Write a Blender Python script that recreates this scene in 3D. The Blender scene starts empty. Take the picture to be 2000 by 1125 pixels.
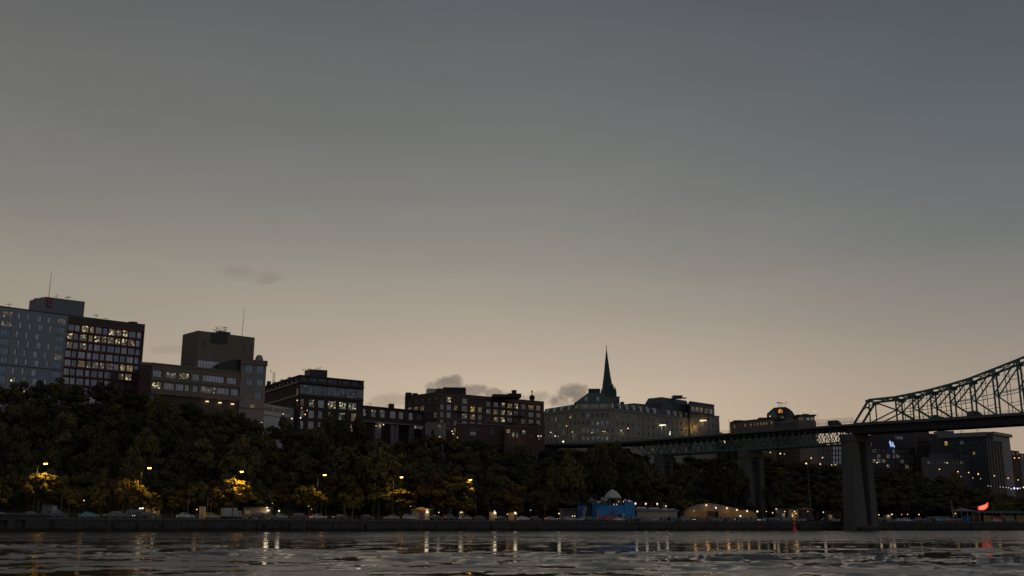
import bpy, math, random
import numpy as np
from mathutils import Vector, noise as mnoise
R = math.radians
random.seed(7)
scn = bpy.context.scene
COL = scn.collection

# ------------------------------------------------------------------ camera
F = 2000.0; CX = 1000.0; CY = 562.5; HOR = 1031.5
TH = math.atan((HOR-CY)/F); CT, ST = math.cos(TH), math.sin(TH)
CAMZ = 0.95
cam = bpy.data.cameras.new('camera'); cam_o = bpy.data.objects.new('camera', cam); COL.objects.link(cam_o)
cam.sensor_width = 36; cam.lens = 36.0; cam.clip_start = 0.3; cam.clip_end = 20000
cam_o.location = (0, 0, CAMZ); cam_o.rotation_euler = (math.pi/2+TH, 0, 0)
scn.camera = cam_o
scn.view_settings.view_transform = 'Standard'; scn.view_settings.look = 'None'
scn.view_settings.exposure = 0.0; scn.view_settings.gamma = 1.0
scn.cycles.max_bounces = 4; scn.cycles.diffuse_bounces = 2; scn.cycles.glossy_bounces = 3
scn.cycles.transparent_max_bounces = 6
scn.cycles.sample_clamp_indirect = 3.0

def ray(px, py):
    a = (px-CX)/F; b = -(py-CY)/F
    return (a, CT-b*ST, ST+b*CT)
def W(px, py, Y):
    d = ray(px, py); t = Y/d[1]
    return Vector((d[0]*t, Y, CAMZ+d[2]*t))
def RZ(px, py, Z):
    d = ray(px, py); t = (Z-CAMZ)/d[2]
    return Vector((d[0]*t, d[1]*t, Z))
def XY(px, Y, Z=3.4):
    return Vector(((px-CX)/F*(Y*CT+(Z-CAMZ)*ST), Y, Z))
def ZA(px, py, Y): return W(px, py, Y).z
def PX(x, y, z=15.0): return CX+F*x/max(1.0, (y*CT+(z-CAMZ)*ST))

# ------------------------------------------------------------------ world
def srgb(r, g, b):
    f = lambda c: ((c/255+0.055)/1.055)**2.4 if c > 10 else c/255/12.92
    return (f(r), f(g), f(b), 1)
class NT:
    def __init__(s, nt): s.nt = nt
    def n(s, t, **k):
        x = s.nt.nodes.new(t)
        for a, v in k.items(): setattr(x, a, v)
        return x
    def l(s, a, b): s.nt.links.new(a, b)
    def m(s, op, a, b=None, c=None, clamp=False):
        x = s.n('ShaderNodeMath', operation=op); x.use_clamp = clamp
        for i, v in enumerate((a, b, c)):
            if v is None: continue
            if isinstance(v, (int, float)): x.inputs[i].default_value = v
            else: s.l(v, x.inputs[i])
        return x.outputs[0]
    def mix(s, f, a, b, mode='MIX'):
        x = s.n('ShaderNodeMix', data_type='RGBA', blend_type=mode)
        for i, v in ((0, f), (6, a), (7, b)):
            if isinstance(v, (int, float)): x.inputs[i].default_value = v
            elif isinstance(v, tuple): x.inputs[i].default_value = v
            else: s.l(v, x.inputs[i])
        return x.outputs[2]
    def ramp(s, fac, stops):
        x = s.n('ShaderNodeValToRGB'); e = x.color_ramp.elements
        while len(e) > 1: e.remove(e[-1])
        for i, (p, c) in enumerate(stops):
            el = e[0] if i == 0 else e.new(p)
            el.position = p; el.color = c
        s.l(fac, x.inputs[0]); return x.outputs[0]

world = bpy.data.worlds.new('World'); scn.world = world; world.use_nodes = True
w = NT(world.node_tree); world.node_tree.nodes.clear()
tc = w.n('ShaderNodeTexCoord'); sep = w.n('ShaderNodeSeparateXYZ'); w.l(tc.outputs['Generated'], sep.inputs[0])
X_, Y_, Z_ = sep.outputs
zc = w.m('MAXIMUM', Z_, 0.0)
def zsin(py):
    d = Vector(ray(1000, py)).normalized(); return max(0, d.z)
SKY_L = [(1031, (160,146,130)), (870, (166,151,133)), (750, (166,153,136)), (600, (153,145,132)), (450, (130,127,121)), (300, (113,113,110)), (150, (103,103,102)), (0, (94,95,96))]
SKY_M = [(1031, (216,191,165)), (860, (209,187,161)), (760, (194,177,156)), (650, (172,160,145)), (520, (147,142,133)), (400, (127,126,121)), (250, (111,113,111)), (100, (100,103,104)), (0, (93,96,100))]
SKY_R = [(1031, (176,154,133)), (840, (168,151,133)), (760, (156,144,131)), (650, (137,131,124)), (500, (110,113,112)), (350, (98,103,107)), (200, (87,93,99)), (0, (77,82,90))]
def mk(st, up): return w.ramp(zc, [(zsin(p), srgb(*c)) for p, c in st]+[(1.0, srgb(*up))])
rl, rm, rr = mk(SKY_L, (98,102,110)), mk(SKY_M, (98,102,110)), mk(SKY_R, (92,98,108))
yy = w.m('MAXIMUM', Y_, 0.05)
az = w.m('DIVIDE', X_, yy)
def smooth(sg):
    mr = w.n('ShaderNodeMapRange'); mr.interpolation_type = 'SMOOTHSTEP'; mr.inputs['From Min'].default_value = -.06; mr.inputs['From Max'].default_value = .58
    w.l(w.m('MULTIPLY', az, sg), mr.inputs[0]); return mr.outputs[0]
fl, fr = smooth(-1.0), smooth(1.0)
sky = w.mix(fl, rm, rl); sky = w.mix(fr, sky, rr)
# slow, very faint unevenness of the high cloud veil
mp = w.n('ShaderNodeMapping'); mp.inputs['Scale'].default_value = (2.0, 2.0, 9.0); mp.inputs['Rotation'].default_value = (0, 0.12, 0)
w.l(tc.outputs['Generated'], mp.inputs[0])
nz = w.n('ShaderNodeTexNoise'); nz.inputs['Scale'].default_value = 2.2; nz.inputs['Detail'].default_value = 5; w.l(mp.outputs[0], nz.inputs[0])
vv = w.m('MULTIPLY_ADD', nz.outputs[0], 0.16, 0.92)
sky = w.mix(1.0, sky, vv, 'MULTIPLY')
# low evening clouds
elv = w.m('DIVIDE', Z_, yy)
nzc = w.n('ShaderNodeTexNoise'); nzc.inputs['Scale'].default_value = 95; nzc.inputs['Detail'].default_value = 6; nzc.inputs['Roughness'].default_value = 0.55
w.l(tc.outputs['Generated'], nzc.inputs[0])
nzw = w.n('ShaderNodeTexNoise'); nzw.inputs['Scale'].default_value = 30; nzw.inputs['Detail'].default_value = 3; w.l(tc.outputs['Generated'], nzw.inputs[0])
total = None
# (px, py, half width, half height, density)
for cx, cy, hw, hh, den in [(880,748,30,15,1.0), (915,762,45,12,.95), (862,760,30,14,.7), (965,768,28,9,.9), (1060,776,26,11,.6), (1118,770,27,22,1.0), (1095,782,40,13,1.0), (1140,784,30,14,.9), (765,782,34,13,.45),(740,790,24,8,.35),
                            (468,531,36,11,.33), (525,545,28,14,.38), (500,540,70,12,.16), (330,682,40,8,.3), (730,573,40,6,.14), (1015,786,60,9,.5)]:
    d = ray(cx, cy); a0, e0 = d[0]/d[1], d[2]/d[1]
    ra, re = hw/F*1.02, hh/F*1.05
    u = w.m('MULTIPLY', w.m('SUBTRACT', az, a0), 1/ra); v = w.m('MULTIPLY', w.m('SUBTRACT', elv, e0), 1/re)
    r2 = w.m('ADD', w.m('MULTIPLY', u, u), w.m('MULTIPLY', v, v))
    g = w.m('SUBTRACT', 1.25, r2)
    g = w.m('ADD', g, w.m('MULTIPLY', w.m('SUBTRACT', nzc.outputs[0], 0.5), 3.6))
    g = w.m('ADD', g, w.m('MULTIPLY', w.m('SUBTRACT', nzw.outputs[0], 0.5), 1.6))
    g = w.m('MULTIPLY', w.m('MULTIPLY', g, 1.1, clamp=True), den)
    total = g if total is None else w.m('MAXIMUM', total, g)
front = w.m('GREATER_THAN', Y_, 0.05)
total = w.m('MULTIPLY', total, front)
ccol = w.ramp(nzc.outputs[0], [(0.35, srgb(112,104,98)), (0.62, srgb(138,126,114))])
sky = w.mix(w.m('MULTIPLY', total, 0.9), sky, ccol)
# the half of the sky behind the camera is already night-blue
bk = w.m('MULTIPLY_ADD', Y_, -1.6, 0.35, True)
back = w.ramp(zc, [(0.0, srgb(113,110,113)), (0.25, srgb(115,116,123)), (1.0, srgb(98,102,110))])
back = w.mix(1.0, back, w.m('MULTIPLY_ADD', X_, .38, 1.0), 'MULTIPLY')
sky = w.mix(bk, sky, back)
# physically based dusk sky adds the last of the sunset glow
ns = w.n('ShaderNodeTexSky'); ns.sky_type = 'NISHITA'; ns.sun_disc = False
ns.sun_elevation = R(-1.0); ns.sun_rotation = R(-12)
nsd = w.mix(1.0, ns.outputs[0], (0.012, 0.012, 0.012, 1), 'MULTIPLY')
sky = w.mix(1.0, sky, nsd, 'ADD')
bg = w.n('ShaderNodeBackground'); w.l(sky, bg.inputs[0]); bg.inputs[1].default_value = 1.0
wo = w.n('ShaderNodeOutputWorld'); w.l(bg.outputs[0], wo.inputs[0])
sun = bpy.data.lights.new('sun', 'SUN'); sun.energy = 0.04; sun.angle = R(12); sun.color = (1, .8, .6)
sun_o = bpy.data.objects.new('sun', sun); COL.objects.link(sun_o); sun_o.rotation_euler = (R(-86), 0, R(12))

# ------------------------------------------------------------------ materials
MATS = {}
def mat(name, col, rough=.8, var=.25, scale=.35, metal=0.0, grain=0.0, spec=.4, coat=0, streak=0, island=False):
    if name in MATS: return MATS[name]
    m = bpy.data.materials.new(name); m.use_nodes = True; t = NT(m.node_tree)
    p = m.node_tree.nodes['Principled BSDF']
    p.inputs['Roughness'].default_value = rough; p.inputs['Metallic'].default_value = metal
    p.inputs['Specular IOR Level'].default_value = spec; p.inputs['Coat Weight'].default_value = coat
    c = (col[0], col[1], col[2], 1)
    tcn = t.n('ShaderNodeTexCoord')
    n1 = t.n('ShaderNodeTexNoise'); n1.inputs['Scale'].default_value = scale; n1.inputs['Detail'].default_value = 6; n1.inputs['Roughness'].default_value = .6
    t.l(tcn.outputs['Object'], n1.inputs[0])
    f = t.m('MULTIPLY_ADD', n1.outputs[0], 2*var*2, 1-2*var)
    if streak:
        mpp = t.n('ShaderNodeMapping'); mpp.inputs['Scale'].default_value = (1.6, 1.6, .12); t.l(tcn.outputs['Object'], mpp.inputs[0])
        n2 = t.n('ShaderNodeTexNoise'); n2.inputs['Scale'].default_value = 1.0; n2.inputs['Detail'].default_value = 4; t.l(mpp.outputs[0], n2.inputs[0])
        f = t.m('MULTIPLY', f, t.m('MULTIPLY_ADD', n2.outputs[0], streak*2, 1-streak))
    if grain:
        n3 = t.n('ShaderNodeTexNoise'); n3.inputs['Scale'].default_value = 3.5; n3.inputs['Detail'].default_value = 3; t.l(tcn.outputs['Object'], n3.inputs[0])
        f = t.m('MULTIPLY', f, t.m('MULTIPLY_ADD', n3.outputs[0], grain*2, 1-grain))
    if island:
        oi = t.n('ShaderNodeObjectInfo'); f = t.m('MULTIPLY', f, t.m('MULTIPLY_ADD', oi.outputs['Random'], .7, .65))
    if name == 'quay_concrete':    # weed and wet stain below the high water mark
        gp = t.n('ShaderNodeNewGeometry'); sz = t.n('ShaderNodeSeparateXYZ'); t.l(gp.outputs['Position'], sz.inputs[0])
        nn = t.n('ShaderNodeTexNoise'); nn.inputs['Scale'].default_value = .5; nn.inputs['Detail'].default_value = 5; t.l(gp.outputs['Position'], nn.inputs[0])
        wet = t.m('MULTIPLY', t.m('SUBTRACT', t.m('MULTIPLY_ADD', nn.outputs[0], 1.6, .3), sz.outputs[2]), 3.0, clamp=True)
        c = t.mix(wet, c, (.022,.024,.014,1))
    t.l(t.mix(1.0, c, f, 'MULTIPLY'), p.inputs['Base Color'])
    MATS[name] = m; return m
def emis(name, col, st):
    if name in MATS: return MATS[name]
    m = bpy.data.materials.new(name); m.use_nodes = True; t = NT(m.node_tree)
    p = m.node_tree.nodes['Principled BSDF']; p.inputs['Base Color'].default_value = (.1, .1, .1, 1)
    p.inputs['Emission Color'].default_value = (*col, 1); p.inputs['Emission Strength'].default_value = st
    MATS[name] = m; return m
def litwin(name, base, spot, sb, ss, scale=1.1, thr=.56):
    """lit room seen through glass: dim walls of the room and bright lamps inside"""
    m = bpy.data.materials.new(name); m.use_nodes = True; t = NT(m.node_tree)
    p = m.node_tree.nodes['Principled BSDF']; p.inputs['Base Color'].default_value = (.03, .035, .035, 1)
    p.inputs['Roughness'].default_value = .15
    tcn = t.n('ShaderNodeTexCoord'); g = t.n('ShaderNodeNewGeometry')
    n1 = t.n('ShaderNodeTexNoise'); n1.inputs['Scale'].default_value = scale; n1.inputs['Detail'].default_value = 2
    t.l(g.outputs['Position'], n1.inputs[0])
    n2 = t.n('ShaderNodeTexNoise'); n2.inputs['Scale'].default_value = .5; t.l(g.outputs['Position'], n2.inputs[0])
    ss *= .6; sb *= .6
    s = t.m('MULTIPLY', t.m('SUBTRACT', n1.outputs[0], thr), 14.0, clamp=True)
    b = t.m('MULTIPLY_ADD', n2.outputs[0], 2.2*sb, -0.5*sb); b = t.m('MAXIMUM', b, sb*.2)
    c1 = t.mix(1.0, (*base, 1), b, 'MULTIPLY'); c2 = t.mix(1.0, (*spot, 1), t.m('MULTIPLY', s, ss), 'MULTIPLY')
    t.l(t.mix(1.0, c1, c2, 'ADD'), p.inputs['Emission Color']); p.inputs['Emission Strength'].default_value = 1.0
    MATS[name] = m; return m

M = dict(
 grey_clad=mat('grey_cladding', (.25,.265,.29), .6, .06, .2, streak=.06),
 grey_pent=mat('penthouse_cladding', (.16,.17,.19), .6, .06, .2, streak=.08),
 darkgrey=mat('dark_grey_cladding', (.035,.04,.042), .7, .1, .3),
 darkmetal=mat('dark_metal', (.035,.035,.04), .5, .2, .5),
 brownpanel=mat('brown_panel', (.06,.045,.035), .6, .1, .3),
 redframe=mat('red_frame', (.2,.022,.025), .5, .1, .5),
 redframe2=mat('dull_red_spandrel', (.07,.022,.022), .6, .15, .5),
 brownstone=mat('brown_precast', (.175,.145,.115), .85, .08, .15, streak=.1),
 greystone=mat('pale_grey_render', (.24,.215,.19), .85, .08, .2, streak=.08),
 redbrick=mat('red_brick', (.075,.045,.036), .9, .15, .5, grain=.2),
 darkbrick=mat('dark_brick', (.05,.036,.034), .9, .2, .5, grain=.2),
 brick=mat('brown_brick', (.085,.055,.042), .9, .2, .4, grain=.25),
 brickl=mat('weathered_brick', (.15,.105,.08), .9, .2, .4, grain=.25),
 slab=mat('concrete_slab', (.16,.15,.15), .8, .15, .4),
 whitewall=mat('white_wall', (.5,.49,.47), .7, .06, .3, streak=.08),
 stone=mat('beige_stone', (.26,.245,.2), .9, .12, .25, grain=.2, streak=.08),
 stonetrim=mat('stone_trim', (.29,.26,.2), .85, .1, .4),
 slate=mat('green_slate', (.06,.08,.085), .6, .2, .5),
 copper=mat('copper_green', (.06,.10,.1), .6, .25, .4),
 spire=mat('spire_copper', (.03,.065,.062), .6, .25, .4),
 frame=mat('window_frame', (.12,.12,.12), .6, .1, 1),
 framel=mat('pale_window_frame', (.3,.29,.26), .6, .1, 1),
 roofm=mat('flat_roof', (.05,.05,.05), .9, .2, .2),
 glass=mat('window_glass', (.3,.33,.35), .12, .35, .25, metal=.7),
 glassb=mat('blue_window_glass', (.16,.22,.26), .12, .35, .25, metal=.7),
 glassd=mat('dark_window_glass', (.06,.065,.07), .15, .3, .3, metal=.5),
 steel=mat('bridge_steel', (.06,.125,.105), .6, .25, .3, grain=.2),
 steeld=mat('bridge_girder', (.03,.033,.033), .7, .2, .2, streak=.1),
 pier=mat('pier_concrete', (.105,.10,.088), .9, .12, .12, grain=.15, streak=.22),
 quay=mat('quay_concrete', (.06,.056,.054), .9, .3, .18, grain=.3, streak=.4),
 coping=mat('coping_stone', (.12,.11,.1), .9, .2, .3),
 asphalt=mat('asphalt', (.05,.05,.05), .9, .2, .2, grain=.2),
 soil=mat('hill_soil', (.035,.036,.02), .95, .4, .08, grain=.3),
 bark=mat('bark', (.07,.055,.04), .9, .3, 1.5),
 galv=mat('galvanised_steel', (.14,.14,.135), .5, .1, 1, metal=.3),
 rail=mat('painted_rail', (.16,.14,.12), .6, .1, 1),
 tyre=mat('tyre_rubber', (.02,.02,.02), .9, .1, 1),
 rim=mat('wheel_rim', (.3,.3,.3), .4, .1, 1, metal=.5),
 canvas=mat('tent_canvas', (.34,.24,.12), .8, .1, .2, streak=.1),
 canvasg=mat('grey_tent_roof', (.24,.24,.23), .8, .1, .2),
 blue=mat('blue_mural', (.03,.25,.55), .6, .25, .25, grain=.2),
 blued=mat('dark_blue_panel', (.018,.10,.28), .6, .2, .4),
 teal=mat('teal_roof', (.06,.17,.17), .6, .15, .5),
 beige=mat('beige_panel', (.36,.3,.2), .7, .12, .4),
 yellowp=mat('yellow_panel', (.4,.28,.08), .7, .15, .4),
 cream=mat('cream_hull', (.42,.36,.28), .7, .1, .3, streak=.1),
 redp=mat('red_paint', (.45,.02,.03), .5, .1, .5),
 brownp=mat('brown_boards', (.1,.055,.035), .8, .2, .5),
)
M['win_s'] = litwin('lit_window_sparkling', (.14,.13,.095), (1.0,.78,.40), .9, 1.3)
M['win_w'] = litwin('lit_window_warm', (.30,.225,.11), (1.0,.8,.4), .75, .5, thr=.6)
M['win_p'] = litwin('lit_window_pale', (.17,.16,.13), (.9,.85,.7), .7, .5, thr=.6)
M['win_y'] = litwin('lit_window_amber', (.45,.26,.05), (1,.7,.2), 1.0, .7)
M['L_white'] = emis('lamp_glow_white', (1,.87,.66), 1.15)
M['L_warm'] = emis('lamp_glow_warm', (1,.7,.36), 1.3)
M['L_sod'] = emis('lamp_glow_sodium', (1,.40,.06), 16)
M['L_dim'] = emis('lamp_glow_dim', (1,.76,.45), 1.1)
M['L_org'] = emis('lamp_glow_orange', (1,.45,.15), 2.2)
M['L_red'] = emis('tail_light_glow', (1,.04,.03), 1.2)
M['L_pur'] = emis('lamp_glow_violet', (.6,.5,1), 3)
M['L_blue'] = emis('sign_glow_blue_white', (.45,.6,1), 1.1)
M['L_flag'] = emis('sign_glow_red', (1,.07,.055), 1.2)
M['L_flag2'] = emis('sign_glow_salmon', (1,.22,.13), 1.2)
M['L_sign'] = emis('sign_glow_amber', (1,.35,.05), .7)

def foliage(name, c1, c2):
    m = bpy.data.materials.new(name); m.use_nodes = True; t = NT(m.node_tree)
    p = m.node_tree.nodes['Principled BSDF']; p.inputs['Roughness'].default_value = .9; p.inputs['Specular IOR Level'].default_value = .05
    g = t.n('ShaderNodeNewGeometry'); oi = t.n('ShaderNodeObjectInfo')
    n1 = t.n('ShaderNodeTexNoise'); n1.inputs['Scale'].default_value = .35; n1.inputs['Detail'].default_value = 3; t.l(g.outputs['Position'], n1.inputs[0])
    f = t.m('ADD', t.m('MULTIPLY', n1.outputs[0], 1.3), t.m('MULTIPLY', g.outputs['Random Per Island'], .3))
    f = t.m('ADD', f, t.m('MULTIPLY_ADD', oi.outputs['Random'], 1.1, -.9), clamp=True)
    t.l(t.mix(f, (*c1, 1), (*c2, 1)), p.inputs['Base Color'])
    p.inputs['Subsurface Weight'].default_value = 0
    MATS[name] = m; return m
FOL = [foliage('foliage_dark_green', (.05,.048,.024), (.105,.098,.042)),
       foliage('foliage_olive', (.065,.058,.024), (.14,.122,.044)),
       foliage('foliage_autumn_brown', (.055,.034,.018), (.12,.075,.035)),
       foliage('foliage_yellow', (.10,.075,.02), (.24,.17,.04))]

# ------------------------------------------------------------------ mesh builder
class MB:
    def __init__(s): s.v = []; s.f = []; s.mi = []
    def quad(s, a, b, c, d, mi=0):
        i = len(s.v); s.v += [tuple(a), tuple(b), tuple(c), tuple(d)]; s.f.append((i, i+1, i+2, i+3)); s.mi.append(mi)
    def poly(s, pts, mi=0):
        i = len(s.v); s.v += [tuple(p) for p in pts]; s.f.append(tuple(range(i, i+len(pts)))); s.mi.append(mi)
    def hexa(s, p, mi=0):   # p: 8 corners, bottom 0-3 ccw, top 4-7
        i = len(s.v); s.v += [tuple(q) for q in p]
        for f in ((3,2,1,0), (4,5,6,7), (0,1,5,4), (1,2,6,5), (2,3,7,6), (3,0,4,7)):
            s.f.append(tuple(i+k for k in f)); s.mi.append(mi)
    def box(s, c, sz, rot=0, mi=0):
        ca, sa = math.cos(rot), math.sin(rot); hx, hy, hz = sz[0]/2, sz[1]/2, sz[2]/2
        P = []
        for z in (-hz, hz):
            for x, y in ((-hx,-hy), (hx,-hy), (hx,hy), (-hx,hy)):
                P.append((c[0]+x*ca-y*sa, c[1]+x*sa+y*ca, c[2]+z))
        s.hexa(P, mi)
    def beam(s, p, q, wd, ht=None, mi=0):
        p, q = Vector(p), Vector(q); ht = ht or wd
        d = (q-p); 
        if d.length < 1e-6: return
        d.normalize(); up = Vector((0,0,1)) if abs(d.z) < .95 else Vector((0,1,0))
        sd = d.cross(up).normalized(); u2 = sd.cross(d).normalized()
        a, b = sd*wd/2, u2*ht/2
        s.hexa([p-a-b, p+a-b, q+a-b, q-a-b, p-a+b, p+a+b, q+a+b, q-a+b], mi)
    def tube(s, pts, rads, n=8, mi=0, cap=True):
        i0 = len(s.v)
        for k, (p, r) in enumerate(zip(pts, rads)):
            p = Vector(p); a = Vector(pts[max(0, k-1)]); b = Vector(pts[min(len(pts)-1, k+1)])
            d = (b-a).normalized(); up = Vector((0,0,1)) if abs(d.z) < .9 else Vector((0,1,0))
            e1 = d.cross(up).normalized(); e2 = d.cross(e1)
            for j in range(n):
                t = 2*math.pi*j/n; s.v.append(tuple(p+(e1*math.cos(t)+e2*math.sin(t))*r))
        for k in range(len(pts)-1):
            for j in range(n):
                a = i0+k*n+j; b = i0+k*n+(j+1) % n
                s.f.append((a, b, b+n, a+n)); s.mi.append(mi)
        if cap:
            s.f.append(tuple(i0+j for j in range(n))); s.mi.append(mi)
            s.f.append(tuple(i0+(len(pts)-1)*n+j for j in reversed(range(n)))); s.mi.append(mi)
    def lathe(s, c, prof, n=12, mi=0):
        s.tube([(c[0], c[1], c[2]+z) for r, z in prof], [max(r, .001) for r, z in prof], n, mi)
    def prism(s, pts, z0, z1, mi=0, bottom=False):
        n = len(pts)
        for k in range(n):
            a, b = pts[k], pts[(k+1) % n]
            s.quad((a[0],a[1],z0), (b[0],b[1],z0), (b[0],b[1],z1), (a[0],a[1],z1), mi)
        s.poly([(p[0],p[1],z1) for p in pts], mi)
        if bottom: s.poly([(p[0],p[1],z0) for p in reversed(pts)], mi)

WLOC = {}
def tag(o, label, cat, group=None, kind=None):
    if label: o['label'] = label
    if cat: o['category'] = cat
    if group: o['group'] = group
    if kind: o['kind'] = kind
    return o
def thing(name, label, cat, loc=(0,0,0), rot=0, group=None):
    o = bpy.data.objects.new(name, None); COL.objects.link(o); o.empty_display_size = .5
    o.location = loc; o.rotation_euler = (0, 0, rot); WLOC[o.name] = Vector(loc)
    return tag(o, label, cat, group)
def part(name, mb, mats, parent=None, label=None, smooth=False, local=False):
    off = Vector((0,0,0))
    if parent is not None and not local: off = WLOC[parent.name]
    me = bpy.data.meshes.new(name)
    me.from_pydata([(v[0]-off.x, v[1]-off.y, v[2]-off.z) for v in mb.v], [], mb.f)
    if not isinstance(mats, (list, tuple)): mats = [mats]
    for m in mats: me.materials.append(m)
    if len(mats) > 1: me.polygons.foreach_set('material_index', mb.mi)
    if smooth: me.polygons.foreach_set('use_smooth', [True]*len(me.polygons))
    me.update()
    o = bpy.data.objects.new(name, me); COL.objects.link(o)
    if parent is not None: o.parent = parent; WLOC[o.name] = off
    else: WLOC[o.name] = Vector((0,0,0))
    if label: o['label'] = label
    return o
def kids(o): return [c for c in CH.get(o.name, [])]
CH = {}
def reg(o):   # remember a prototype's tree of children
    for c in [x for x in bpy.data.objects if x.parent == o]:
        CH.setdefault(o.name, []).append(c); reg(c)
    return o
def dup(o, loc=None, rot=None, scale=None, parent=None, matmap=None, label=None, group=None):
    c = o.copy(); COL.objects.link(c); c.parent = parent
    if loc is not None: c.location = loc
    if rot is not None: c.rotation_euler = (0, 0, rot)
    if scale is not None: c.scale = scale
    if matmap and o.type == 'MESH' and o.data.materials and o.data.materials[0].name in matmap:
        c.material_slots[0].link = 'OBJECT'; c.material_slots[0].material = matmap[o.data.materials[0].name]
    for ch in CH.get(o.name, []): dup(ch, parent=c, matmap=matmap)
    if label: c['label'] = label
    if group: c['group'] = group
    return c
def drop(o):
    for ch in CH.get(o.name, []): drop(ch)
    bpy.data.objects.remove(o)
def interp(tab, x):
    if x <= tab[0][0]: return tab[0][1]
    for (a, ya), (b, yb) in zip(tab, tab[1:]):
        if x <= b: return ya+(yb-ya)*(x-a)/(b-a)
    return tab[-1][1]

# ------------------------------------------------------------------ facade helpers
class Fac:
    def __init__(s, P0, P1, z0, z1):
        s.P0 = Vector((P0[0], P0[1])); s.P1 = Vector((P1[0], P1[1])); s.z0 = z0; s.z1 = z1
        d = s.P1-s.P0; s.L = d.length; s.d = d.normalized(); s.n = Vector((s.d.y, -s.d.x)); s.H = z1-z0
    def p(s, u, v, out=0.0):
        q = s.P0+s.d*u+s.n*out; return Vector((q.x, q.y, s.z0+v))
    def uv(s, px, py):
        r = ray(px, py); # plane through P0 normal n
        den = r[0]*s.n.x+r[1]*s.n.y; t = (s.P0.x*s.n.x+s.P0.y*s.n.y)/den
        q = Vector((r[0]*t, r[1]*t)); return (q-s.P0).dot(s.d), CAMZ+r[2]*t-s.z0
    def rect(s, x0, y0, x1, y1):
        u0, _ = s.uv(x0, (y0+y1)/2); u1, _ = s.uv(x1, (y0+y1)/2); xm = (x0+x1)/2
        _, v1 = s.uv(xm, y0); _, v0 = s.uv(xm, y1); return (u0, v0, u1, v1)
def wallmesh(mb, fc, rects, depth=.3, mi=0):
    rects = [(max(.05, a), max(.05, b), min(fc.L-.05, c), min(fc.H-.05, d)) for a, b, c, d in rects]
    us = sorted({0, fc.L, *[round(r[0], 4) for r in rects], *[round(r[2], 4) for r in rects]})
    vs = sorted({0, fc.H, *[round(r[1], 4) for r in rects], *[round(r[3], 4) for r in rects]})
    for j in range(len(vs)-1):
        v0, v1 = vs[j], vs[j+1]; vm = (v0+v1)/2; run = None
        row = [r for r in rects if r[1] < vm < r[3]]
        for i in range(len(us)-1):
            u0, u1 = us[i], us[i+1]; um = (u0+u1)/2
            hole = any(r[0] < um < r[2] for r in row)
            if not hole:
                run = (run[0], u1) if run else (u0, u1)
            if hole or i == len(us)-2:
                if run: mb.quad(fc.p(run[0], v0), fc.p(run[1], v0), fc.p(run[1], v1), fc.p(run[0], v1), mi)
                run = None
    for u0, v0, u1, v1 in rects:
        P = [(u0,v0), (u1,v0), (u1,v1), (u0,v1)]
        for k in range(4):
            a, b = P[k], P[(k+1) % 4]
            mb.quad(fc.p(*a), fc.p(*b), fc.p(*b, -depth), fc.p(*a, -depth), mi)
def window(root, fc, r, kind='glass', nx=2, ny=1, depth=.3, fw=.09, fmat='frame', name='window'):
    u0, v0, u1, v1 = max(.06, r[0]), max(.06, r[1]), min(fc.L-.06, r[2]), min(fc.H-.06, r[3])
    if u1-u0 < .15 or v1-v0 < .15: return
    mb = MB(); dp = depth-.02
    def bar(a0, b0, a1, b1):
        mb.hexa([fc.p(a0,b0,-dp), fc.p(a0,b0,-dp+.1), fc.p(a1,b0,-dp+.1), fc.p(a1,b0,-dp), fc.p(a0,b1,-dp), fc.p(a0,b1,-dp+.1), fc.p(a1,b1,-dp+.1), fc.p(a1,b1,-dp)])
    bar(u0, v0, u0+fw, v1); bar(u1-fw, v0, u1, v1); bar(u0+fw, v0, u1-fw, v0+fw); bar(u0+fw, v1-fw, u1-fw, v1)
    for k in range(1, nx):
        uc = u0+(u1-u0)*k/nx; bar(uc-fw*.35, v0+fw, uc+fw*.35, v1-fw)
    for k in range(1, ny):
        vc = v0+(v1-v0)*k/ny
        for j in range(nx):
            a = u0+(u1-u0)*j/nx+(fw if j == 0 else fw*.35); b = u0+(u1-u0)*(j+1)/nx-(fw if j == nx-1 else fw*.35)
            bar(a, vc-fw*.3, b, vc+fw*.3)
    wn = part(name, mb, M[fmat], root)
    g = MB(); g.hexa([fc.p(u0,v0,-dp-.06), fc.p(u0,v0,-dp-.02), fc.p(u1,v0,-dp-.02), fc.p(u1,v0,-dp-.06), fc.p(u0,v1,-dp-.06), fc.p(u0,v1,-dp-.02), fc.p(u1,v1,-dp-.02), fc.p(u1,v1,-dp-.06)])
    part('pane', g, M[kind], wn)
    return wn
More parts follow.
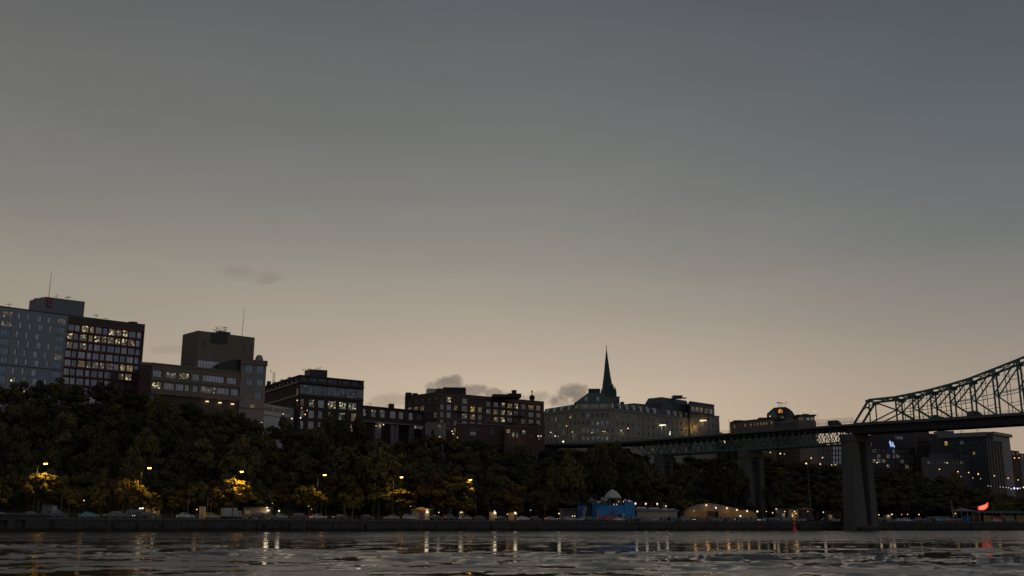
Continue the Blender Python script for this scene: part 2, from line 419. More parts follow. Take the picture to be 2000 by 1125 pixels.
def shell(root, pts, z0, z1, m, wins={}, parapet=.5, name='wall', roof='roofm', depth=.3, coping=None):
    """closed block: walls (with real openings), a roof sheet behind a parapet"""
    mb = MB(); n = len(pts); fs = []
    for k in range(n):
        fc = Fac(pts[k], pts[(k+1) % n], z0, z1); fs.append(fc)
        wallmesh(mb, fc, [w_[0] for w_ in wins.get(k, [])], depth)
    cen = Vector((sum(p[0] for p in pts)/n, sum(p[1] for p in pts)/n))
    inn = [Vector((p[0], p[1]))+(cen-Vector((p[0], p[1]))).normalized()*.5 for p in pts]
    for k in range(n):
        a, b = pts[k], pts[(k+1) % n]; c, d = inn[(k+1) % n], inn[k]
        mb.quad((a[0],a[1],z1), (b[0],b[1],z1), (c.x,c.y,z1), (d.x,d.y,z1))
        mb.quad((d.x,d.y,z1), (c.x,c.y,z1), (c.x,c.y,z1-parapet), (d.x,d.y,z1-parapet))
    wl = part(name, mb, m, root)
    rb = MB(); rb.poly([(p.x, p.y, z1-parapet+.01) for p in inn]); rb.poly([(p.x, p.y, z1-parapet-.2) for p in reversed(inn)])
    part('roof', rb, M[roof], root)
    for k, lst in wins.items():
        for w_ in lst:
            kw = w_[1] if len(w_) > 1 else {}
            window(root, fs[k], w_[0], depth=depth, **kw)
    return fs
def trim(root, fc, v, out=.25, h=.4, m='stonetrim', u0=0, u1=None, name='cornice', ext=0):
    u1 = fc.L if u1 is None else u1; mb = MB()
    a, b = u0-ext, u1+ext
    mb.hexa([fc.p(a,v,out), fc.p(b,v,out), fc.p(b,v,.004), fc.p(a,v,.004), fc.p(a,v+h,out), fc.p(b,v+h,out), fc.p(b,v+h,.004), fc.p(a,v+h,.004)])
    return part(name, mb, M[m], root)
def ngon_box(root, name, px0, py0, px1, py1, Z, Z0, depth, m, pmat=None):
    """roof box from its two visible top corners"""
    a, b = RZ(px0, py0, Z), RZ(px1, py1, Z); d = (b-a).to_2d().normalized(); nb = Vector((-d.y, d.x))*depth
    mb = MB(); mb.prism([(a.x,a.y), (b.x,b.y), (b.x+nb.x,b.y+nb.y), (a.x+nb.x,a.y+nb.y)], Z0, Z)
    return part(name, mb, M[m], root)
def quad_plan(L, C, Rr): return [L.to_2d(), C.to_2d(), Rr.to_2d(), (L+Rr-C).to_2d()]
def antenna(root, base, top, r=.1, arms=0, name='antenna'):
    mb = MB(); mb.tube([base, top], [r, r*.5], 6)
    for k in range(arms):
        z = base.z+(top.z-base.z)*(.55+.4*k/max(1, arms)); mb.beam((base.x-1.1+.3*k, base.y, z), (base.x+1.1-.3*k, base.y, z+.1), .09)
    return part(name, mb, M['darkmetal'], root)

# ------------------------------------------------------------------ terrain
QY = [(-600,190), (-200,222), (0,240), (300,266), (600,294), (850,320), (1050,352), (1300,384), (1500,402), (1740,420), (2000,432), (2600,450)]
def quayY(px): return interp(QY, px)
TREE = [(-200,735), (0,752), (30,745), (75,738), (110,738), (150,750), (200,745), (250,757), (290,768), (340,776), (400,792), (450,800), (506,818), (540,828), (575,837), (610,838), (640,836), (700,836), (735,852), (790,858), (830,848), (870,850), (900,858), (960,855), (1000,858), (1050,868), (1100,873), (1180,868), (1240,880), (1300,892), (1400,889), (1500,890), (1560,902), (1640,908), (1700,915), (1760,919), (1800,928), (1850,934), (1900,943), (1950,958), (2000,970), (2300,990)]
DC = 95.0
def crestZ(px):
    Yc = quayY(px)+DC; return max(6.0, ZA(1000, interp(TREE, px), Yc)-9.0)
def ground(x, y):
    px = PX(x, y); d = y-quayY(px); zc_ = crestZ(px)
    if d < 30: return 3.4
    t = min(1, (d-30)/(DC-30)); t = t*t*(3-2*t)
    z = 3.4+(zc_-3.4)*t
    return z+.6*t*(1-t)*4*mnoise.noise(Vector((x*.06, y*.06, 0)))
def terrain():
    mb = MB(); S = list(range(-900, 3001, 50)); D = [26,30,35,40,45,50,55,60,65,70,75,80,85,90,95,110,150,260,600,1500,5000]
    idx = {}
    for i, px in enumerate(S):
        for j, d in enumerate(D):
            Y = quayY(px)+d; zz = 3.4; p = XY(px, Y, 15); z = ground(p.x, p.y)
            if d > 100: z = crestZ(px) if d < 200 else max(8, crestZ(px)*.7+6)
            if j == 0: z = 2.5
            idx[i, j] = len(mb.v); mb.v.append((p.x, p.y, z))
    for i in range(len(S)-1):
        for j in range(len(D)-1):
            mb.f.append((idx[i,j], idx[i+1,j], idx[i+1,j+1], idx[i,j+1])); mb.mi.append(0)
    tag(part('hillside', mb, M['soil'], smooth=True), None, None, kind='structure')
    q = MB(); T = []
    for px in S:
        Y = quayY(px); a = XY(px, Y, 3.4); b = XY(px, Y+34, 3.4); T.append((a, b))
    for (a, b), (c, d) in zip(T, T[1:]): q.quad(a, c, d, b)
    tag(part('quay_road', q, M['asphalt']), None, None, kind='structure')
    # quay wall: thick concrete wall with pilasters, recessed bays and a coping
    root = thing('quay_wall', 'long dark stained concrete quay wall rising straight from the river', 'quay wall', XY(1000, quayY(1000), 0))
    wq = MB(); cp = MB(); fe = MB()
    for k in range(len(S)-1):
        if S[k] < -300 or S[k] > 2400: continue
        a, b = XY(S[k], quayY(S[k]), 0), XY(S[k+1], quayY(S[k+1]), 0)
        fc = Fac(a, b, -2.5, 3.35)
        mb2 = wq; P = lambda u, v, o=0: fc.p(u, v, o)
        mb2.hexa([P(0,0), P(fc.L,0), P(fc.L,0,-2), P(0,0,-2), P(0,fc.H), P(fc.L,fc.H), P(fc.L,fc.H,-2), P(0,fc.H,-2)])
        n = max(1, int(fc.L/7))
        for j in range(n):
            u = fc.L*j/n
            if random.random() < .75: mb2.hexa([P(u,0,.25), P(u+.45,0,.25), P(u+.45,0,.003), P(u,0,.003), P(u,5.1,.25), P(u+.45,5.1,.25), P(u+.45,5.1,.003), P(u,5.1,.003)])
            if random.random() < .3: fe.hexa([P(u+2,1.9,.35), P(u+2.5,1.9,.35), P(u+2.5,1.9,.003), P(u+2,1.9,.003), P(u+2,4.6,.35), P(u+2.5,4.6,.35), P(u+2.5,4.6,.003), P(u+2,4.6,.003)])
        cp.hexa([P(0,5.5,.2), P(fc.L,5.5,.2), P(fc.L,5.5,-1.2), P(0,5.5,-1.2), P(0,5.9,.2), P(fc.L,5.9,.2), P(fc.L,5.9,-1.2), P(0,5.9,-1.2)])
    for px in (40, 210, 345, 480, 590, 705, 820, 960, 1085, 1215, 1330, 1480, 1600, 1790, 1900):
        a, b = XY(px, quayY(px), 0), XY(px+20, quayY(px+20), 0); fc = Fac(a, b, 0, 3.7); ld = MB()
        for u in (0, .5): ld.beam(fc.p(u,.1,.3), fc.p(u,3.8,.3), .08)
        for k in range(11): ld.beam(fc.p(0,.2+k*.33,.3), fc.p(.5,.2+k*.33,.3), .05)
        part('ladder', ld, M['rail'], root)
    part('wall_face', wq, M['quay'], root); part('coping', cp, M['coping'], root); part('fender', fe, M['tyre'], root)
terrain()
# landing stage at the far left: a step forward in the wall
def stage():
    a, b = XY(-140, quayY(-140)-2.6, 0), XY(92, quayY(92)-2.6, 0); fc = Fac(a, b, -2.5, 3.9)
    root = thing('landing_stage', 'dark concrete landing stage with slotted front at the left end of the quay', 'landing stage', a)
    mb = MB(); rc = [(u, 3.2, u+2.6, 5.2) for u in np.arange(1.5, fc.L-4, 4.2)]
    wallmesh(mb, fc, rc, .8)
    mb.quad(fc.p(0,fc.H), fc.p(fc.L,fc.H), fc.p(fc.L,fc.H,-3), fc.p(0,fc.H,-3)); mb.quad(fc.p(fc.L,0), fc.p(fc.L,0,-3), fc.p(fc.L,fc.H,-3), fc.p(fc.L,fc.H))
    mb.quad(fc.p(0,3,-.8), fc.p(fc.L,3,-.8), fc.p(fc.L,5.4,-.8), fc.p(0,5.4,-.8))
    part('wall_face', mb, M['quay'], root)
    t2 = MB(); t2.hexa([fc.p(0,fc.H+.003,.25), fc.p(fc.L,fc.H+.003,.25), fc.p(fc.L,fc.H+.003,-3), fc.p(0,fc.H+.003,-3), fc.p(0,fc.H+.3,.25), fc.p(fc.L,fc.H+.3,.25), fc.p(fc.L,fc.H+.3,-3), fc.p(0,fc.H+.3,-3)])
    part('coping', t2, M['coping'], root)
stage()

# ------------------------------------------------------------------ water
def water():
    rows = [3.0]
    while rows[-1] < 60: rows.append(rows[-1]*1.0055+.01)
    while rows[-1] < 470: rows.append(rows[-1]*1.012)
    rows = np.array(rows); ncol = 520
    u = np.linspace(-.72, .72, ncol)
    Y = np.repeat(rows[:, None], ncol, 1); X = u[None, :]*np.repeat(rows[:, None]+14, ncol, 1)
    rng = np.random.RandomState(3); Zw = np.zeros_like(X)
    # many short-crested wavelets, mostly running across the view
    for k in range(70):
        lam = .42*1.042**k*rng.uniform(.8, 1.2); ang = rng.normal(0, .42)+math.pi/2
        kx, ky = 2*math.pi/lam*math.cos(ang), 2*math.pi/lam*math.sin(ang)
        spacing = np.maximum(np.gradient(rows), .01)[:, None]
        fade = np.clip(lam/(3.0*spacing)-.6, 0, 1)
        Zw += fade*lam*(.0042 if lam < 2 else .0009)*np.sin(kx*X+ky*Y+rng.uniform(0, 6.28))
    env = np.ones_like(X)*.62
    for k in range(16):
        lam = rng.uniform(9, 45); ang = rng.uniform(0, 6.28)
        env += .24*np.sin(2*math.pi/lam*(.25*math.cos(ang)*X+math.sin(ang)*Y)+rng.uniform(0, 6.28))
    # slicks: calm ragged patches lie between the ripples, more of them towards the sheltered left bank
    def fbm(x, y, octs, rough, seed):
        tot = 0; amp = 1.0; nrm = 0
        for o_ in range(octs):
            r_ = np.random.RandomState(seed+o_); G = r_.rand(128, 128); fx, fy = x*2**o_+17.3*o_, y*2**o_+9.1*o_
            ix, iy = np.floor(fx).astype(int), np.floor(fy).astype(int); tx, ty = fx-ix, fy-iy; tx, ty = tx*tx*(3-2*tx), ty*ty*(3-2*ty)
            a00, a10, a01, a11 = G[iy%128, ix%128], G[iy%128, (ix+1)%128], G[(iy+1)%128, ix%128], G[(iy+1)%128, (ix+1)%128]
            tot = tot+amp*((a00*(1-tx)+a10*tx)*(1-ty)+(a01*(1-tx)+a11*tx)*ty); nrm += amp; amp *= rough
        return tot/nrm
    N = fbm(X/1.3, Y/1.5, 5, .7, 40)*.62+fbm(X/24, Y/12, 3, .5, 80)*.38
    thr = .512-.00035*np.clip(X, -120, 120)/np.maximum(Y, 20)*60*.6-.00025*np.maximum(0, Y-60)
    thr = thr+.022*np.clip((75-Y)/45, 0, 1)
    ripple = np.clip((N-thr)*26+.5, 0, 1)
    ripple = np.maximum(ripple, .55*np.clip((Y-60)/90, 0, 1))    # the open channel is ruffled everywhere
    Zw *= np.clip(env, .6, 1.7)*(.03+1.1*ripple)
    nr = len(rows); verts = np.stack([X, Y, Zw], -1).reshape(-1, 3)
    a = (np.arange(nr-1)[:, None]*ncol+np.arange(ncol-1)[None, :]).reshape(-1)
    faces = np.stack([a, a+1, a+ncol+1, a+ncol], -1)
    v = [tuple(p) for p in verts.tolist()]; f = [tuple(q) for q in faces.tolist()]
    # calm outer sheet around the near patch
    me = bpy.data.meshes.new('river'); me.from_pydata(v, [], f)
    me.polygons.foreach_set('use_smooth', [True]*len(me.polygons))
    m = bpy.data.materials.new('river_water'); m.use_nodes = True; t = NT(m.node_tree); p = m.node_tree.nodes['Principled BSDF']
    p.inputs['Base Color'].default_value = (.045, .036, .03, 1); p.inputs['Roughness'].default_value = .13; p.inputs['IOR'].default_value = 1.33
    p.inputs['Specular IOR Level'].default_value = .5
    tcn = t.n('ShaderNodeNewGeometry')
    n1 = t.n('ShaderNodeTexNoise'); n1.inputs['Scale'].default_value = 1.0; n1.inputs['Detail'].default_value = 5
    mp_ = t.n('ShaderNodeMapping'); mp_.inputs['Scale'].default_value = (.5, 1.6, 1); t.l(tcn.outputs['Position'], mp_.inputs[0]); t.l(mp_.outputs[0], n1.inputs[0])
    b1 = t.n('ShaderNodeBump'); b1.inputs['Strength'].default_value = 1.0; b1.inputs['Distance'].default_value = .10
    an = t.n('ShaderNodeAttribute'); an.attribute_name = 'ripple'
    ruf = an.outputs['Fac']; t.l(t.m('MULTIPLY_ADD', ruf, .22, .06), p.inputs['Roughness']); t.l(t.m('MULTIPLY_ADD', ruf, .97, .03), b1.inputs['Strength']); t.l(n1.outputs[0], b1.inputs['Height'])
    t.l(b1.outputs[0], p.inputs['Normal']); me.materials.append(m)
    at = me.attributes.new('ripple', 'FLOAT', 'POINT'); at.data.foreach_set('value', ripple.reshape(-1).astype(np.float32))
    o = bpy.data.objects.new('river', me); COL.objects.link(o); o['kind'] = 'structure'
    s = MB()
    for x0, x1, y0, y1 in ((-3000,3000,-2500,-400), (-3000,-400,-400,900), (400,3000,-400,900), (-400,400,-400,900)): s.quad((x0,y0,-.35), (x1,y0,-.35), (x1,y1,-.35), (x0,y1,-.35))
    tag(part('river_outer_water', s, m), None, None, kind='structure')
water()

# ================================================================== BUILDINGS
def base_of(px, Y): 
    p = XY(px, Y, 25); return ground(p.x, p.y)
# ---- grey tower and red framed block, far left
def tower_grey():
    Zr = ZA(134, 615, 352); B = RZ(134, 615, Zr); A0 = RZ(0, 597, Zr); d = (B-A0).normalized(); A = B-d*62
    nb = Vector((-d.y, d.x, 0)); z0 = crestZ(0)-4
    root = thing('grey_tower_block', 'grey clad tower block with narrow staggered windows and a penthouse at the far left', 'tower block', (A.x, A.y, z0))
    pts = [A.to_2d(), B.to_2d(), (B+nb*20).to_2d(), (A+nb*20).to_2d()]
    fc = Fac(pts[0], pts[1], z0, Zr); wins = []; rg = random.Random(5)
    cols = [(-118,-106,0),(-96,-91,1),(-78,-72,0),(-60,-46,0),(-34,-29,1),(-18,-13,0),(6,26,0),(37.5,43.5,1),(56.5,62,0),(76,85,1),(97,103,0),(115,131,0)]
    for x0, x1, st in cols:
        u0, _ = fc.uv(x0, 606); u1, _ = fc.uv(x1, 606); wd = u1-u0
        for r in range(12):
            v1 = fc.H-1.5-3.1*r; 
            if v1 < 3: break
            if r == 6: v1 -= .1
            off = (.45 if r % 2 else -.3) if wd < 2 else 0
            if wd < 2 and rg.random() < .1: continue
            lit = rg.random()
            kind = 'glassb' if wd > 2 else 'glass'
            if (x0 == 6 and r in (0,)) or lit > .96: kind = 'win_p'
            if x0 > 90 and wd > 2 and r in (0, 4): kind = 'win_p'
            wins.append(((u0+off, v1-2.25, u1+off, v1), dict(kind=kind, nx=3 if wd > 2.6 else (2 if wd > 1.2 else 1), ny=1, fmat='darkmetal')))
    shell(root, pts, z0, Zr, M['grey_clad'], {0: wins}, .3, depth=.2)
    trim(root, fc, fc.H-.35, .12, .35, 'darkmetal', name='parapet_cap')
    trim(root, fc, fc.H-1.5-3.1*6+.35, .1, .25, 'darkmetal', name='band')
    Zp = ZA(89, 579.4, 356); L, C, Rr = RZ(57.8, 587, Zp), RZ(89, 579.4, Zp), RZ(166, 589.3, Zp)
    shell(root, quad_plan(L, C, Rr), Zr-.6, Zp, M['grey_pent'], {}, .2, name='penthouse')
    f2 = Fac(C.to_2d(), Rr.to_2d(), Zr-.6, Zp); u0, v0 = f2.uv(90, 600); u1, v1 = f2.uv(101.5, 582.5)
    e = MB(); P = lambda u, v, o: f2.p(u0+(u1-u0)*u, v0+(v1-v0)*v, o)
    def plate(mb, pts, o0=.01, o1=.12):
        n = len(pts); mb.poly([P(a, b, o1) for a, b in pts])
        for k in range(n): mb.quad(P(*pts[k], o0), P(*pts[(k+1) % n], o0), P(*pts[(k+1) % n], o1), P(*pts[k], o1))
    plate(e, [(0,0),(1,0),(1,1),(0,1)]); em = part('emblem', e, M['redp2'], root)
    e2 = MB(); plate(e2, [(.18,.82),(.34,.9),(.5,.78),(.66,.9),(.82,.82),(.5,.5)], .122, .16); plate(e2, [(.2,.34),(.5,.14),(.8,.34),(.5,.42)], .122, .16)
    plate(e2, [(.4,.6),(.6,.6),(.55,.44),(.45,.44)], .122, .16); part('emblem_mark', e2, M['grey_pent'], em)
    t = W(101.7, 530, C.y); antenna(root, Vector((W(95, 579, C.y+4).x, C.y+4, Zp-.3)), Vector((W(100.8, 531, C.y+4).x, C.y+4, ZA(100.8, 531, C.y+4))), .12, name='mast')
    for px, py, hh in ((77, 582, 1.2), (105, 581, 1.8), (127, 583, 1.6), (129, 580, .8)):
        q = RZ(px, py, Zp); antenna(root, Vector((q.x, q.y+2, Zp-.2)), Vector((q.x, q.y+2, Zp+hh)), .08, 1)
    q = RZ(66, 585, Zp); dmb = MB(); dmb.lathe((q.x, q.y+3, Zp-.2), [(.1,0),(1.3,.2),(1.5,.8),(1.1,1.2),(.1,1.35)], 10); part('roof_dome', dmb, M['canvasg'], root)
    q = RZ(12, 596, Zr); antenna(root, Vector((q.x, q.y+2, Zr-.3)), Vector((q.x, q.y+2, Zr+1.4)), .12, 1)
    return Zr, B, d, nb, z0
M['polepaint'] = mat('dark_pole_paint', (.03,.026,.022), .6, .1, 1)
M['redp2'] = mat('emblem_red', (.2,.02,.025), .5, .1, .5)
Zr1, B1, d1, nb1, zb1 = tower_grey()
def red_block():
    A = B1+d1*.05; Cc = RZ(281.5, 633.2, Zr1); z0 = zb1
    root = thing('red_framed_block', 'office block with red framed rows of windows under a dark parapet, several rooms lit', 'office block', (A.x, A.y, z0))
    d = (Cc-A).normalized(); nb = Vector((-d.y, d.x, 0))
    pts = [A.to_2d(), Cc.to_2d(), (Cc+nb*17).to_2d(), (A+nb*17).to_2d()]
    fc = Fac(pts[0], pts[1], z0, Zr1); wins = []; zp = Zr1-2.75
    ref = [(575,628),(635,675),(688,748),(762,797),(810,862),(872,910),(922,980),(987,1030),(1040,1085),(1095,1150),(1160,1195)]
    ulist = [(fc.uv(a/4.327, 520+(525+(a-575)*.1)/4.327)[0], fc.uv(b/4.327, 520+(525+(b-575)*.1)/4.327)[0]) for a, b in ref]
    LIT = {0:{2:'win_s',3:'win_w',6:'win_s',7:'win_s',8:'win_s'}, 1:{0:'win_s',2:'win_s',3:'win_w',4:'win_s',5:'win_s',6:'win_p',7:'win_s',8:'win_s',9:'win_s'}, 2:{0:'win_s',2:'win_s'}, 4:{2:'win_w',3:'win_p',4:'win_p',5:'win_p',6:'win_p',8:'win_w',9:'win_w'}, 5:{9:'win_s',8:'win_s'}}
    nrow = int((fc.H-4)/3.12); rg = random.Random(3)
    for r in range(nrow):
        v1 = fc.H-3.1-3.12*r
        for i, (a, b) in enumerate(ulist):
            k = LIT.get(r, {}).get(i) or rg.choice(['glassb', 'glassb', 'glass'])
            s = .25 if r % 2 else 0
            wins.append(((max(.15, a-s), v1-2.3, min(fc.L-.15, b-s), v1), dict(kind=k, nx=2 if b-a > 1.6 else 1, fmat='framel')))
    shell(root, pts, z0, Zr1, M['redframe2'], {0: wins}, .3, depth=.35)
    trim(root, fc, fc.H-2.55, .12, 2.5, 'brownpanel', name='parapet')
    fr = MB()
    for r in range(nrow+1):
        v = fc.H-3.12*r-2.55-.32
        fr.hexa([fc.p(-.05,v,.3), fc.p(fc.L+.3,v,.3), fc.p(fc.L+.3,v,.004), fc.p(-.05,v,.004), fc.p(-.05,v+.28,.3), fc.p(fc.L+.3,v+.28,.3), fc.p(fc.L+.3,v+.28,.004), fc.p(-.05,v+.28,.004)])
    part('red_floor_rail', fr, M['redframe'], root)
    for r in range(nrow):
        vt = fc.H-3.12*r-2.55-.325; vb = vt-3.12+.29
        for i, (a, b) in enumerate(ulist):
            if (i+r) % 2 == 0 or i in (0,):
                u = a-.18-(.25 if r % 2 else 0); u = max(.08, u); fv = MB(); fv.hexa([fc.p(u-.08,vb,.25), fc.p(u+.08,vb,.25), fc.p(u+.08,vb,.004), fc.p(u-.08,vb,.004), fc.p(u-.08,vt,.25), fc.p(u+.08,vt,.25), fc.p(u+.08,vt,.004), fc.p(u-.08,vt,.004)]); part('red_fin', fv, M['redframe'], root)
    e = MB(); e.hexa([fc.p(fc.L+.005,0,.3), fc.p(fc.L+.3,0,.3), fc.p(fc.L+.3,0,-.6), fc.p(fc.L+.005,0,-.6), fc.p(fc.L+.005,fc.H,.3), fc.p(fc.L+.3,fc.H,.3), fc.p(fc.L+.3,fc.H,-.6), fc.p(fc.L+.005,fc.H,-.6)]); part('red_end_fin', e, M['redframe'], root)
    for px, py, s in ((182, 619, 1.6), (202, 621, .5), (254, 628, .7)):
        q = RZ(px, py, Zr1); antenna(root, Vector((q.x, q.y+2, Zr1-.3)), Vector((q.x+.5*s, q.y+2, Zr1+s)), .09, 1 if s < 1 else 2, 'aerial')
    q = RZ(254, 628.6, Zr1); b = MB(); b.box((q.x, q.y+3, Zr1+.05), (3, 2, .9), .3); part('roof_plant', b, M['darkmetal'], root)
red_block()

# ---- brown stepped building
def brown_building():
    Zw = ZA(298, 708, 355); A = RZ(298, 708, Zw); E = RZ(472.6, 726, Zw); d = (E-A).normalized(); nb = Vector((max(-.9, A.x/A.y*.9), 1, 0)); z0 = crestZ(400)-3
    L0 = RZ(274, 706.7, Zw)
    root = thing('brown_stepped_building', 'wide brown building stepping up to a blank tower with mast and aerials', 'building', (A.x, A.y, z0))
    pts = [L0.to_2d(), A.to_2d(), E.to_2d(), (E+nb*24).to_2d(), (L0+nb*24).to_2d()]
    fc = Fac(pts[1], pts[2], z0, Zw); wins = []
    rowA = [(170,247,570,632,'glass',3),(278,365,577,645,'win_p',4),(395,473,588,655,'win_s',3),(503,568,600,662,'glass',3),(590,775,612,690,'glass',7),(797,880,628,695,'glass',3)]
    rowB = [(160,240,685,745,'win_s',3),(262,352,692,760,'glass',4),(362,432,700,768,'glass',3),(440,478,706,772,'glass',2),(505,550,712,778,'glass',2),(573,700,722,785,'win_p',5),(708,820,735,798,'glass',5),(828,893,745,803,'glass',3),(903,1006,752,812,'glass',4)]
    def rc(x0, x1, y0, y1): return fc.rect(260+x0/4.327, 590+y0/4.327, 260+x1/4.327, 590+y1/4.327)
    def norm(lst, tops):
        o = []
        for x0, x1, y0, y1, k, n in lst:
            a = rc(x0, x1, y0, y1)
            if a[2] > fc.L-.1: a = (a[0], a[1], fc.L-.15, a[3])
            if a[0] > fc.L-.5: continue
            o.append(((a[0], tops-2.35, a[2], tops), dict(kind=k, nx=n, ny=1, fmat='framel')))
        return o
    wins += norm(rowA, fc.H-2.5); wins += norm(rowB, fc.H-6.6)
    shell(root, pts, z0, Zw, M['brownstone'], {1: wins}, .4, depth=.55)
    sb = MB(); f0 = Fac(pts[0], pts[1], z0, Zw)
    sb.hexa([f0.p(0,0,.05), f0.p(f0.L-.02,0,.05), f0.p(f0.L-.02,0,.004), f0.p(0,0,.004), f0.p(0,f0.H-.8,.05), f0.p(f0.L-.02,f0.H-.8,.05), f0.p(f0.L-.02,f0.H-.8,.004), f0.p(0,f0.H-.8,.004)]); part('brick_end', sb, M['redbrick'], root)
    trim(root, fc, fc.H-.5, .25, .5, 'brownstone', name='parapet_band')
    trim(root, fc, fc.H-6.1, .3, 1.1, 'brownstone', name='spandrel_band')
    trim(root, fc, fc.H-11.0, .9, 1.6, 'brownstone', name='cornice_slab', ext=0)
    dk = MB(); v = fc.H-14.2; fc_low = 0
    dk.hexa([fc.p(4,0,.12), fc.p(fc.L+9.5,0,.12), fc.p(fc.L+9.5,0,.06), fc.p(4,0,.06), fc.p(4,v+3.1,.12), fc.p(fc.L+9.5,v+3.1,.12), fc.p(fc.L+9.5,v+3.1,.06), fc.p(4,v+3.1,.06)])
    part('lower_shade_sheet', dk, M['brownpanel'], root)  # flat dark sheet added below the cornice, shade put into its colour
    for px, py in ((403,784.5),(428,787),(452.5,789.5),(488.5,792)):
        u, _ = fc.uv(px, py); v = _; b = MB(); c = fc.p(u, v, .7); b.box(c, (1.0, .5, .38), math.atan2(d.y, d.x)); part('floodlight', b, M['L_warm'], root)
        la(fc.p(u, v-.5, 2.0), (1,.72,.4), 35)
    # tower block
    Zt = ZA(387, 645.5, 369.5); L, C, Rr = RZ(357, 653.6, Zt), RZ(387, 645.5, Zt), RZ(497.6, 659.3, Zt)
    pt = quad_plan(L, C, Rr); ft = Fac(pt[1], pt[2], Zw-.5, Zt); f3 = Fac(pt[1], pt[2], Zw-.5, Zt)
    r1 = f3.rect(386.5, 704.5, 431, 721.5); 
    w1 = [((max(.3, r1[0]), max(.7,r1[1]), r1[2], r1[3]), dict(kind='glass', nx=8, ny=2, fmat='framel')), (f3.rect(395, 665, 400.5, 677), dict(kind='glassd', nx=1)), (f3.rect(473, 677, 477, 686), dict(kind='glassd', nx=1)), (f3.rect(489, 673, 491.5, 684), dict(kind='glassd', nx=1))]
    shell(root, pt, Zw-.5, Zt, M['brownstone'], {1: w1}, .3, name='tower_wall')
    r = f3.rect(412.5, 649.5, 443.7, 670.5); b = MB(); b.hexa([f3.p(r[0],r[1],.3), f3.p(r[2],r[1],.3), f3.p(r[2],r[1],.005), f3.p(r[0],r[1],.005), f3.p(r[0],f3.H+.02,.3), f3.p(r[2],f3.H+.02,.3), f3.p(r[2],f3.H+.02,.005), f3.p(r[0],f3.H+.02,.005)])
    part('recess_shade_panel', b, M['darkmetal'], root)  # dark panel on the tower face, its colour stands in for a shaded recess
    q = RZ(430, 650, Zt); b = MB(); b.box((q.x, q.y+4, Zt+.4), (4.4, 3, 1.2), .7); part('roof_plant', b, M['darkmetal'], root)
    ms = W(477.5, 601, C.y+14); antenna(root, Vector((ms.x-.3, ms.y, Zt-.3)), ms, .1, name='mast')
    am = MB(); rg = random.Random(4)
    for k in range(11):
        q = RZ(411+rg.random()*26, 648, Zt); zz = Zt+.8+rg.random()*1.8; am.beam((q.x, q.y+4, Zt), (q.x, q.y+4, zz), .1); am.beam((q.x-.7, q.y+4, zz), (q.x+.7, q.y+4, zz+.1), .12)
    q0, q1 = RZ(422, 648, Zt), RZ(438, 650, Zt); am.beam((q0.x, q0.y+4, Zt+2.7), (q1.x, q1.y+4, Zt+2.7), .09); am.beam((q0.x, q0.y+4, Zt+2.1), (q1.x, q1.y+4, Zt+2.1), .07)
    part('aerial_array', am, M['darkmetal'], root)
    # right-hand pavilion, paler and taller than the wing
    Yp = E.y-.6; Zp = ZA(472.6, 701, Yp); P0, P1 = RZ(472.6, 701, Zp), RZ(521, 705, Zp); dp = (P1-P0).normalized(); n2 = Vector((-dp.y, dp.x, 0))
    pp = [P0.to_2d(), P1.to_2d(), (P1+n2*16).to_2d(), (P0+n2*16).to_2d()]; fp = Fac(pp[0], pp[1], z0, Zp)
    ws = []
    for x0, x1, y0, y1, n in ((950,1012,530,598,2),(1050,1108,538,606,2),(958,1008,640,702,2),(1046,1102,648,706,2),(1028,1085,760,822,2)):
        ws.append((fp.rect(260+x0/4.327, 590+y0/4.327, 260+x1/4.327, 590+y1/4.327), dict(kind='glassb', nx=n, fmat='framel')))
    shell(root, pp, z0, Zp, M['greystone'], {0: ws}, .4, name='pavilion_wall', depth=.35)
    trim(root, fp, fp.H-2.0, .35, 2.0, 'brownstone', name='roof_band', ext=.3)
    trim(root, fp, fp.uv(490, 797)[1], .5, 1.4, 'greystone', name='pavilion_plinth', ext=0)
    # curved dark roof terrace
    tb = MB(); prof = [(431,722),(431,712),(440,706),(452,702.5),(464,701),(472.4,701)]
    f4 = Fac(A.to_2d(), E.to_2d(), z0, Zw); top = []
    for px, py in prof[1:]:
        u, v = f4.uv(px, py); top.append((u, v))
    tp = [(top[0][0], f4.H+.02)]+top+[(top[-1][0], f4.H+.02)]
    tb.poly([f4.p(u, v, -1.2) for u, v in tp]); 
    for (a, b), (c, e) in zip(tp, tp[1:]): tb.quad(f4.p(a,b,-1.2), f4.p(c,e,-1.2), f4.p(c,e,-7), f4.p(a,b,-7))
    part('curved_terrace_roof', tb, M['darkmetal'], root)
    q = RZ(500, 703, Zp); b = MB(); b.lathe((q.x+.3, q.y+3.5, Zp-.3), [(1.5,0),(1.5,1.0),(1.25,2.0),(.8,2.6),(.05,2.8)], 14); part('roof_dome', b, M['canvasg'], root, smooth=True)
    return z0
LIGHTS = []
def la(p, col, power, r=.15):
    l = bpy.data.lights.new('lamp_light', 'POINT'); l.energy = power*.38; l.color = col; l.shadow_soft_size = .6
    o = bpy.data.objects.new('lamp_light', l); o.location = p; COL.objects.link(o); LIGHTS.append(o); return o
brown_building()

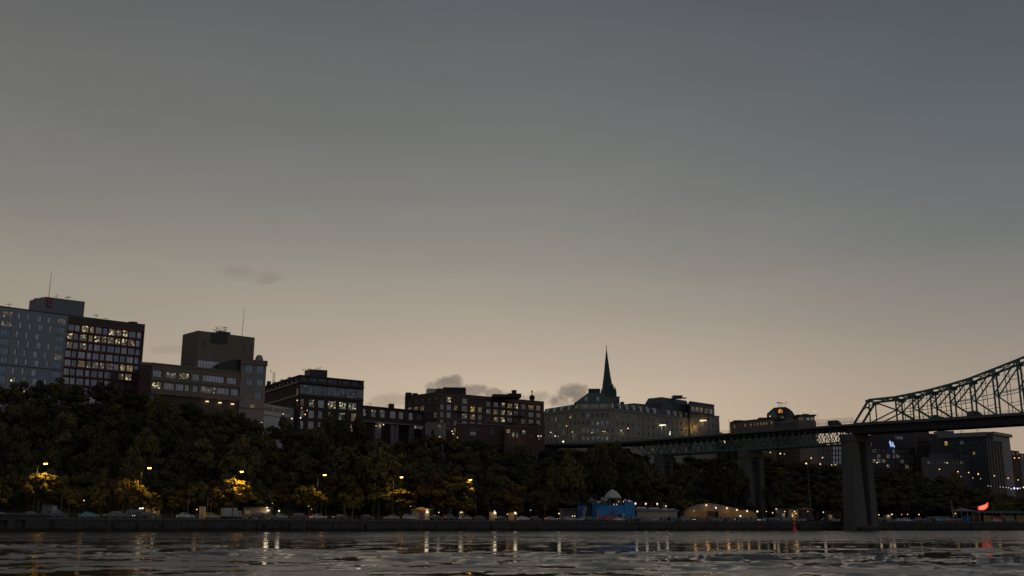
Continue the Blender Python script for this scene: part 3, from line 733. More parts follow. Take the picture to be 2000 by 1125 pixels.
def lattice_mast(root, base, top, wd, m='darkmetal', name='lattice_mast'):
    mb = MB(); n = 6
    for sx in (-1, 1): mb.beam((base.x+sx*wd, base.y, base.z), (base.x+sx*wd*.8, base.y, top.z), .14)
    for k in range(n):
        z0 = base.z+(top.z-base.z)*k/n; z1 = base.z+(top.z-base.z)*(k+1)/n; mb.beam((base.x-wd, base.y, z0), (base.x+wd, base.y, z1), .08); mb.beam((base.x+wd, base.y, z0), (base.x-wd, base.y, z1), .08)
    mb.beam((base.x-wd*3.4, base.y, top.z+.9), (base.x+wd*2, base.y, top.z-.1), .14); mb.beam((base.x-wd*3.2, base.y, top.z+1.5), (base.x-wd*3.2, base.y, top.z+.4), .16)
    return part(name, mb, M[m], root)
# ---- dark brick warehouse with glass storey
def dark_block():
    Zr = ZA(586, 732, 400); L, C, Rr = RZ(516, 755, Zr), RZ(586, 732, Zr), RZ(711, 744, Zr); z0 = crestZ(600)-4
    root = thing('dark_brick_block', 'dark brick corner block with a continuous glass storey near its roof and a rooftop box', 'office block', (C.x, C.y, z0))
    pts = quad_plan(L, C, Rr); fc = Fac(pts[1], pts[2], z0, Zr); fl_ = Fac(pts[0], pts[1], z0, Zr)
    def rr(x0, x1, y0, y1, f=fc): return f.rect(500+x0/5.357, 690+y0/5.357, 500+x1/5.357, 690+y1/5.357)
    ws = []
    H = fc.H
    for x0, x1 in ((475,545),(558,645),(655,742),(755,855),(865,905),(915,995),(1012,1075)):
        a = rr(x0, x1, 260, 290); ws.append(((max(.2,a[0]), H-2.2, a[2], H-.7), dict(kind='glassd', nx=2, fmat='frame')))
    a = rr(472, 1126, 320, 440); 
    ws.append(((.35, H-7.4, fc.L-.15, H-3.7), dict(kind='glassspk', nx=14, ny=1, fmat='darkmetal', name='glass_storey')))
    tops = H-9.3
    for x0, x1, k in ((470,505,'win_p'),(560,620,'win_p2'),(655,720,'glass'),(757,840,'win_s'),(875,950,'win_s2'),(970,1057,'win_s2')):
        a = rr(x0, x1, 430, 490); ws.append(((max(.3,a[0]), tops-3.0, a[2], tops), dict(kind=k, nx=3, ny=3)))
    for j in (1, 2):
        for x0, x1, k in ((470,505,'win_p'),(555,615,'glass'),(655,700,'glass'),(760,830,'glass'),(870,935,'win_p2'),(1000,1055,'win_w')):
            a = rr(x0, x1, 550, 600); ws.append(((max(.3,a[0]), tops-3.0-4.3*j, a[2], tops-4.3*j), dict(kind=k, nx=3, ny=3)))
    wl = []
    for k in range(8):
        wl.append(((2+k*4.6, fl_.H-2.2, 5+k*4.6, fl_.H-.7), dict(kind='glassd', nx=2)))
    for r in range(3): wl.append(((fl_.L-4.0, tops-3.0-4.3*(r-1), fl_.L-1.2, tops-4.3*(r-1)), dict(kind=['win_p','glassd','glassd'][r], nx=2, ny=3)))
    shell(root, pts, z0, Zr, M['darkbrick'], {0: wl, 1: ws}, .4, depth=.35)
    for f in (fc, fl_):
        trim(root, f, f.H-.35, .35, .35, 'darkmetal', name='roof_edge'); trim(root, f, f.H-3.1, .5, .6, 'darkmetal', name='ledge'); trim(root, f, f.H-8.2, .3, .6, 'darkmetal', name='ledge')
    for k in range(4):
        q = fl_.p(2+k*8.5, fl_.H); b = MB(); b.box((q.x+1.5, q.y+2, Zr+.35), (3.5, 3, .9), .4); part('roof_step', b, M['darkmetal'], root)
    Zp = ZA(606, 721, C.y+5); L2, C2, R2 = RZ(595, 723.6, Zp), RZ(606, 721, Zp), RZ(639.6, 723, Zp)
    shell(root, quad_plan(L2, C2, R2), Zr-.5, Zp, M['darkmetal'], {}, .2, name='rooftop_box')
    for px, s in ((600, 1.2), (616, 1.3), (622, 2), (590, .8)):
        q = RZ(px, 721, Zp); antenna(root, Vector((q.x, q.y+3, Zp-.3)), Vector((q.x, q.y+3, Zp+s)), .07, 1, 'aerial')
    q = W(532, 750, 432); lattice_mast(root, Vector((W(534, 752, 440).x, 440, Zr-.5)), Vector((W(534, 730, 440).x, 440, ZA(534, 729, 440))), .45)
    q = RZ(521, 753, Zr); b = MB(); b.box((q.x+1.2, q.y-1.5, Zr+.3), (1.4, 1.4, 2.6)); part('chimney', b, M['darkbrick'], root)
M['glassspk'] = litwin('glass_storey_pane', (.055,.07,.08), (1,.8,.4), .55, 1.0, scale=.8, thr=.685)
M['win_p2'] = litwin('lit_window_and_sky_reflection', (.10,.11,.10), (.9,.8,.5), .8, .6, scale=1.3, thr=.6)  # lit rooms, and on the gridded loft a glow in place of reflected sky
M['win_s2'] = litwin('lit_window_spots', (.085,.10,.095), (1,.85,.45), .9, 1.3, scale=1.3, thr=.57)
dark_block()

# ---- white covered terrace
def white_terrace():
    Zr = ZA(509, 788, 386); A, B, Cq = RZ(509, 788, Zr), RZ(574.7, 798, Zr), RZ(611, 811, Zr); d = (B-A).normalized()
    z0 = crestZ(550)-3; root = thing('white_terrace_building', 'low white building with a strip of narrow windows beside the dark brick block', 'pavilion', (A.x, A.y, z0))
    nb = Vector((-d.y, d.x, 0)); d2 = (Cq-B).normalized()
    pts = [A.to_2d(), B.to_2d(), Cq.to_2d(), (Cq+nb*8).to_2d(), (A+nb*8).to_2d()]
    f = Fac(pts[0], pts[1], z0, Zr); ws = []
    for g0, n in ((60, 7), (190, 6), (300, 3)):
        for k in range(n):
            a = f.rect(500+(g0+k*17)/5.357, 690+560/5.357, 500+(g0+k*17+12)/5.357, 690+620/5.357)
            if a[2] < f.L-.3: ws.append(((a[0], f.H-2.5, a[2], f.H-.8), dict(kind='glassd', nx=1, fmat='framel')))
    shell(root, pts, z0, Zr, M['whitewall'], {0: ws}, .3, depth=.2)
    trim(root, f, f.H-.3, .25, .3, 'whitewall', name='roof_edge'); trim(root, f, f.H-4.2, .15, .25, 'slab', name='string_course')
    return f
white_terrace()

# ---- low dark building carried on pillars
def low_dark():
    Zr = ZA(711, 792, 418); A, B = RZ(704, 791.2, Zr), RZ(844, 804, Zr); d = (B-A).normalized(); nb = Vector((max(-.9, A.x/A.y*.9), 1, 0)); z0 = crestZ(760)-3
    root = thing('low_dark_building', 'long low dark building raised on pillars between the two brick blocks', 'building', (A.x, A.y, z0))
    v0 = ZA(760, 820, A.y)-.2
    pts = [A.to_2d(), B.to_2d(), (B+nb*14).to_2d(), (A+nb*14).to_2d()]
    f = Fac(pts[0], pts[1], v0, Zr); ws = []
    for px, wd, k in ((711,8,'win_p'),(730,9,'win_p2'),(747,10,'win_p2'),(768,11,'glass'),(784,9,'glass'),(803,8,'glass'),(820,11,'glass'),(837,10,'win_w')):
        a = f.rect(px-wd/2, 802, px+wd/2, 812); ws.append(((a[0], f.H-4.3, a[2], f.H-1.3), dict(kind=k, nx=3, ny=2)))
    shell(root, pts, v0, Zr, M['darkbrick'], {0: ws}, .4)
    b = MB(); b.poly([(p.x, p.y, v0+.01) for p in reversed(pts)]); part('soffit', b, M['slab'], root)
    trim(root, f, -.5, .9, .5, 'slab', name='floor_slab'); trim(root, f, f.H-.3, .3, .3, 'darkmetal', name='roof_edge')
    fg = Fac(pts[0], pts[1], z0, v0-.5)
    for px in (735, 741, 768, 775, 803, 806, 829, 833):
        u, _ = fg.uv(px, 835); b = MB(); b.hexa([fg.p(u-.7,0,.2), fg.p(u+.7,0,.2), fg.p(u+.7,0,-.8), fg.p(u-.7,0,-.8), fg.p(u-.7,fg.H,.2), fg.p(u+.7,fg.H,.2), fg.p(u+.7,fg.H,-.8), fg.p(u-.7,fg.H,-.8)]); part('pillar', b, M['slab'], root)
    b = MB(); b.quad(fg.p(0,0,-5), fg.p(fg.L,0,-5), fg.p(fg.L,fg.H,-5), fg.p(0,fg.H,-5)); part('recessed_wall', b, M['brownpanel'], root)
    r = fg.rect(804, 827, 830, 837); b = MB(); b.hexa([fg.p(r[0],r[1],-.6), fg.p(r[2],r[1],-.6), fg.p(r[2],r[1],-.7), fg.p(r[0],r[1],-.7), fg.p(r[0],r[3],-.6), fg.p(r[2],r[3],-.6), fg.p(r[2],r[3],-.7), fg.p(r[0],r[3],-.7)]); part('shop_window', b, M['win_p2'], root)
    la(fg.p(fg.uv(742, 832)[0], fg.H-1, .6), (1,.75,.45), 120); la(fg.p(fg.uv(752, 830)[0], fg.H-1, -1.5), (1,.9,.7), 60)
    q = RZ(763, 797, Zr); b = MB(); b.box((q.x, q.y+2, Zr+.8), (2.0, 1.6, 2.4), .5); part('chimney', b, M['darkbrick'], root)
    for px, s in ((713, 1.2), (722, 2.6), (756, 1.2)):
        q = RZ(px, 794, Zr); antenna(root, Vector((q.x, q.y+2, Zr-.3)), Vector((q.x, q.y+2, Zr+s)), .07, 1, 'aerial')
low_dark()

# ---- long brick loft building
def brick_loft():
    Zr = ZA(854.4, 765.6, 432); L, C, Rr = RZ(791, 773.6, Zr), RZ(854.4, 765.6, Zr), RZ(1062.4, 784, Zr); z0 = crestZ(900)-4
    root = thing('brick_loft_building', 'long brick loft building with a grid of square windows, many lit yellow', 'loft building', (C.x, C.y, z0))
    pts = quad_plan(L, C, Rr); f = Fac(pts[1], pts[2], z0, Zr); g = Fac(pts[0], pts[1], z0, Zr)
    LIT = {(0,1):'win_s',(0,8):'win_s',(0,9):'win_w',(0,10):'win_s',(0,12):'win_w',(0,13):'win_w',(1,2):'win_w',(1,3):'win_p',(1,4):'win_y',(1,5):'win_w',(1,6):'win_p',(1,7):'win_w',(1,8):'win_s',(1,9):'win_s',(2,4):'win_w',(2,3):'win_p',(2,7):'win_w',(2,8):'win_s',(2,11):'win_p'}
    xs = [(505,548),(580,635),(672,712),(770,832),(870,925),(965,1010),(1065,1115),(1155,1210),(1240,1290),(1322,1380),(1405,1450),(1490,1545),(1580,1640),(1675,1725)]
    ws = []; ws2 = []
    for i, (a, b) in enumerate(xs):
        u0, _ = f.uv(780+a/6.25, 720+(350+(a-500)*.065)/6.25); u1, _ = f.uv(780+b/6.25, 720+(350+(b-500)*.065)/6.25)
        for r in range(5):
            if (r == 0 and i in (2, 4, 5)): continue
            t = f.H-1.7-3.25*r-(.5 if i > 5 else 0)
            k = LIT.get((r, i), 'glass' if (i*7+r*3) % 4 else 'glassd')
            if r > 2 and (i*5+r) % 7 == 0: k = 'win_w'
            ws.append(((u0, t-2.3, u1, t), dict(kind=k, nx=3, ny=3)))
    for i, (a, b) in enumerate([(98,150),(172,228),(252,300),(332,385),(418,458)]):
        u0, _ = g.uv(780+a/6.25, 789); u1, _ = g.uv(780+b/6.25, 789)
        for r in range(3):
            t = g.H-1.9-3.25*r; k = {(1,0):'win_p',(1,1):'win_w',(1,2):'win_w',(2,4):'win_p'}.get((r, i), 'glass')
            ws2.append(((u0, t-2.3, u1, t), dict(kind=k, nx=3, ny=3)))
    shell(root, pts, z0, Zr, M['brick'], {0: ws2, 1: ws}, .4, depth=.25)
    for r in range(4):
        trim(root, f, f.H-1.0-3.25*r-.25, .12, .3, 'brickl', name='string_course'); trim(root, g, g.H-1.1-3.25*r-.25, .12, .3, 'brickl', name='string_course')
    def blk(px0, py0, px1, py1, dy, dep, m, nm='rooftop_box', drop_=None):
        q = RZ((px0+px1)/2, 770, Zr); Y = q.y+dy; Zb = ZA((px0+px1)/2, (py0+py1)/2, Y); a, b = W(px0, py0, Y), W(px1, py1, Y)
        mb = MB(); mb.prism([(a.x, a.y), (b.x, b.y+1), (b.x-1, b.y+dep), (a.x-1, a.y+dep)], Zr-.6, Zb); return part(nm, mb, M[m], root)
    blk(835, 759.5, 851, 757.6, 4, 5, 'whitewall'); blk(853, 758.3, 872, 758.3, 3, 6, 'brick'); blk(866, 754.6, 910, 757.6, 5, 8, 'darkbrick')
    blk(963, 770.8, 993, 768, 4, 8, 'darkbrick', 'attic_storey'); blk(993, 768, 1018.4, 768, 4.5, 8, 'darkbrick', 'attic_storey')
    blk(1003.5, 761.4, 1009, 761.4, 5, 2, 'brick', 'chimney'); blk(794, 766.2, 804, 766.2, 3, 4, 'darkbrick'); blk(808, 767.4, 816, 767.4, 3, 3, 'darkbrick')
    q = RZ(1039.5, 781, Zr); b = MB(); b.lathe((q.x, q.y+4, Zr-.4), [(1.0,0),(1.0,1.2),(1.25,1.3),(1.25,2.4),(.7,3.0),(.25,3.1),(.22,4.2),(.38,4.6),(.2,5.2),(.03,5.3)], 10); part('roof_finial', b, M['darkbrick'], root)
    antenna(root, Vector((RZ(1023.5, 780, Zr).x, C.y+25, Zr)), Vector((RZ(1023.5, 780, Zr).x, C.y+25, Zr+2.4)), .08, 1, 'aerial')
    for r_, i_ in ((1,2),(1,10),(2,12),(2,9)):    # fire stairs and balconies
        u, v = f.uv(780+xs[i_][0]/6.25, 790); v = f.H-1.7-3.25*r_-2.5; b = MB(); b.hexa([f.p(u-.5,v-.2,1.3), f.p(u+4.5,v-.2,1.3), f.p(u+4.5,v-.2,.005), f.p(u-.5,v-.2,.005), f.p(u-.5,v,1.3), f.p(u+4.5,v,1.3), f.p(u+4.5,v,.005), f.p(u-.5,v,.005)])
        for k in range(9): b.beam(f.p(u-.45+k*.61, v, 1.22), f.p(u-.45+k*.61, v+1, 1.22), .07)
        b.beam(f.p(u-.5, v+1, 1.22), f.p(u+4.5, v+1, 1.22), .09); part('balcony', b, M['darkmetal'], root)
brick_loft()
# ---- lower brown street houses before the lofts
def row_house(px0, py0, px1, py1, Y, name, label, cat, m, wins, roofm='roofm', depth=9, peak=0, lights=()):
    Zr = ZA(px0, py0, Y); A, B = RZ(px0, py0, Zr), RZ(px1, py1, Zr); d = (B-A).normalized(); nb = Vector((max(-.9, A.x/A.y*.9), 1, 0)); z0 = base_of((px0+px1)/2, Y)-2.5
    z0 = min(z0, Zr-5)
    root = thing(name, label, cat, (A.x, A.y, z0)); pts = [A.to_2d(), B.to_2d(), (B+nb*depth).to_2d(), (A+nb*depth).to_2d()]
    f = Fac(pts[0], pts[1], z0, Zr); ws = []
    for x0, y0, x1, y1, k, nx in wins: ws.append((f.rect(x0, y0, x1, y1), dict(kind=k, nx=nx, ny=2)))
    shell(root, pts, z0, Zr, M[m], {0: ws}, .3, roof=roofm, depth=.2)
    trim(root, f, f.H-.3, .25, .3, 'slab', name='eaves')
    if peak:
        b = MB(); a0, a1, mid0, mid1 = f.p(-.4, f.H+.01, .4), f.p(f.L+.4, f.H+.01, .4), f.p(-.4, f.H+peak, -depth/2), f.p(f.L+.4, f.H+peak, -depth/2)
        c0, c1 = f.p(-.4, f.H+.01, -depth-.4), f.p(f.L+.4, f.H+.01, -depth-.4)
        b.quad(a0, a1, mid1, mid0); b.quad(mid0, mid1, c1, c0); b.poly([a0, mid0, c0]); b.poly([a1, c1, mid1]); part('pitched_roof', b, M[roofm], root)
    for px, py, c, e in lights:
        u, v = f.uv(px, py); la(f.p(u, v, 1.5), c, e)
    return f, root
row_house(831, 824, 871, 826, 420, 'low_grey_house', 'low grey street house at the left foot of the brick loft building', 'house', 'slab', [(855,829,862,835,'win_p',2)], lights=[(880,838,(1,.7,.3),120)])
row_house(890, 826.5, 985, 829, 422, 'brown_street_house', 'long brown street house under the brick loft building, mostly dark', 'house', 'brick', [(915,836,940,841,'glassd',4),(918,843,930,850,'glass',2),(958,838,966,848,'glassd',1)])
row_house(985, 831, 1050, 833, 424, 'lit_street_house', 'brown street house with warm lit ground floor near the left end of the beige hotel', 'house', 'brick', [(979+10,838,996,846,'win_w',2),(1001,844,1005,854,'win_w',1),(1008,845,1013,855,'win_p',1),(1020,840,1028,848,'win_p',2),(1034,849,1042,855,'glassd',2)], lights=[(1001,850,(1,.7,.35),50),(1016,862,(1,.5,.25),25)])

# ---- beige hotel with mansard roof
def hotel():
    Yc = 510; Zc = ZA(1134, 798, Yc); z0 = crestZ(1150)-4
    L, C1, C2, Rr = RZ(1060, 809, Zc), RZ(1134, 798, Zc), RZ(1190, 797.6, Zc), RZ(1298, 813.4, Zc)
    R2 = RZ(1352, 818.4, Zc)
    root = thing('beige_hotel', 'long beige stone hotel with slate mansard roof, dormers and a corner pavilion', 'hotel', (C1.x, C1.y, z0))
    n = Vector((0, 1, 0)); a, b = L.to_2d(), R2.to_2d()
    pts = [L.to_2d(), C1.to_2d(), C2.to_2d(), R2.to_2d(), (R2+Vector((-8,20,0))).to_2d(), (C2+Vector((-6,30,0))).to_2d(), (L+Vector((8,18,0))).to_2d()]
    fa, fb, fc_ = Fac(pts[0], pts[1], z0, Zc), Fac(pts[1], pts[2], z0, Zc), Fac(pts[2], pts[3], z0, Zc)
    rg = random.Random(11); W_ = {0: [], 1: [], 2: []}
    def kind(p=.12):
        x = rg.random(); return 'win_w' if x < p*.35 else 'win_p' if x < p*.7 else 'win_p2' if x < p else ('glass' if x < .55 else 'glassd')
    LL = {(0,5,0):'win_p',(0,7,0):'win_w',(2,1,0):'win_p2',(2,2,0):'win_p2',(2,4,2):'win_p',(2,9,0):'win_p2'}
    for fi, (f, nn) in enumerate(((fa, 10), (fb, 6), (fc_, 17))):
        for i in range(nn):
            u = f.L*(i+.5)/nn
            for r in range(5):
                t = f.H-2.3-3.75*r
                if fi == 1: wdt = 1.15
                else: wdt = .95
                k = LL.get((fi, i, r)) or kind()
                W_[fi].append(((u-wdt*.6, t-2.1, u+wdt*.6, t), dict(kind=k, nx=2, fmat='framel')))
                if r == 4: break
    shell(root, pts, z0, Zc, M['stone'], W_, .2, depth=.25, roof='slate')
    for f in (fa, fb, fc_):
        trim(root, f, f.H-.6, .6, .6, 'stonetrim', name='cornice', ext=.1); trim(root, f, f.H-1.9-3.75*3+.1, .25, .35, 'stonetrim', name='string_course')
    # mansard
    hm = 3.7; mb = MB()
    def slope(f, u0, u1, h0, h1, i0, i1): mb.quad(f.p(u0,f.H+h0,-i0), f.p(u1,f.H+h0,-i0), f.p(u1,f.H+h1,-i1), f.p(u0,f.H+h1,-i1))
    for f, h in ((fa, 2.9), (fc_, 3.6)):
        slope(f, 0, f.L, .02, h, .3, 1.8); slope(f, 0, f.L, h, h+.3, 1.8, 6); slope(f, 0, f.L, h+.3, .5, 6, 17)
        mb.poly([f.p(f.L,f.H+.02,-.3), f.p(f.L,f.H+.02,-17), f.p(f.L,f.H+h,-6), f.p(f.L,f.H+h,-1.8)])
        mb.poly([f.p(0,f.H+.02,-.3), f.p(0,f.H+h,-1.8), f.p(0,f.H+h,-6), f.p(0,f.H+.02,-17)])
    part('mansard_roof', mb, M['slate'], root)
    def dormer(f, u, v, wd=1.3, ht=1.9, o=-.1, kind='framel'):
        b = MB(); P = lambda a, c, e: f.p(u+a, f.H+v+c, e)
        b.hexa([P(-wd/2,0,o), P(wd/2,0,o), P(wd/2,0,o-1.8), P(-wd/2,0,o-1.8), P(-wd/2,ht*.75,o), P(wd/2,ht*.75,o), P(wd/2,ht*.75,o-1.8), P(-wd/2,ht*.75,o-1.8)])
        b.poly([P(-wd*.6,ht*.75+.004,o+.05), P(wd*.6,ht*.75+.004,o+.05), P(0,ht*1.1,o+.05)]); b.quad(P(-wd*.6,ht*.75+.004,o+.05), P(0,ht*1.1,o+.05), P(0,ht*1.1,o-1.8), P(-wd*.6,ht*.75+.004,o-1.8)); b.quad(P(0,ht*1.1,o+.05), P(wd*.6,ht*.75+.004,o+.05), P(wd*.6,ht*.75+.004,o-1.8), P(0,ht*1.1,o-1.8))
        dm = part('dormer', b, M['whitewall'], root); g = MB(); g.hexa([P(-wd*.28,.2,o+.03), P(wd*.28,.2,o+.03), P(wd*.28,.2,o+.005), P(-wd*.28,.2,o+.005), P(-wd*.28,ht*.7,o+.03), P(wd*.28,ht*.7,o+.03), P(wd*.28,ht*.7,o+.005), P(-wd*.28,ht*.7,o+.005)]); part('pane', g, M['glass'], dm)
    for i in range(5): dormer(fa, fa.L*(i+.6)/5.2, .45)
    for px in (1197,1211.8,1225.5,1239,1252.8,1266,1279.6,1307,1319.4,1330.6,1342.5): dormer(fc_, fc_.uv(px, 806)[0], .5, 1.5, 2.5)
    # corner pavilion storey and steep roof
    Pz = Zc+.01; Pt = ZA(1160, 787.5, Yc+1); k = [fb.p(-2.0,0,-.5), fb.p(fb.L+1,0,-.5), fb.p(fb.L+1,0,-13), fb.p(-2.0,0,-13)]
    f5 = Fac(k[0], k[1], Pz, Pt); w5 = []
    for x0 in (1135, 1153.5, 1171.5):
        for j in range(3):
            r_ = f5.rect(x0+1+j*4.6, 789.5, x0+1+j*4.6+3.6, 797); w5.append(((r_[0], .5, r_[2], f5.H-.4), dict(kind='glass', nx=1, fmat='framel')))
    shell(root, [p.to_2d() for p in k], Pz, Pt, M['stonetrim'], {0: w5}, .2, name='pavilion_wall', depth=.15)
    Zt = ZA(1160, 767.5, Yc+5); Zl = ZA(1160, 760, Yc+6)
    f6 = Fac(k[0], k[1], Pt, Zt); uL, _ = f6.uv(1148, 767.5); uR, _ = f6.uv(1174, 767.5); uL += .3; h = f6.H
    rb = MB(); q = [f6.p(-1.2,0,.3), f6.p(f6.L+.3,0,.3), f6.p(f6.L+.3,0,-13), f6.p(-1.2,0,-13)]; tq = [f6.p(uL,h,-4), f6.p(uR,h,-4), f6.p(uR,h,-10), f6.p(uL,h,-10)]
    rb.hexa([q[0],q[1],q[2],q[3],tq[0],tq[1],tq[2],tq[3]]); part('pavilion_roof', rb, M['copper'], root)
    lb = MB(); lq = [f6.p(uL+.1,h+.005,-4.2), f6.p(uR-.3,h+.005,-4.2), f6.p(uR-.3,h+.005,-9.5), f6.p(uL+.1,h+.005,-9.5)]; lb.prism([(p.x,p.y) for p in lq], Zt+.005, Zl); part('roof_lantern', lb, M['darkmetal'], root)
    for u in (.28, .62): dormer(f6, f6.L*u, -h+1.0, 1.6, 2.2, -.6)
    # chimneys and low attic along the right wing
    for px, w_, h_ in ((1212,1.6,4.6),(1219.5,.9,6.0),(1227.5,1.5,4.9),(1238,.8,4.2),(1274.5,1.2,5.4)):
        u, _ = fc_.uv(px, 795); p = fc_.p(u, fc_.H, -4); b = MB(); b.box((p.x, p.y, Zc+h_/2), (w_, w_, h_), .4); part('chimney', b, M['darkbrick'], root)
    u0, _ = fc_.uv(1248, 795); u1, _ = fc_.uv(1276, 795); b = MB(); b.hexa([fc_.p(u0,fc_.H+1,-3.2), fc_.p(u1,fc_.H+1,-3.2), fc_.p(u1,fc_.H+1,-10), fc_.p(u0,fc_.H+1,-10), fc_.p(u0,fc_.H+4.9,-3.2), fc_.p(u1,fc_.H+5.3,-3.2), fc_.p(u1,fc_.H+5.3,-10), fc_.p(u0,fc_.H+4.9,-10)]); part('attic', b, M['slate'], root)
    # tall link block with canted roof (px 1298-1351)
    ul, ur = fc_.uv(1299, 805)[0], fc_.L-.3; Yl = fc_.p(ul, 0, -2).y+2; hs = ZA(1325, 789, fc_.p((ul+ur)/2, 0, -1.5).y)-Zc; h1 = ZA(1325, 778.5, fc_.p((ul+ur)/2, 0, -2).y)-Zc
    b = MB(); P = lambda u, v, o: fc_.p(u, fc_.H+v, o)
    b.hexa([P(ul,.6,-1.6),P(ur,.6,-1.6),P(ur,.6,-13),P(ul,.6,-13),P(ul,hs,-1.9),P(ur,hs,-1.9),P(ur,hs,-13),P(ul,hs,-13)])
    b.hexa([P(ul,hs+.003,-1.9),P(ur,hs+.003,-1.9),P(ur,hs+.003,-13),P(ul,hs+.003,-13),P(ul+1.6,h1,-3),P(ur,h1,-3),P(ur,h1,-12),P(ul+1.6,h1,-12)]); part('link_block', b, M['slate'], root)
    b = MB(); b.hexa([P(ul-.2,hs-.2,-1.6),P(ur+.2,hs-.2,-1.6),P(ur+.2,hs-.2,-1.88),P(ul-.2,hs-.2,-1.88),P(ul-.2,hs+.15,-1.6),P(ur+.2,hs+.15,-1.6),P(ur+.2,hs+.15,-1.88),P(ul-.2,hs+.15,-1.88)]); part('link_cornice', b, M['copper'], root)
    Z1 = Zc+h1
    b = MB(); a0, a1 = W(1314, 772, Yl+2), W(1333, 772, Yl+2); b.prism([(a0.x,Yl+2), (a1.x,Yl+2), (a1.x,Yl+7), (a0.x,Yl+7)], Z1-.2, a0.z); part('rooftop_box', b, M['darkmetal'], root)
    b = MB(); a0, a1 = W(1334, 776, Yl+3), W(1341, 777, Yl+3); b.prism([(a0.x,Yl+3), (a1.x,Yl+3), (a1.x,Yl+6), (a0.x,Yl+6)], Z1-.2, a0.z); part('rooftop_box', b, M['slab'], root)
    for px, py, c, e in ((1370,836,(1,.6,.2),0),(1183,846,(1,.8,.5),60),(1213,846,(1,.8,.5),60),(1120,852,(1,.8,.5),60)):
        if e: f = fa if px < 1134 else (fb if px < 1190 else fc_); u, v = f.uv(px, py); la(f.p(u, v, 2), c, e)
hotel()
def stone_annex():
    Y = 553; Zr = ZA(1351, 784, Y); A, B = RZ(1346.5, 783.4, Zr), RZ(1394.7, 790.4, Zr); d = (B-A).normalized(); nb = Vector((.1, 1, 0)); z0 = crestZ(1370)-3
    root = thing('stone_annex', 'beige stone annex at the right end of the hotel, one top window yellow', 'building', (A.x, A.y, z0))
    Zq = ZA(1385, 811, B.y-1); pts = [A.to_2d(), B.to_2d(), (B+nb*14).to_2d(), (A+nb*14).to_2d()]; f = Fac(pts[0], pts[1], Zq-.4, Zr)
    def rr(x0, x1, y0, y1): return f.rect(1200+x0/8.0375, 740+y0/8.0375, 1200+x1/8.0375, 740+y1/8.0375)
    ws = []
    for x0, x1, k in ((1215,1262,'glass'),(1278,1328,'win_p2'),(1345,1392,'win_w'),(1420,1470,'win_p2'),(1490,1540,'win_p')):
        a = rr(x0, x1, 450, 510); ws.append(((max(.2,a[0]), f.H-5.2, min(f.L-.2,a[2]), f.H-2.6), dict(kind=k, nx=2, fmat='framel')))
    shell(root, pts, Zq-.4, Zr, M['slate'], {0: ws}, .3, depth=.2)
    trim(root, f, f.H-.5, .4, .5, 'slab', name='eaves')
    A2, B2 = A+d*1.0-nb*1.5, RZ(1404, 812.5, ZA(1404, 812.5, B.y-1)); Zq = ZA(1385, 811, B.y-1); B2 = RZ(1404.5, 812.5, Zq); A2 = RZ(1347, 806.5, Zq)
    d2 = (B2-A2).normalized(); n2 = Vector((.1, 1, 0)); p2 = [A2.to_2d(), B2.to_2d(), (B2+n2*15).to_2d(), (A2+n2*15).to_2d()]
    g = Fac(p2[0], p2[1], z0, Zq); w2 = []
    for i, px in enumerate((1351, 1358.5, 1366, 1376, 1384, 1392, 1399)):
        for r in range(4):
            a, _ = g.uv(px, 820); k = {(0,3):'glass',(2,0):'win_y',(1,0):'win_p',(2,1):'win_y',(3,1):'win_w',(1,2):'win_w',(3,2):'win_w'}.get((r, i), 'glass' if (r+i) % 2 else 'glassd')
            w2.append(((a-.55, g.H-3.2-3.4*r, a+.55, g.H-1.0-3.4*r), dict(kind=k, nx=2, fmat='framel')))
    shell(root, p2, z0, Zq, M['stone'], {0: w2}, .1, name='front_wall', depth=.25, roof='slate'); trim(root, g, g.H-.5, .4, .5, 'stonetrim', name='cornice')
    for px, py, c, e in ((1345,832,(1,.55,.15),300),(1358,834,(1,.5,.12),300),(1347,843,(1,.7,.2),260),(1372,824,(1,.75,.4),160)):
        u, v = g.uv(px, py); la(g.p(u, v, 1.6), c, e)
    return g
g_annex = stone_annex()

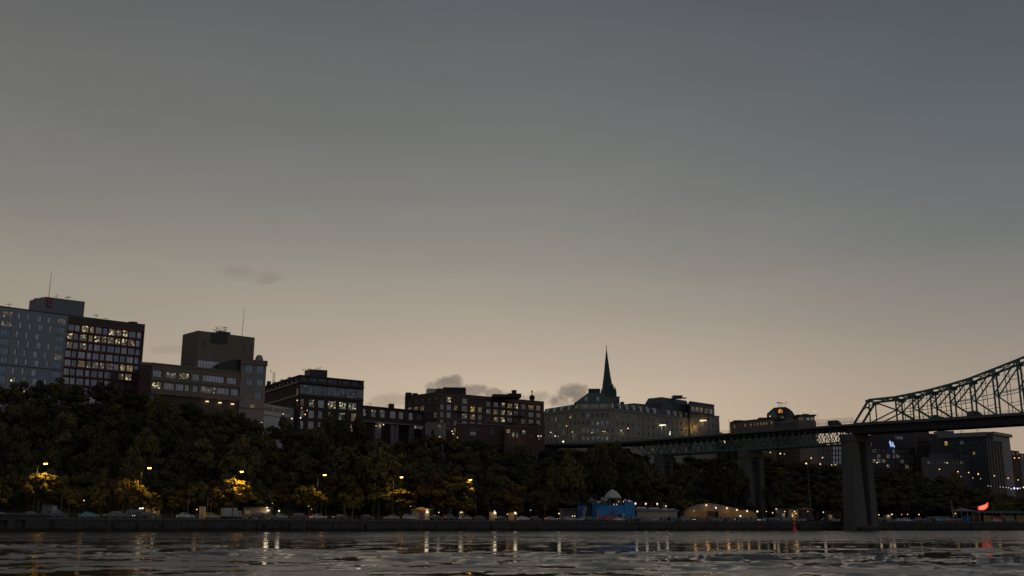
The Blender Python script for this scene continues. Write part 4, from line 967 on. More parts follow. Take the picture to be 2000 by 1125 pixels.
# ---- church with copper spire behind the hotel
def church():
    Y = 545; c = W(1186, 760, Y); z0 = crestZ(1180)-3; root = thing('church_steeple', 'slender dark green church spire with a cross, rising behind the beige hotel', 'church', (c.x, c.y, z0))
    s = c.y*CT/F*1.02
    Zb = ZA(1186, 777, Y); tw = 26*Y/F*.98/2; b = MB(); x0, x1 = W(1183, 777, Y).x, W(1208.5, 777, Y).x
    b.prism([(x0,Y-3), (x1,Y-3), (x1,Y+7), (x0,Y+7)], z0, Zb); part('tower', b, M['slab'], root)
    b = MB(); b.box(((x0+x1)/2, Y+2, Zb+.15), (x1-x0+.7, 10.7, .3)); part('tower_cornice', b, M['slab'], root)
    Zs = ZA(1186, 757, Y+2); Zt = ZA(1186, 681, Y+2); cx = W(1186, 757, Y+2).x; r0 = 10.8*Y/F*1.0
    b = MB(); b.tube([(cx+.9,Y+2,Zb), (cx+.7,Y+2,Zb+2.2), (cx+.1,Y+2,Zs), (cx+.04,Y+2,Zs+(Zt-Zs)*.35), (cx,Y+2,Zt)], [r0*1.30, r0*1.22, r0*.98, r0*.58, .12], 8); part('spire', b, M['spire'], root)
    for px, py, hh in ((1176,763,1.2),(1197,758,2.4),(1201.5,764,2.6),(1194,768,3.4),(1180,766,1.5)):
        p = W(px, py, Y-1.0 if px > 1190 else Y+4); b = MB(); b.tube([(p.x,p.y,Zb-.1), (p.x,p.y,p.z), (p.x,p.y,p.z+hh)], [.75,.7,.04], 6); part('pinnacle', b, M['spire'], root)
    b = MB(); b.tube([(cx,Y+2,Zt-.2), (cx,Y+2,ZA(1186,674.5,Y+2))], [.13,.08], 6); b.lathe((cx,Y+2,Zt-.1), [(.05,0),(.32,.3),(.05,.6)], 8); zc_ = ZA(1186, 676.5, Y+2); b.beam((cx-.55,Y+2,zc_), (cx+.55,Y+2,zc_), .14); part('cross', b, M['darkmetal'], root)
church()

# ---- domed hall behind the bridge
def domed_hall():
    Y = 565; z0 = crestZ(1500)-4; a, b_ = W(1425.8, 824, Y), W(1490, 817.8, Y-6)
    root = thing('low_lit_building', 'low building with a row of small yellow windows just above the bridge deck', 'building', (a.x, a.y, z0))
    Zr = a.z; A, B = RZ(1425.8, 824, Zr), RZ(1512, 815.5, Zr); d = (B-A).normalized(); nb = Vector((max(-.9, A.x/A.y*.9), 1, 0)); pts = [A.to_2d(), B.to_2d(), (B+nb*15).to_2d(), (A+nb*15).to_2d()]; f = Fac(pts[0], pts[1], z0, Zr)
    ws = []
    for px in (1434, 1442, 1455, 1466, 1474, 1480, 1486, 1491.5, 1497, 1507):
        u, v = f.uv(px, 829); ws.append(((u-.55, f.H-3.4, u+.55, f.H-1.8), dict(kind='win_w' if px not in (1442,) else 'glassd', nx=1)))
    shell(root, pts, z0, Zr, M['brownstone'], {0: ws}, .3, depth=.2); trim(root, f, f.H-.4, .4, .4, 'redbrick', name='eaves')
    b = MB(); q = W(1441, 823, Y+2); b.box((q.x, q.y, Zr+.4), (5, 4, 1.1)); part('roof_plant', b, M['darkmetal'], root); b = MB(); q = W(1491, 814, Y-2); b.box((q.x, q.y, Zr+.9), (5.5, 4, 2.2)); part('roof_plant', b, M['slab'], root)
    # dome
    Y = 558; root = thing('domed_hall', 'dark domed hall with an amber sign on its front and a dish aerial on top', 'hall', (W(1525, 820, Y).x, Y, z0))
    P = [(1497.7,819.5),(1497.7,808),(1511,796.4),(1522,795),(1534,794.7),(1541,798),(1547.5,803.5),(1552,810),(1554.5,819.5)]
    fr = [W(px, py, Y) for px, py in P]; mid = W(1526, 800, Y).x; b = MB(); b.poly(fr); bk_ = []
    for k, p in enumerate(fr): bk_.append(Vector((mid+(p.x-mid)*.55, Y+10, z0+30 if False else fr[0].z+(p.z-fr[0].z)*.8)))
    b.poly(list(reversed(bk_)))
    for k in range(len(fr)-1): b.quad(fr[k], bk_[k], bk_[k+1], fr[k+1])
    part('dome', b, M['darkmetal'], root)
    def pane(pts, m, nm, o=.25):
        b = MB(); q = [W(px, py, Y)-Vector((0,o,0)) for px, py in pts]; b.poly(q); n = len(q)
        for k in range(n): b.quad(q[k], q[(k+1)%n], q[(k+1)%n]+Vector((0,o-.01,0)), q[k]+Vector((0,o-.01,0)))
        return part(nm, b, M[m], root)
    pane([(1500,816.5),(1500,809),(1511,800),(1518,816.5)], 'slab', 'gable_panel'); pane([(1538,816),(1541,801),(1547,807),(1550,816)], 'copper', 'gable_panel')
    pane([(1525,816.5),(1525,813.5),(1530.5,813.5),(1530.5,816.5)], 'win_p', 'window')
    sg = pane([(1520,806),(1520.3,800.5),(1523.5,799),(1528,802),(1528,806)], 'L_sign', 'sign', .3); pane([(1523.5,805),(1523.5,801.5),(1527,803),(1526.5,805)], 'redp', 'sign', .36)
    Zq = ZA(1530, 816.5, Y-1); A, B = RZ(1508, 818, Zq), RZ(1556.5, 816, Zq); d = (B-A).normalized(); nb = Vector((max(-.9, A.x/A.y*.9), 1, 0)); pts = [A.to_2d(), B.to_2d(), (B+nb*12).to_2d(), (A+nb*12).to_2d()]; shell(root, pts, z0, Zq, M['slab'], {}, .2); f = Fac(pts[0], pts[1], z0, Zq); trim(root, f, f.H-2.6, .5, .5, 'grey_clad', name='ledge')
    b = MB(); p = W(1523, 787.5, Y+2); zt = ZA(1523, 796, Y+2)
    for dx in (-1.1, 0, 1.1): b.beam((p.x+dx*.8, p.y, zt), (p.x+dx, p.y, p.z), .14)
    b.tube([(p.x-2.1,p.y,p.z+.5),(p.x,p.y,p.z+.2),(p.x+2.1,p.y,p.z-.1)], [.1,.3,.1], 8); b.beam((p.x+1.9,p.y,p.z), (p.x+4.5,p.y,p.z+.1), .12); b.beam((p.x+2.9,p.y,zt), (p.x+3.1,p.y,p.z), .16); b.beam((p.x+3.1,p.y,p.z), (p.x+4.3,p.y,p.z+1), .12); part('dish_aerial', b, M['darkmetal'], root)
    # glazed roof house
    Y = 540; q0, q1 = W(1559, 822, Y), W(1591, 822, Y); zr = ZA(1575, 812.5, Y); zb = ZA(1575, 822, Y)
    root = thing('rooftop_pavilion', 'small flat roofed pavilion with bright windows, right of the dome above the bridge deck', 'pavilion', (q0.x, Y, z0))
    pts = [Vector((q0.x,Y)), Vector((q1.x,Y)), Vector((q1.x,Y+9)), Vector((q0.x,Y+9))]; shell(root, [Vector((q0.x-.2,Y-.4)), Vector((q1.x+.5,Y-.4)), Vector((q1.x+.5,Y+10)), Vector((q0.x-.2,Y+10))], z0, zb, M['brownstone'], {}, .1, name='lower_wall')
    f = Fac(pts[0], pts[1], zb+.002, zr); ws = [((f.L*a, .3, f.L*b_, f.H-.5), dict(kind=k, nx=n)) for a, b_, k, n in ((.05,.18,'win_p',1),(.22,.3,'win_w',1),(.45,.68,'win_p',3),(.76,.95,'win_w',2))]
    shell(root, pts, zb+.002, zr, M['slab'], {0: ws}, .2, depth=.1); b = MB(); b.box(((q0.x+q1.x)/2, Y+4.5, zr+.35), (q1.x-q0.x+1.6, 10.6, .7)); part('roof_slab', b, M['darkmetal'], root); b = MB(); b.box(((q0.x+q1.x)/2+.5, Y+3, zr+1.0), (3.2, 2, .7)); part('roof_plant', b, M['darkmetal'], root)
domed_hall()

# ---- buildings on the right, beyond and below the bridge
def block(px0, py0, px1, py1, Y, name, label, cat, m, wins, pyb=930, depth=18, mats=None, ang=None, dd=.2, eave=None):
    Zr = ZA(px0, py0, Y); A = RZ(px0, py0, Zr); B = RZ(px1, py1, Zr) if ang is None else None
    d = (B-A).normalized(); nb = Vector((max(-.9, A.x/A.y*.9), 1, 0)); z0 = min(ZA(px0, pyb, Y), crestZ(px0)*.7-3)
    root = thing(name, label, cat, (A.x, A.y, z0)); pts = [A.to_2d(), B.to_2d(), (B+nb*depth).to_2d(), (A+nb*depth).to_2d()]; f = Fac(pts[0], pts[1], z0, Zr)
    ws = [(f.rect(x0,y0,x1,y1), dict(kind=k, nx=nx, ny=ny)) for x0,y0,x1,y1,k,nx,ny in wins]
    shell(root, pts, z0, Zr, M[m], {0: ws}, .3, depth=dd)
    if eave: trim(root, f, f.H-.5, .5, .5, eave, name='eaves')
    return root, f
rg = random.Random(21)
block(1563, 868, 1601, 869, 560, 'grey_slab_block', 'narrow grey block seen under the deck truss, left of the big bridge pier', 'block', 'slab', [(1566+k*7.2, 872+r*9, 1569.5+k*7.2, 878+r*9, 'glassd' if (k+r) % 3 else 'glass', 1, 1) for k in range(5) for r in range(4)], 925)
block(1600, 868, 1650, 870, 570, 'glazed_gridded_block', 'dark block with pale gridded glazing seen between the deck truss and the big pier', 'block', 'darkmetal', [(1603+k*6, 872+r*9, 1607.8+k*6, 879.5+r*9, 'glass' if k > 3 else 'glassd', 1, 2) for k in range(7) for r in range(4)]+[(1624,907.5,1636,909.5,'win_w',2,1)], 925)
block(1700, 836, 1792, 838, 640, 'dark_stepped_block', 'dark block behind the gridded loft, its roof hidden by the bridge girder', 'block', 'darkmetal', [(1716,851,1724,857,'glassd',2,1),(1748,852,1764,858,'glass',3,1),(1728,846,1731,848,'win_p',1,1)], 935)
wl = []
for r in range(4):
    for k in range(9):
        x = 1704+k*9.2; y = 877+r*9.6+k*.25; kk = 'win_y2' if (r == 1 and k in (3,4)) else ('win_p' if (r == 2 and k in (0,1,2)) else ('win_p2' if (k*3+r) % 4 == 0 else 'glass'))  # the cool glowing panes here imitate reflections of the lighter sky
        if r == 0 and k > 7: continue
        wl.append((x, y, x+7, y+7.6, kk, 3, 1))
M['win_y2'] = litwin('lit_window_rosy', (.22,.12,.07), (1,.5,.25), .9, .5)
rt, f_ = block(1700, 871, 1787, 875, 600, 'gridded_loft', 'loft block with gridded grey windows and a blue white light sign', 'loft building', 'darkbrick', wl, 935, dd=.12)
u, v = f_.uv(1741, 871); sgn = MB()
for cx, cy, s in ((-1.2, 1.0, 1.5), (.5,-.2,1.3), (1.6,-1.0,.9), (-.9,-.6,1.0), (.9, .9, .7)):
    pts = []
    for k in range(10):
        a = math.pi*2*k/10+cx; r_ = s*(1 if k % 2 else .35); pts.append((u+cx+math.cos(a)*r_*.75, v+.8+cy+math.sin(a)*r_))
    sgn.poly([f_.p(a, b, .6) for a, b in pts]); n = len(pts)
    for k in range(n): sgn.quad(f_.p(*pts[k], .6), f_.p(*pts[(k+1)%n], .6), f_.p(*pts[(k+1)%n], .45), f_.p(*pts[k], .45))
tg = part('light_sign', sgn, M['L_blue'], rt); tg['label'] = 'glowing blue white star-like light sign'
s2 = MB(); s2.hexa([f_.p(u-2.2,v-7,.4), f_.p(u+.3,v-7,.4), f_.p(u+.3,v-7,.1), f_.p(u-2.2,v-7,.1), f_.p(u-2.2,v+2.5,.4), f_.p(u+.3,v+2.5,.4), f_.p(u+.3,v+2.5,.1), f_.p(u-2.2,v+2.5,.1)]); part('sign_board', s2, M['blued'], rt)
block(1789, 838, 1814, 838.5, 610, 'dark_tower_block', 'plain dark tower block right of the gridded loft, top behind the bridge girder', 'tower block', 'brownpanel', [(1793+k*7, 850+r*11, 1797+k*7, 856+r*11, 'glassd', 1, 1) for k in range(3) for r in range(6)], 935)
block(1812, 846.5, 1836, 847.5, 650, 'dark_low_block', 'dark low block between the plain tower and the big flat roofed building', 'block', 'darkbrick', [(1816, 856, 1820, 861,'glassd',1,1)], 940)
rt, f_ = block(1832, 848, 1925, 843.5, 590, 'flat_roofed_building', 'big dark flat roofed building at the right with one yellow and one orange window', 'building', 'darkgrey', [(1844.5,862,1851,870,'win_y',1,1),(1874.5,861,1882,868,'glass',2,1),(1857,863,1861,868,'glassd',1,1),(1874,873,1880,880,'glassd',1,1),(1900,882,1904.5,888,'win_y',1,1),(1892,861,1896,868,'glassd',1,1),(1905,861,1909,868,'glassd',1,1)]+[(1842+k*11,888,1849+k*11,894,'glassd',2,1) for k in range(5)], 945, 20, eave='grey_pent')
trim(rt, f_, f_.H-2.4, 1.0, 2.4, 'grey_pent', name='roof_fascia')
ax = W(1834, 841.5, 592); bx_ = W(1863, 841.3, 592); b = MB(); b.prism([(ax.x,592),(bx_.x,592),(bx_.x,600),(ax.x,600)], ax.z-2, ax.z); part('rooftop_box', b, M['slab'], rt)
for px, h_ in ((1881,1.2),(1910,2.4),(1878,.8)): q = W(px, 843.5, 595); antenna(rt, Vector((q.x,596,q.z-1)), Vector((q.x,596,q.z+h_)), .14, 1, 'aerial')
rt, f_ = block(1938, 844, 1971, 849.5, 596, 'pale_end_wing', 'pale blank end wing under an overhanging flat roof, far right', 'building', 'grey_pent', [(1942+k*6,880,1945+k*6,885,'glassd',1,1) for k in range(4)], 945, 16)
trim(rt, f_, f_.H-1.6, 1.4, 1.8, 'stonetrim', name='roof_slab', ext=1.2)
b = MB(); a0, a1 = W(1922, 843.5, 594), W(1938.5, 843.5, 594); b.prism([(a0.x,594),(a1.x,594),(a1.x,612),(a0.x,612)], ZA(1930,945,594), a0.z); part('link_wall', b, M['darkmetal'], rt)
rt, f_ = block(1916, 857.5, 1958, 862, 578, 'finned_block', 'dark block faced with tall pale vertical fins, far right', 'office block', 'darkmetal', [], 955, 12)
for k in range(7):
    px = 1919.5+k*5.7; u, _ = f_.uv(px, 862); b = MB(); b.hexa([f_.p(u-.22,0,.7), f_.p(u+.22,0,.7), f_.p(u+.22,0,.01), f_.p(u-.22,0,.01), f_.p(u-.22,f_.H-1,.7), f_.p(u+.22,f_.H-1,.7), f_.p(u+.22,f_.H-1,.01), f_.p(u-.22,f_.H-1,.01)]); part('fin', b, M['stonetrim'], rt)
    if k < 6:
        for r in range(7): 
            u2 = u+.85; v_ = f_.H-2.6-3.1*r
            if v_ > 0: window(rt, f_, (u2-.5, v_-1.0, u2+.5, v_+1.0), kind='glassd' if (k+r) % 3 else 'glass', nx=1, depth=-.02)
trim(rt, f_, f_.H-.6, .75, .6, 'copper', name='top_rail')
block(1974, 879.5, 1990, 881, 640, 'brick_corner_house', 'small brick house with two windows at the far right edge, beyond the finned block', 'house', 'brick', [(1978,883,1981,888,'glass',1,1),(1988-1.5,883,1989,889,'glass',1,1)], 945, 12)
block(1991, 885, 2040, 889, 650, 'pale_edge_block', 'pale block cut by the right edge of the picture', 'building', 'slab', [(1996,888,1999,896,'win_p',1,1),(2010,888,2014,896,'glass',1,1),(2024,888,2028,896,'glass',1,1)], 945, 12)
block(1800, 893, 1925, 899, 560, 'low_shopfront_row', 'low dark shopfront row at the foot of the flat roofed building', 'shop row', 'darkmetal', [(1812+k*8,901,1817+k*8,906,'glassd' if k % 4 else 'glass',2,1) for k in range(13)], 945, 10)
block(1815, 884, 1870, 886, 575, 'grey_annex_row', 'grey annex with a faint pale roof, in front of the big flat roofed building', 'annex', 'darkmetal', [(1820+k*10,889,1826+k*10,892,'glassd',2,1) for k in range(5)], 945, 8)

# ================================================================== BRIDGE
BP1 = Vector((XY(1675, 400, 40.4).x, 400)); BD = (Vector((XY(2000, 368, 40.4).x, 368))-BP1).normalized()
BN = Vector((-BD.y, BD.x));  # away from the camera
if BN.y < 0: BN = -BN
def onb(px, py=None, off=0.0):
    r = ray(px, py if py is not None else 830); n = Vector((BD.y, -BD.x)); den = r[0]*n.x+r[1]*n.y
    o = BP1+BN*off; t = o.dot(n)/den; return Vector((r[0]*t, r[1]*t, CAMZ+r[2]*t))
def bridge():
    BW = 10.0; far = Vector((BN.x*BW, BN.y*BW, 0)); near_out = Vector((-BN.x, -BN.y, 0))
    root = thing('steel_truss_bridge', 'green steel truss bridge on concrete piers, climbing from the hotel to the right edge', 'bridge', onb(1675, 1030))
    deck = [(1030,868.5),(1098,866.2),(1161,865.3),(1225,862),(1300,856),(1395,848.4),(1485,841.2),(1555,836.4),(1640,830),(1700,826),(1780,821.6),(1860,816.5),(1940,811),(2000,807),(2080,801),(2180,793)]
    under = [(1030,874),(1098,872.5),(1161,871.5),(1225,869),(1300,864),(1395,857),(1485,850),(1555,845.5),(1640,840),(1650,846.5),(1700,845),(1808,838.6),(1900,833.5),(2000,827.6),(2080,823),(2180,817)]
    dk = [onb(px, py) for px, py in deck]
    def slab(a, b, t0, t1, o0, o1, mb):
        P = lambda p, z, o: Vector((p.x+near_out.x*o, p.y+near_out.y*o, z))
        mb.hexa([P(a,a.z+t0,o1), P(b,b.z+t0,o1), P(b,b.z+t0,o0), P(a,a.z+t0,o0), P(a,a.z+t1,o1), P(b,b.z+t1,o1), P(b,b.z+t1,o0), P(a,a.z+t1,o0)])
    mb = MB()
    for a, b in zip(dk, dk[1:]): slab(a, b, -.75, 0, -BW-1.4, 1.4, mb)
    part('deck', mb, M['coping'], root)
    mb = MB()
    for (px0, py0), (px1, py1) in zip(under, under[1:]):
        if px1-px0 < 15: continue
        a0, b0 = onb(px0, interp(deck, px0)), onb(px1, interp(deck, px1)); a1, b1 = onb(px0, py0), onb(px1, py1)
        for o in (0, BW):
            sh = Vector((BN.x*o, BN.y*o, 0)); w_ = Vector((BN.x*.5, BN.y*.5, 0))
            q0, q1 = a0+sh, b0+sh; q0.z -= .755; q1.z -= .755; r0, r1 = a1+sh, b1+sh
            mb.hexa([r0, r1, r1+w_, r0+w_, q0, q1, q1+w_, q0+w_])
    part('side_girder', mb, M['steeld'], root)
    mb = MB()   # floor beams under the main span
    for k in range(22):
        px = 1655+k*25; 
        if px > 2175: break
        p = onb(px, interp(under[9:], px)-1); mb.beam((p.x, p.y, p.z+1), (p.x+far.x, p.y+far.y, p.z+1), .4, 1.2)
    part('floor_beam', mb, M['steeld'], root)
    # railing and roadway lamps
    mb = MB()
    for (p, q) in zip(dk, dk[1:]):
        for o in (1.2, -BW-1.2):
            sh = near_out*o; a, b = p+sh, q+sh
            for h in (.6, 1.15): mb.beam(a+Vector((0,0,h)), b+Vector((0,0,h)), .08)
            n = int((b-a).length/2.2)
            for k in range(n): c = a+(b-a)*(k/n); mb.beam(c, c+Vector((0,0,1.15)), .09)
    part('railing', mb, M['steel'], root)
    # high fence left of the portal
    mb = MB(); a, b = onb(1592, 833.3), onb(1668, 828); 
    for h in (1.0, 1.9, 2.6): mb.beam(a+Vector((0,0,h)), b+Vector((0,0,h)), .06)
    for k in range(34): c = a+(b-a)*(k/33); mb.beam(c, c+Vector((0,0,2.6)), .06)
    part('mesh_fence', mb, M['steel'], root)
    # ---- through truss
    nt = [(1696.7,781),(1748.5,775.5),(1781,769),(1816,761.3),(1853,751.5),(1893,739.5),(1937,722.5),(1985,703.5),(2038,682),(2098,655)]
    fo = Vector((far.x, far.y, 0)); tops = [onb(*p) for p in nt]; portal = onb(1668, 828)
    # level the node plan so each vertical is vertical
    bots = [Vector((t.x, t.y, onb(px, interp(deck, px)).z)) for t, (px, py) in zip(tops, nt)]
    for t, b, (px, py) in zip(tops, bots, nt): b.z = onb(px+1, interp(deck, px+1)).z
    mids = [(t+b)/2 for t, b in zip(tops, bots)]; mids = [Vector((m_.x, m_.y, b.z+(t.z-b.z)*.47)) for m_, t, b in zip(mids, tops, bots)]
    for side, sh in ((0, Vector((0,0,0))), (1, fo)):
        c = MB(); 
        for a, b in zip(tops, tops[1:]): c.beam(a+sh, b+sh, .75)
        c.beam(portal+sh, tops[0]+sh, .75); part('top_chord', c, M['steel'], root)
        c = MB(); c.beam(portal+sh, bots[0]+sh, .8)
        for a, b in zip(bots, bots[1:]): c.beam(a+sh, b+sh, .8)
        part('bottom_chord', c, M['steel'], root)
        c = MB(); 
        for a, b in zip(mids[1:], mids[2:]): c.beam(a+sh, b+sh, .22)
        part('middle_strut', c, M['steel'], root)
        for k, (t, b, m_) in enumerate(zip(tops, bots, mids)):
            v = MB(); v.beam(b+sh, t+sh, .5 if k else .38); part('truss_vertical', v, M['steel'], root)
            if k < len(tops)-1:
                dg = MB()
                if k == 0: dg.beam(tops[0]+sh, mids[1]+sh, .5); dg.beam(mids[1]+sh, bots[0]+sh, .45); dg.beam(mids[1]+sh, bots[2]+sh-(bots[2]-bots[1])*.0, .45)
                else:
                    dg.beam(m_+sh, tops[k+1]+sh, .46); dg.beam(m_+sh, bots[k+1]+sh, .46)
                part('truss_diagonal', dg, M['steel'], root)
                g = MB()
                for nd in (tops[k],):
                    q = nd+sh; g.beam(q+Vector((BD.x*-1.2, BD.y*-1.2, -.55)), q+Vector((BD.x*1.2, BD.y*1.2, -.4)), .8, 1.1)
                part('gusset_plate', g, M['steel'], root)
    for sh in (Vector((0,0,0)), fo):
        for k in range(1, len(tops)-1):
            sb = MB(); tm, bm = (tops[k]+tops[k+1])/2, (bots[k]+bots[k+1])/2; g1, g2 = (mids[k]+tops[k+1])/2, (mids[k]+bots[k+1])/2; mm = (mids[k]+mids[k+1])/2
            sb.beam(g1+sh, tm+sh, .2); sb.beam(g1+sh, (mids[k+1]+tops[k+1])/2+sh, .18); sb.beam(g1+sh, mm+sh, .18); sb.beam(g2+sh, bm+sh, .2); sb.beam(g2+sh, mm+sh, .18); sb.beam(g2+sh, (mids[k+1]+bots[k+1])/2+sh, .18)
            part('secondary_bracing', sb, M['steel'], root)
    la_ = MB()  # lateral bracing between the two top chords and sway frames
    for k in range(len(tops)):
        la_.beam(tops[k], tops[k]+fo, .4)
        if k: la_.beam(tops[k]-Vector((0,0,2.6)), tops[k]+fo-Vector((0,0,2.6)), .3); la_.beam(tops[k], (tops[k]+tops[k]+fo)/2-Vector((0,0,2.6)), .2); la_.beam(tops[k]+fo, (tops[k]+tops[k]+fo)/2-Vector((0,0,2.6)), .2)
        if k < len(tops)-1: la_.beam(tops[k], tops[k+1]+fo, .25); la_.beam(tops[k]+fo, tops[k+1], .25)
    la_.beam(tops[0]*.72+portal*.28, tops[0]*.72+portal*.28+fo, .4); la_.beam(tops[0], tops[0]*.55+portal*.45+fo, .22); la_.beam(tops[0]+fo, tops[0]*.55+portal*.45, .22)
    part('cross_bracing', la_, M['steel'], root)
    hg = MB()   # light hanging scaffold platforms in the truss
    for k in (4, 6, 7):
        a = mids[k]+fo*.3; hg.beam(a, a+(mids[k+1]-mids[k])*.9, .5, .15)
    for k in range(3, 8):
        a = tops[k]+fo*.5; hg.beam(a, mids[k]+fo*.5+Vector((BD.x*2, BD.y*2, 1)), .1); hg.beam(a+Vector((BD.x*3,BD.y*3,-1)), mids[k]+fo*.5+Vector((BD.x*4, BD.y*4, 0)), .1)
    part('work_platform', hg, M['steel'], root)
    # ---- deck truss of the approach
    bc = [(1262,888.5),(1276,887.4),(1340,884),(1400,880.3),(1485.7,875.6),(1560,870.5),(1646,864)]
    for side in (0, 1):
        sh = fo*side; c = MB(); pts = [onb(*p)+sh for p in bc]
        for a, b in zip(pts, pts[1:]): c.beam(a, b, .5, .7)
        c.beam(onb(1262, 888.5)+sh, onb(1236, 868)+sh, .4); part('lower_chord', c, M['steel'], root)
        lt = MB(); xs = np.linspace(1262, 1646, 33); prev = None
        for i, x in enumerate(xs):
            t = onb(x, interp(under[:9], x)-.5)+sh; b = onb(x, interp(bc, x))+sh; t = Vector((b.x, b.y, t.z))
            if i % 2 == 0: lt.beam(t, b, .3)
            if prev:
                lt.beam(prev[0], b, .26); lt.beam(prev[1], t, .26)
            prev = (t, b)
        part('truss_lattice', lt, M['steel'], root)
    xb = MB()
    for x in np.linspace(1270, 1640, 17): b = onb(x, interp(bc, x)); xb.beam(b, b+fo, .3); t = onb(x, interp(under[:9], x)+1); xb.beam(Vector((b.x,b.y,t.z)), b+fo, .18)
    part('sway_bracing', xb, M['steel'], root)
    # ---- piers: two tapering shafts joined by a recessed web
    def pier(px, pytop, L, dp, zb, nm='pier', leg=.36, taper=.06, capz=3.0):
        p = onb(px, pytop, -1.0); ex = Vector((.80,.60)); ey = Vector((-.60,.80)); mb = MB(); zt = p.z
        def blk(u0, u1, v0, v1, z0, z1, tp=0.0, tl=0, tr=0):
            c = lambda u, v, z, s: (p.x+ex.x*u+ey.x*v, p.y+ex.y*u+ey.y*v, z)
            dz = (z1-z0)*tp
            mb.hexa([c(u0-dz*tl,v0-dz*.25,z0,0), c(u1+dz*tr,v0-dz*.25,z0,0), c(u1+dz*tr,v1,z0,0), c(u0-dz*tl,v1,z0,0), c(u0,v0,z1,0), c(u1,v0,z1,0), c(u1,v1,z1,0), c(u0,v1,z1,0)])
        blk(0, L*leg, 0, dp, zb, zt-capz, taper, 1.0, .5); blk(L*(1-leg*.8), L, 0, dp, zb, zt-capz, taper, .3, 0)
        blk(L*leg-.2, L*(1-leg*.8)+.2, dp*.62, dp-.2, zb, zt-capz-1.2, 0)
        blk(-.25, L+.25, -.25, dp+.2, zt-capz, zt, 0)
        blk(.15, L-.15, dp*.3, dp-.1, zt-capz-1.5, zt-capz-.003, 0)
        part(nm, mb, M['pier'], root)
        return p, ex, ey
    p, ex, ey = pier(1662, 846.8, 12.8, 4.9, -1.0)
    pier(1456, 878, 10.8, 4.0, 3.0, leg=.3); pier(1289, 887.5, 7.8, 3.2, 3.4, leg=.3)
    ft = MB(); c = lambda u, v, z: (p.x+ex.x*u+ey.x*v, p.y+ex.y*u+ey.y*v, z)
    ft.hexa([c(-1.5,-4,-2), c(15,-4,-2), c(15,7,-2), c(-1.5,7,-2), c(-1,-3.6,1.6), c(14.4,-3.6,1.6), c(14.4,6.6,1.6), c(-1,6.6,1.6)]); part('pier_footing', ft, M['quay'], root)
    ab = MB(); q = onb(1050, 868); ab.box((q.x+BN.x*5, q.y+BN.y*5, q.z-7), (9, 13, 12), math.atan2(BD.y, BD.x)); part('abutment', ab, M['pier'], root)
    return p, ex, ey, deck
PIER, PEX, PEY, DECK = bridge()

# ================================================================== deferred labels
DEF = {}
def defer(o, base, px): DEF.setdefault(base, []).append((px, o.name, o))
ORD = ['leftmost','second','third','fourth','fifth','sixth','seventh','eighth','ninth','tenth','eleventh','twelfth','thirteenth','fourteenth','fifteenth','sixteenth','seventeenth','eighteenth','nineteenth','twentieth']
NUM = ['zero','one','two','three','four','five','six','seven','eight','nine','ten','eleven','twelve','thirteen','fourteen','fifteen','sixteen','seventeen','eighteen','nineteen','twenty']
def finish_labels():
    for base, l in DEF.items():
        l.sort(key=lambda t: t[0]); n = len(l)
        for i, (_, _, o) in enumerate(l):
            if n == 1: o['label'] = base
            elif i == n-1: o['label'] = base+', rightmost of '+NUM[n]
            elif i == 0: o['label'] = base+', leftmost of '+NUM[n]
            else: o['label'] = base+', '+ORD[i]+' from the left'
ZONE = [(132,'grey tower block'),(278,'red framed block'),(400,'brown tower'),(506,'pale pavilion'),(612,'white terrace'),(715,'dark brick block'),(850,'low dark building'),(955,'brick lofts left half'),(1062,'brick lofts right half'),(1140,'hotel left wing'),(1210,'church spire'),(1300,'hotel right wing'),(1415,'stone annex'),(1500,'middle bridge pier'),(1590,'domed hall'),(1700,'big bridge pier'),(1790,'gridded loft'),(1870,'flat roofed building'),(1935,'finned block'),(9999,'far right houses')]
def zone(px):
    for x, n in ZONE:
        if px < x: return n

# ================================================================== TREES
def leaf_crown(seed, rx, rz, nl, nq, q, lobe=.34):
    rg = random.Random(seed); mb = MB(); L = []
    for k in range(nl):
        while True:
            x, y, z = rg.uniform(-1,1), rg.uniform(-1,1), rg.uniform(-1,1)
            if x*x+y*y+z*z < 1: break
        wz = 1-.35*max(0, z); L.append((x*rx*.78*wz, y*rx*.78*wz, z*rz*.78, rx*lobe*rg.uniform(.65,1.15)))
    for k in range(nq):
        c = L[rg.randrange(nl)]; th = rg.uniform(0, 6.283); ph = math.acos(rg.uniform(-.75, 1)); r = c[3]*rg.uniform(.72, 1.12)
        p = Vector((c[0]+r*math.sin(ph)*math.cos(th), c[1]+r*math.sin(ph)*math.sin(th), c[2]+r*math.cos(ph)*.8))
        n = Vector((math.sin(ph)*math.cos(th)+rg.uniform(-.7,.7), math.sin(ph)*math.sin(th)+rg.uniform(-.7,.7), math.cos(ph)+rg.uniform(-.5,.7))).normalized()
        e1 = n.orthogonal().normalized(); e2 = n.cross(e1); a = rg.uniform(0, 6.28); e1, e2 = e1*math.cos(a)+e2*math.sin(a), e2*math.cos(a)-e1*math.sin(a)
        s = q*rg.uniform(.5, 1.2)
        mb.quad(p-e1*s-e2*s*.5, p+e1*s*.2-e2*s*.8, p+e1*s+e2*s*.45, p-e1*s*.3+e2*s*.8)
    return mb
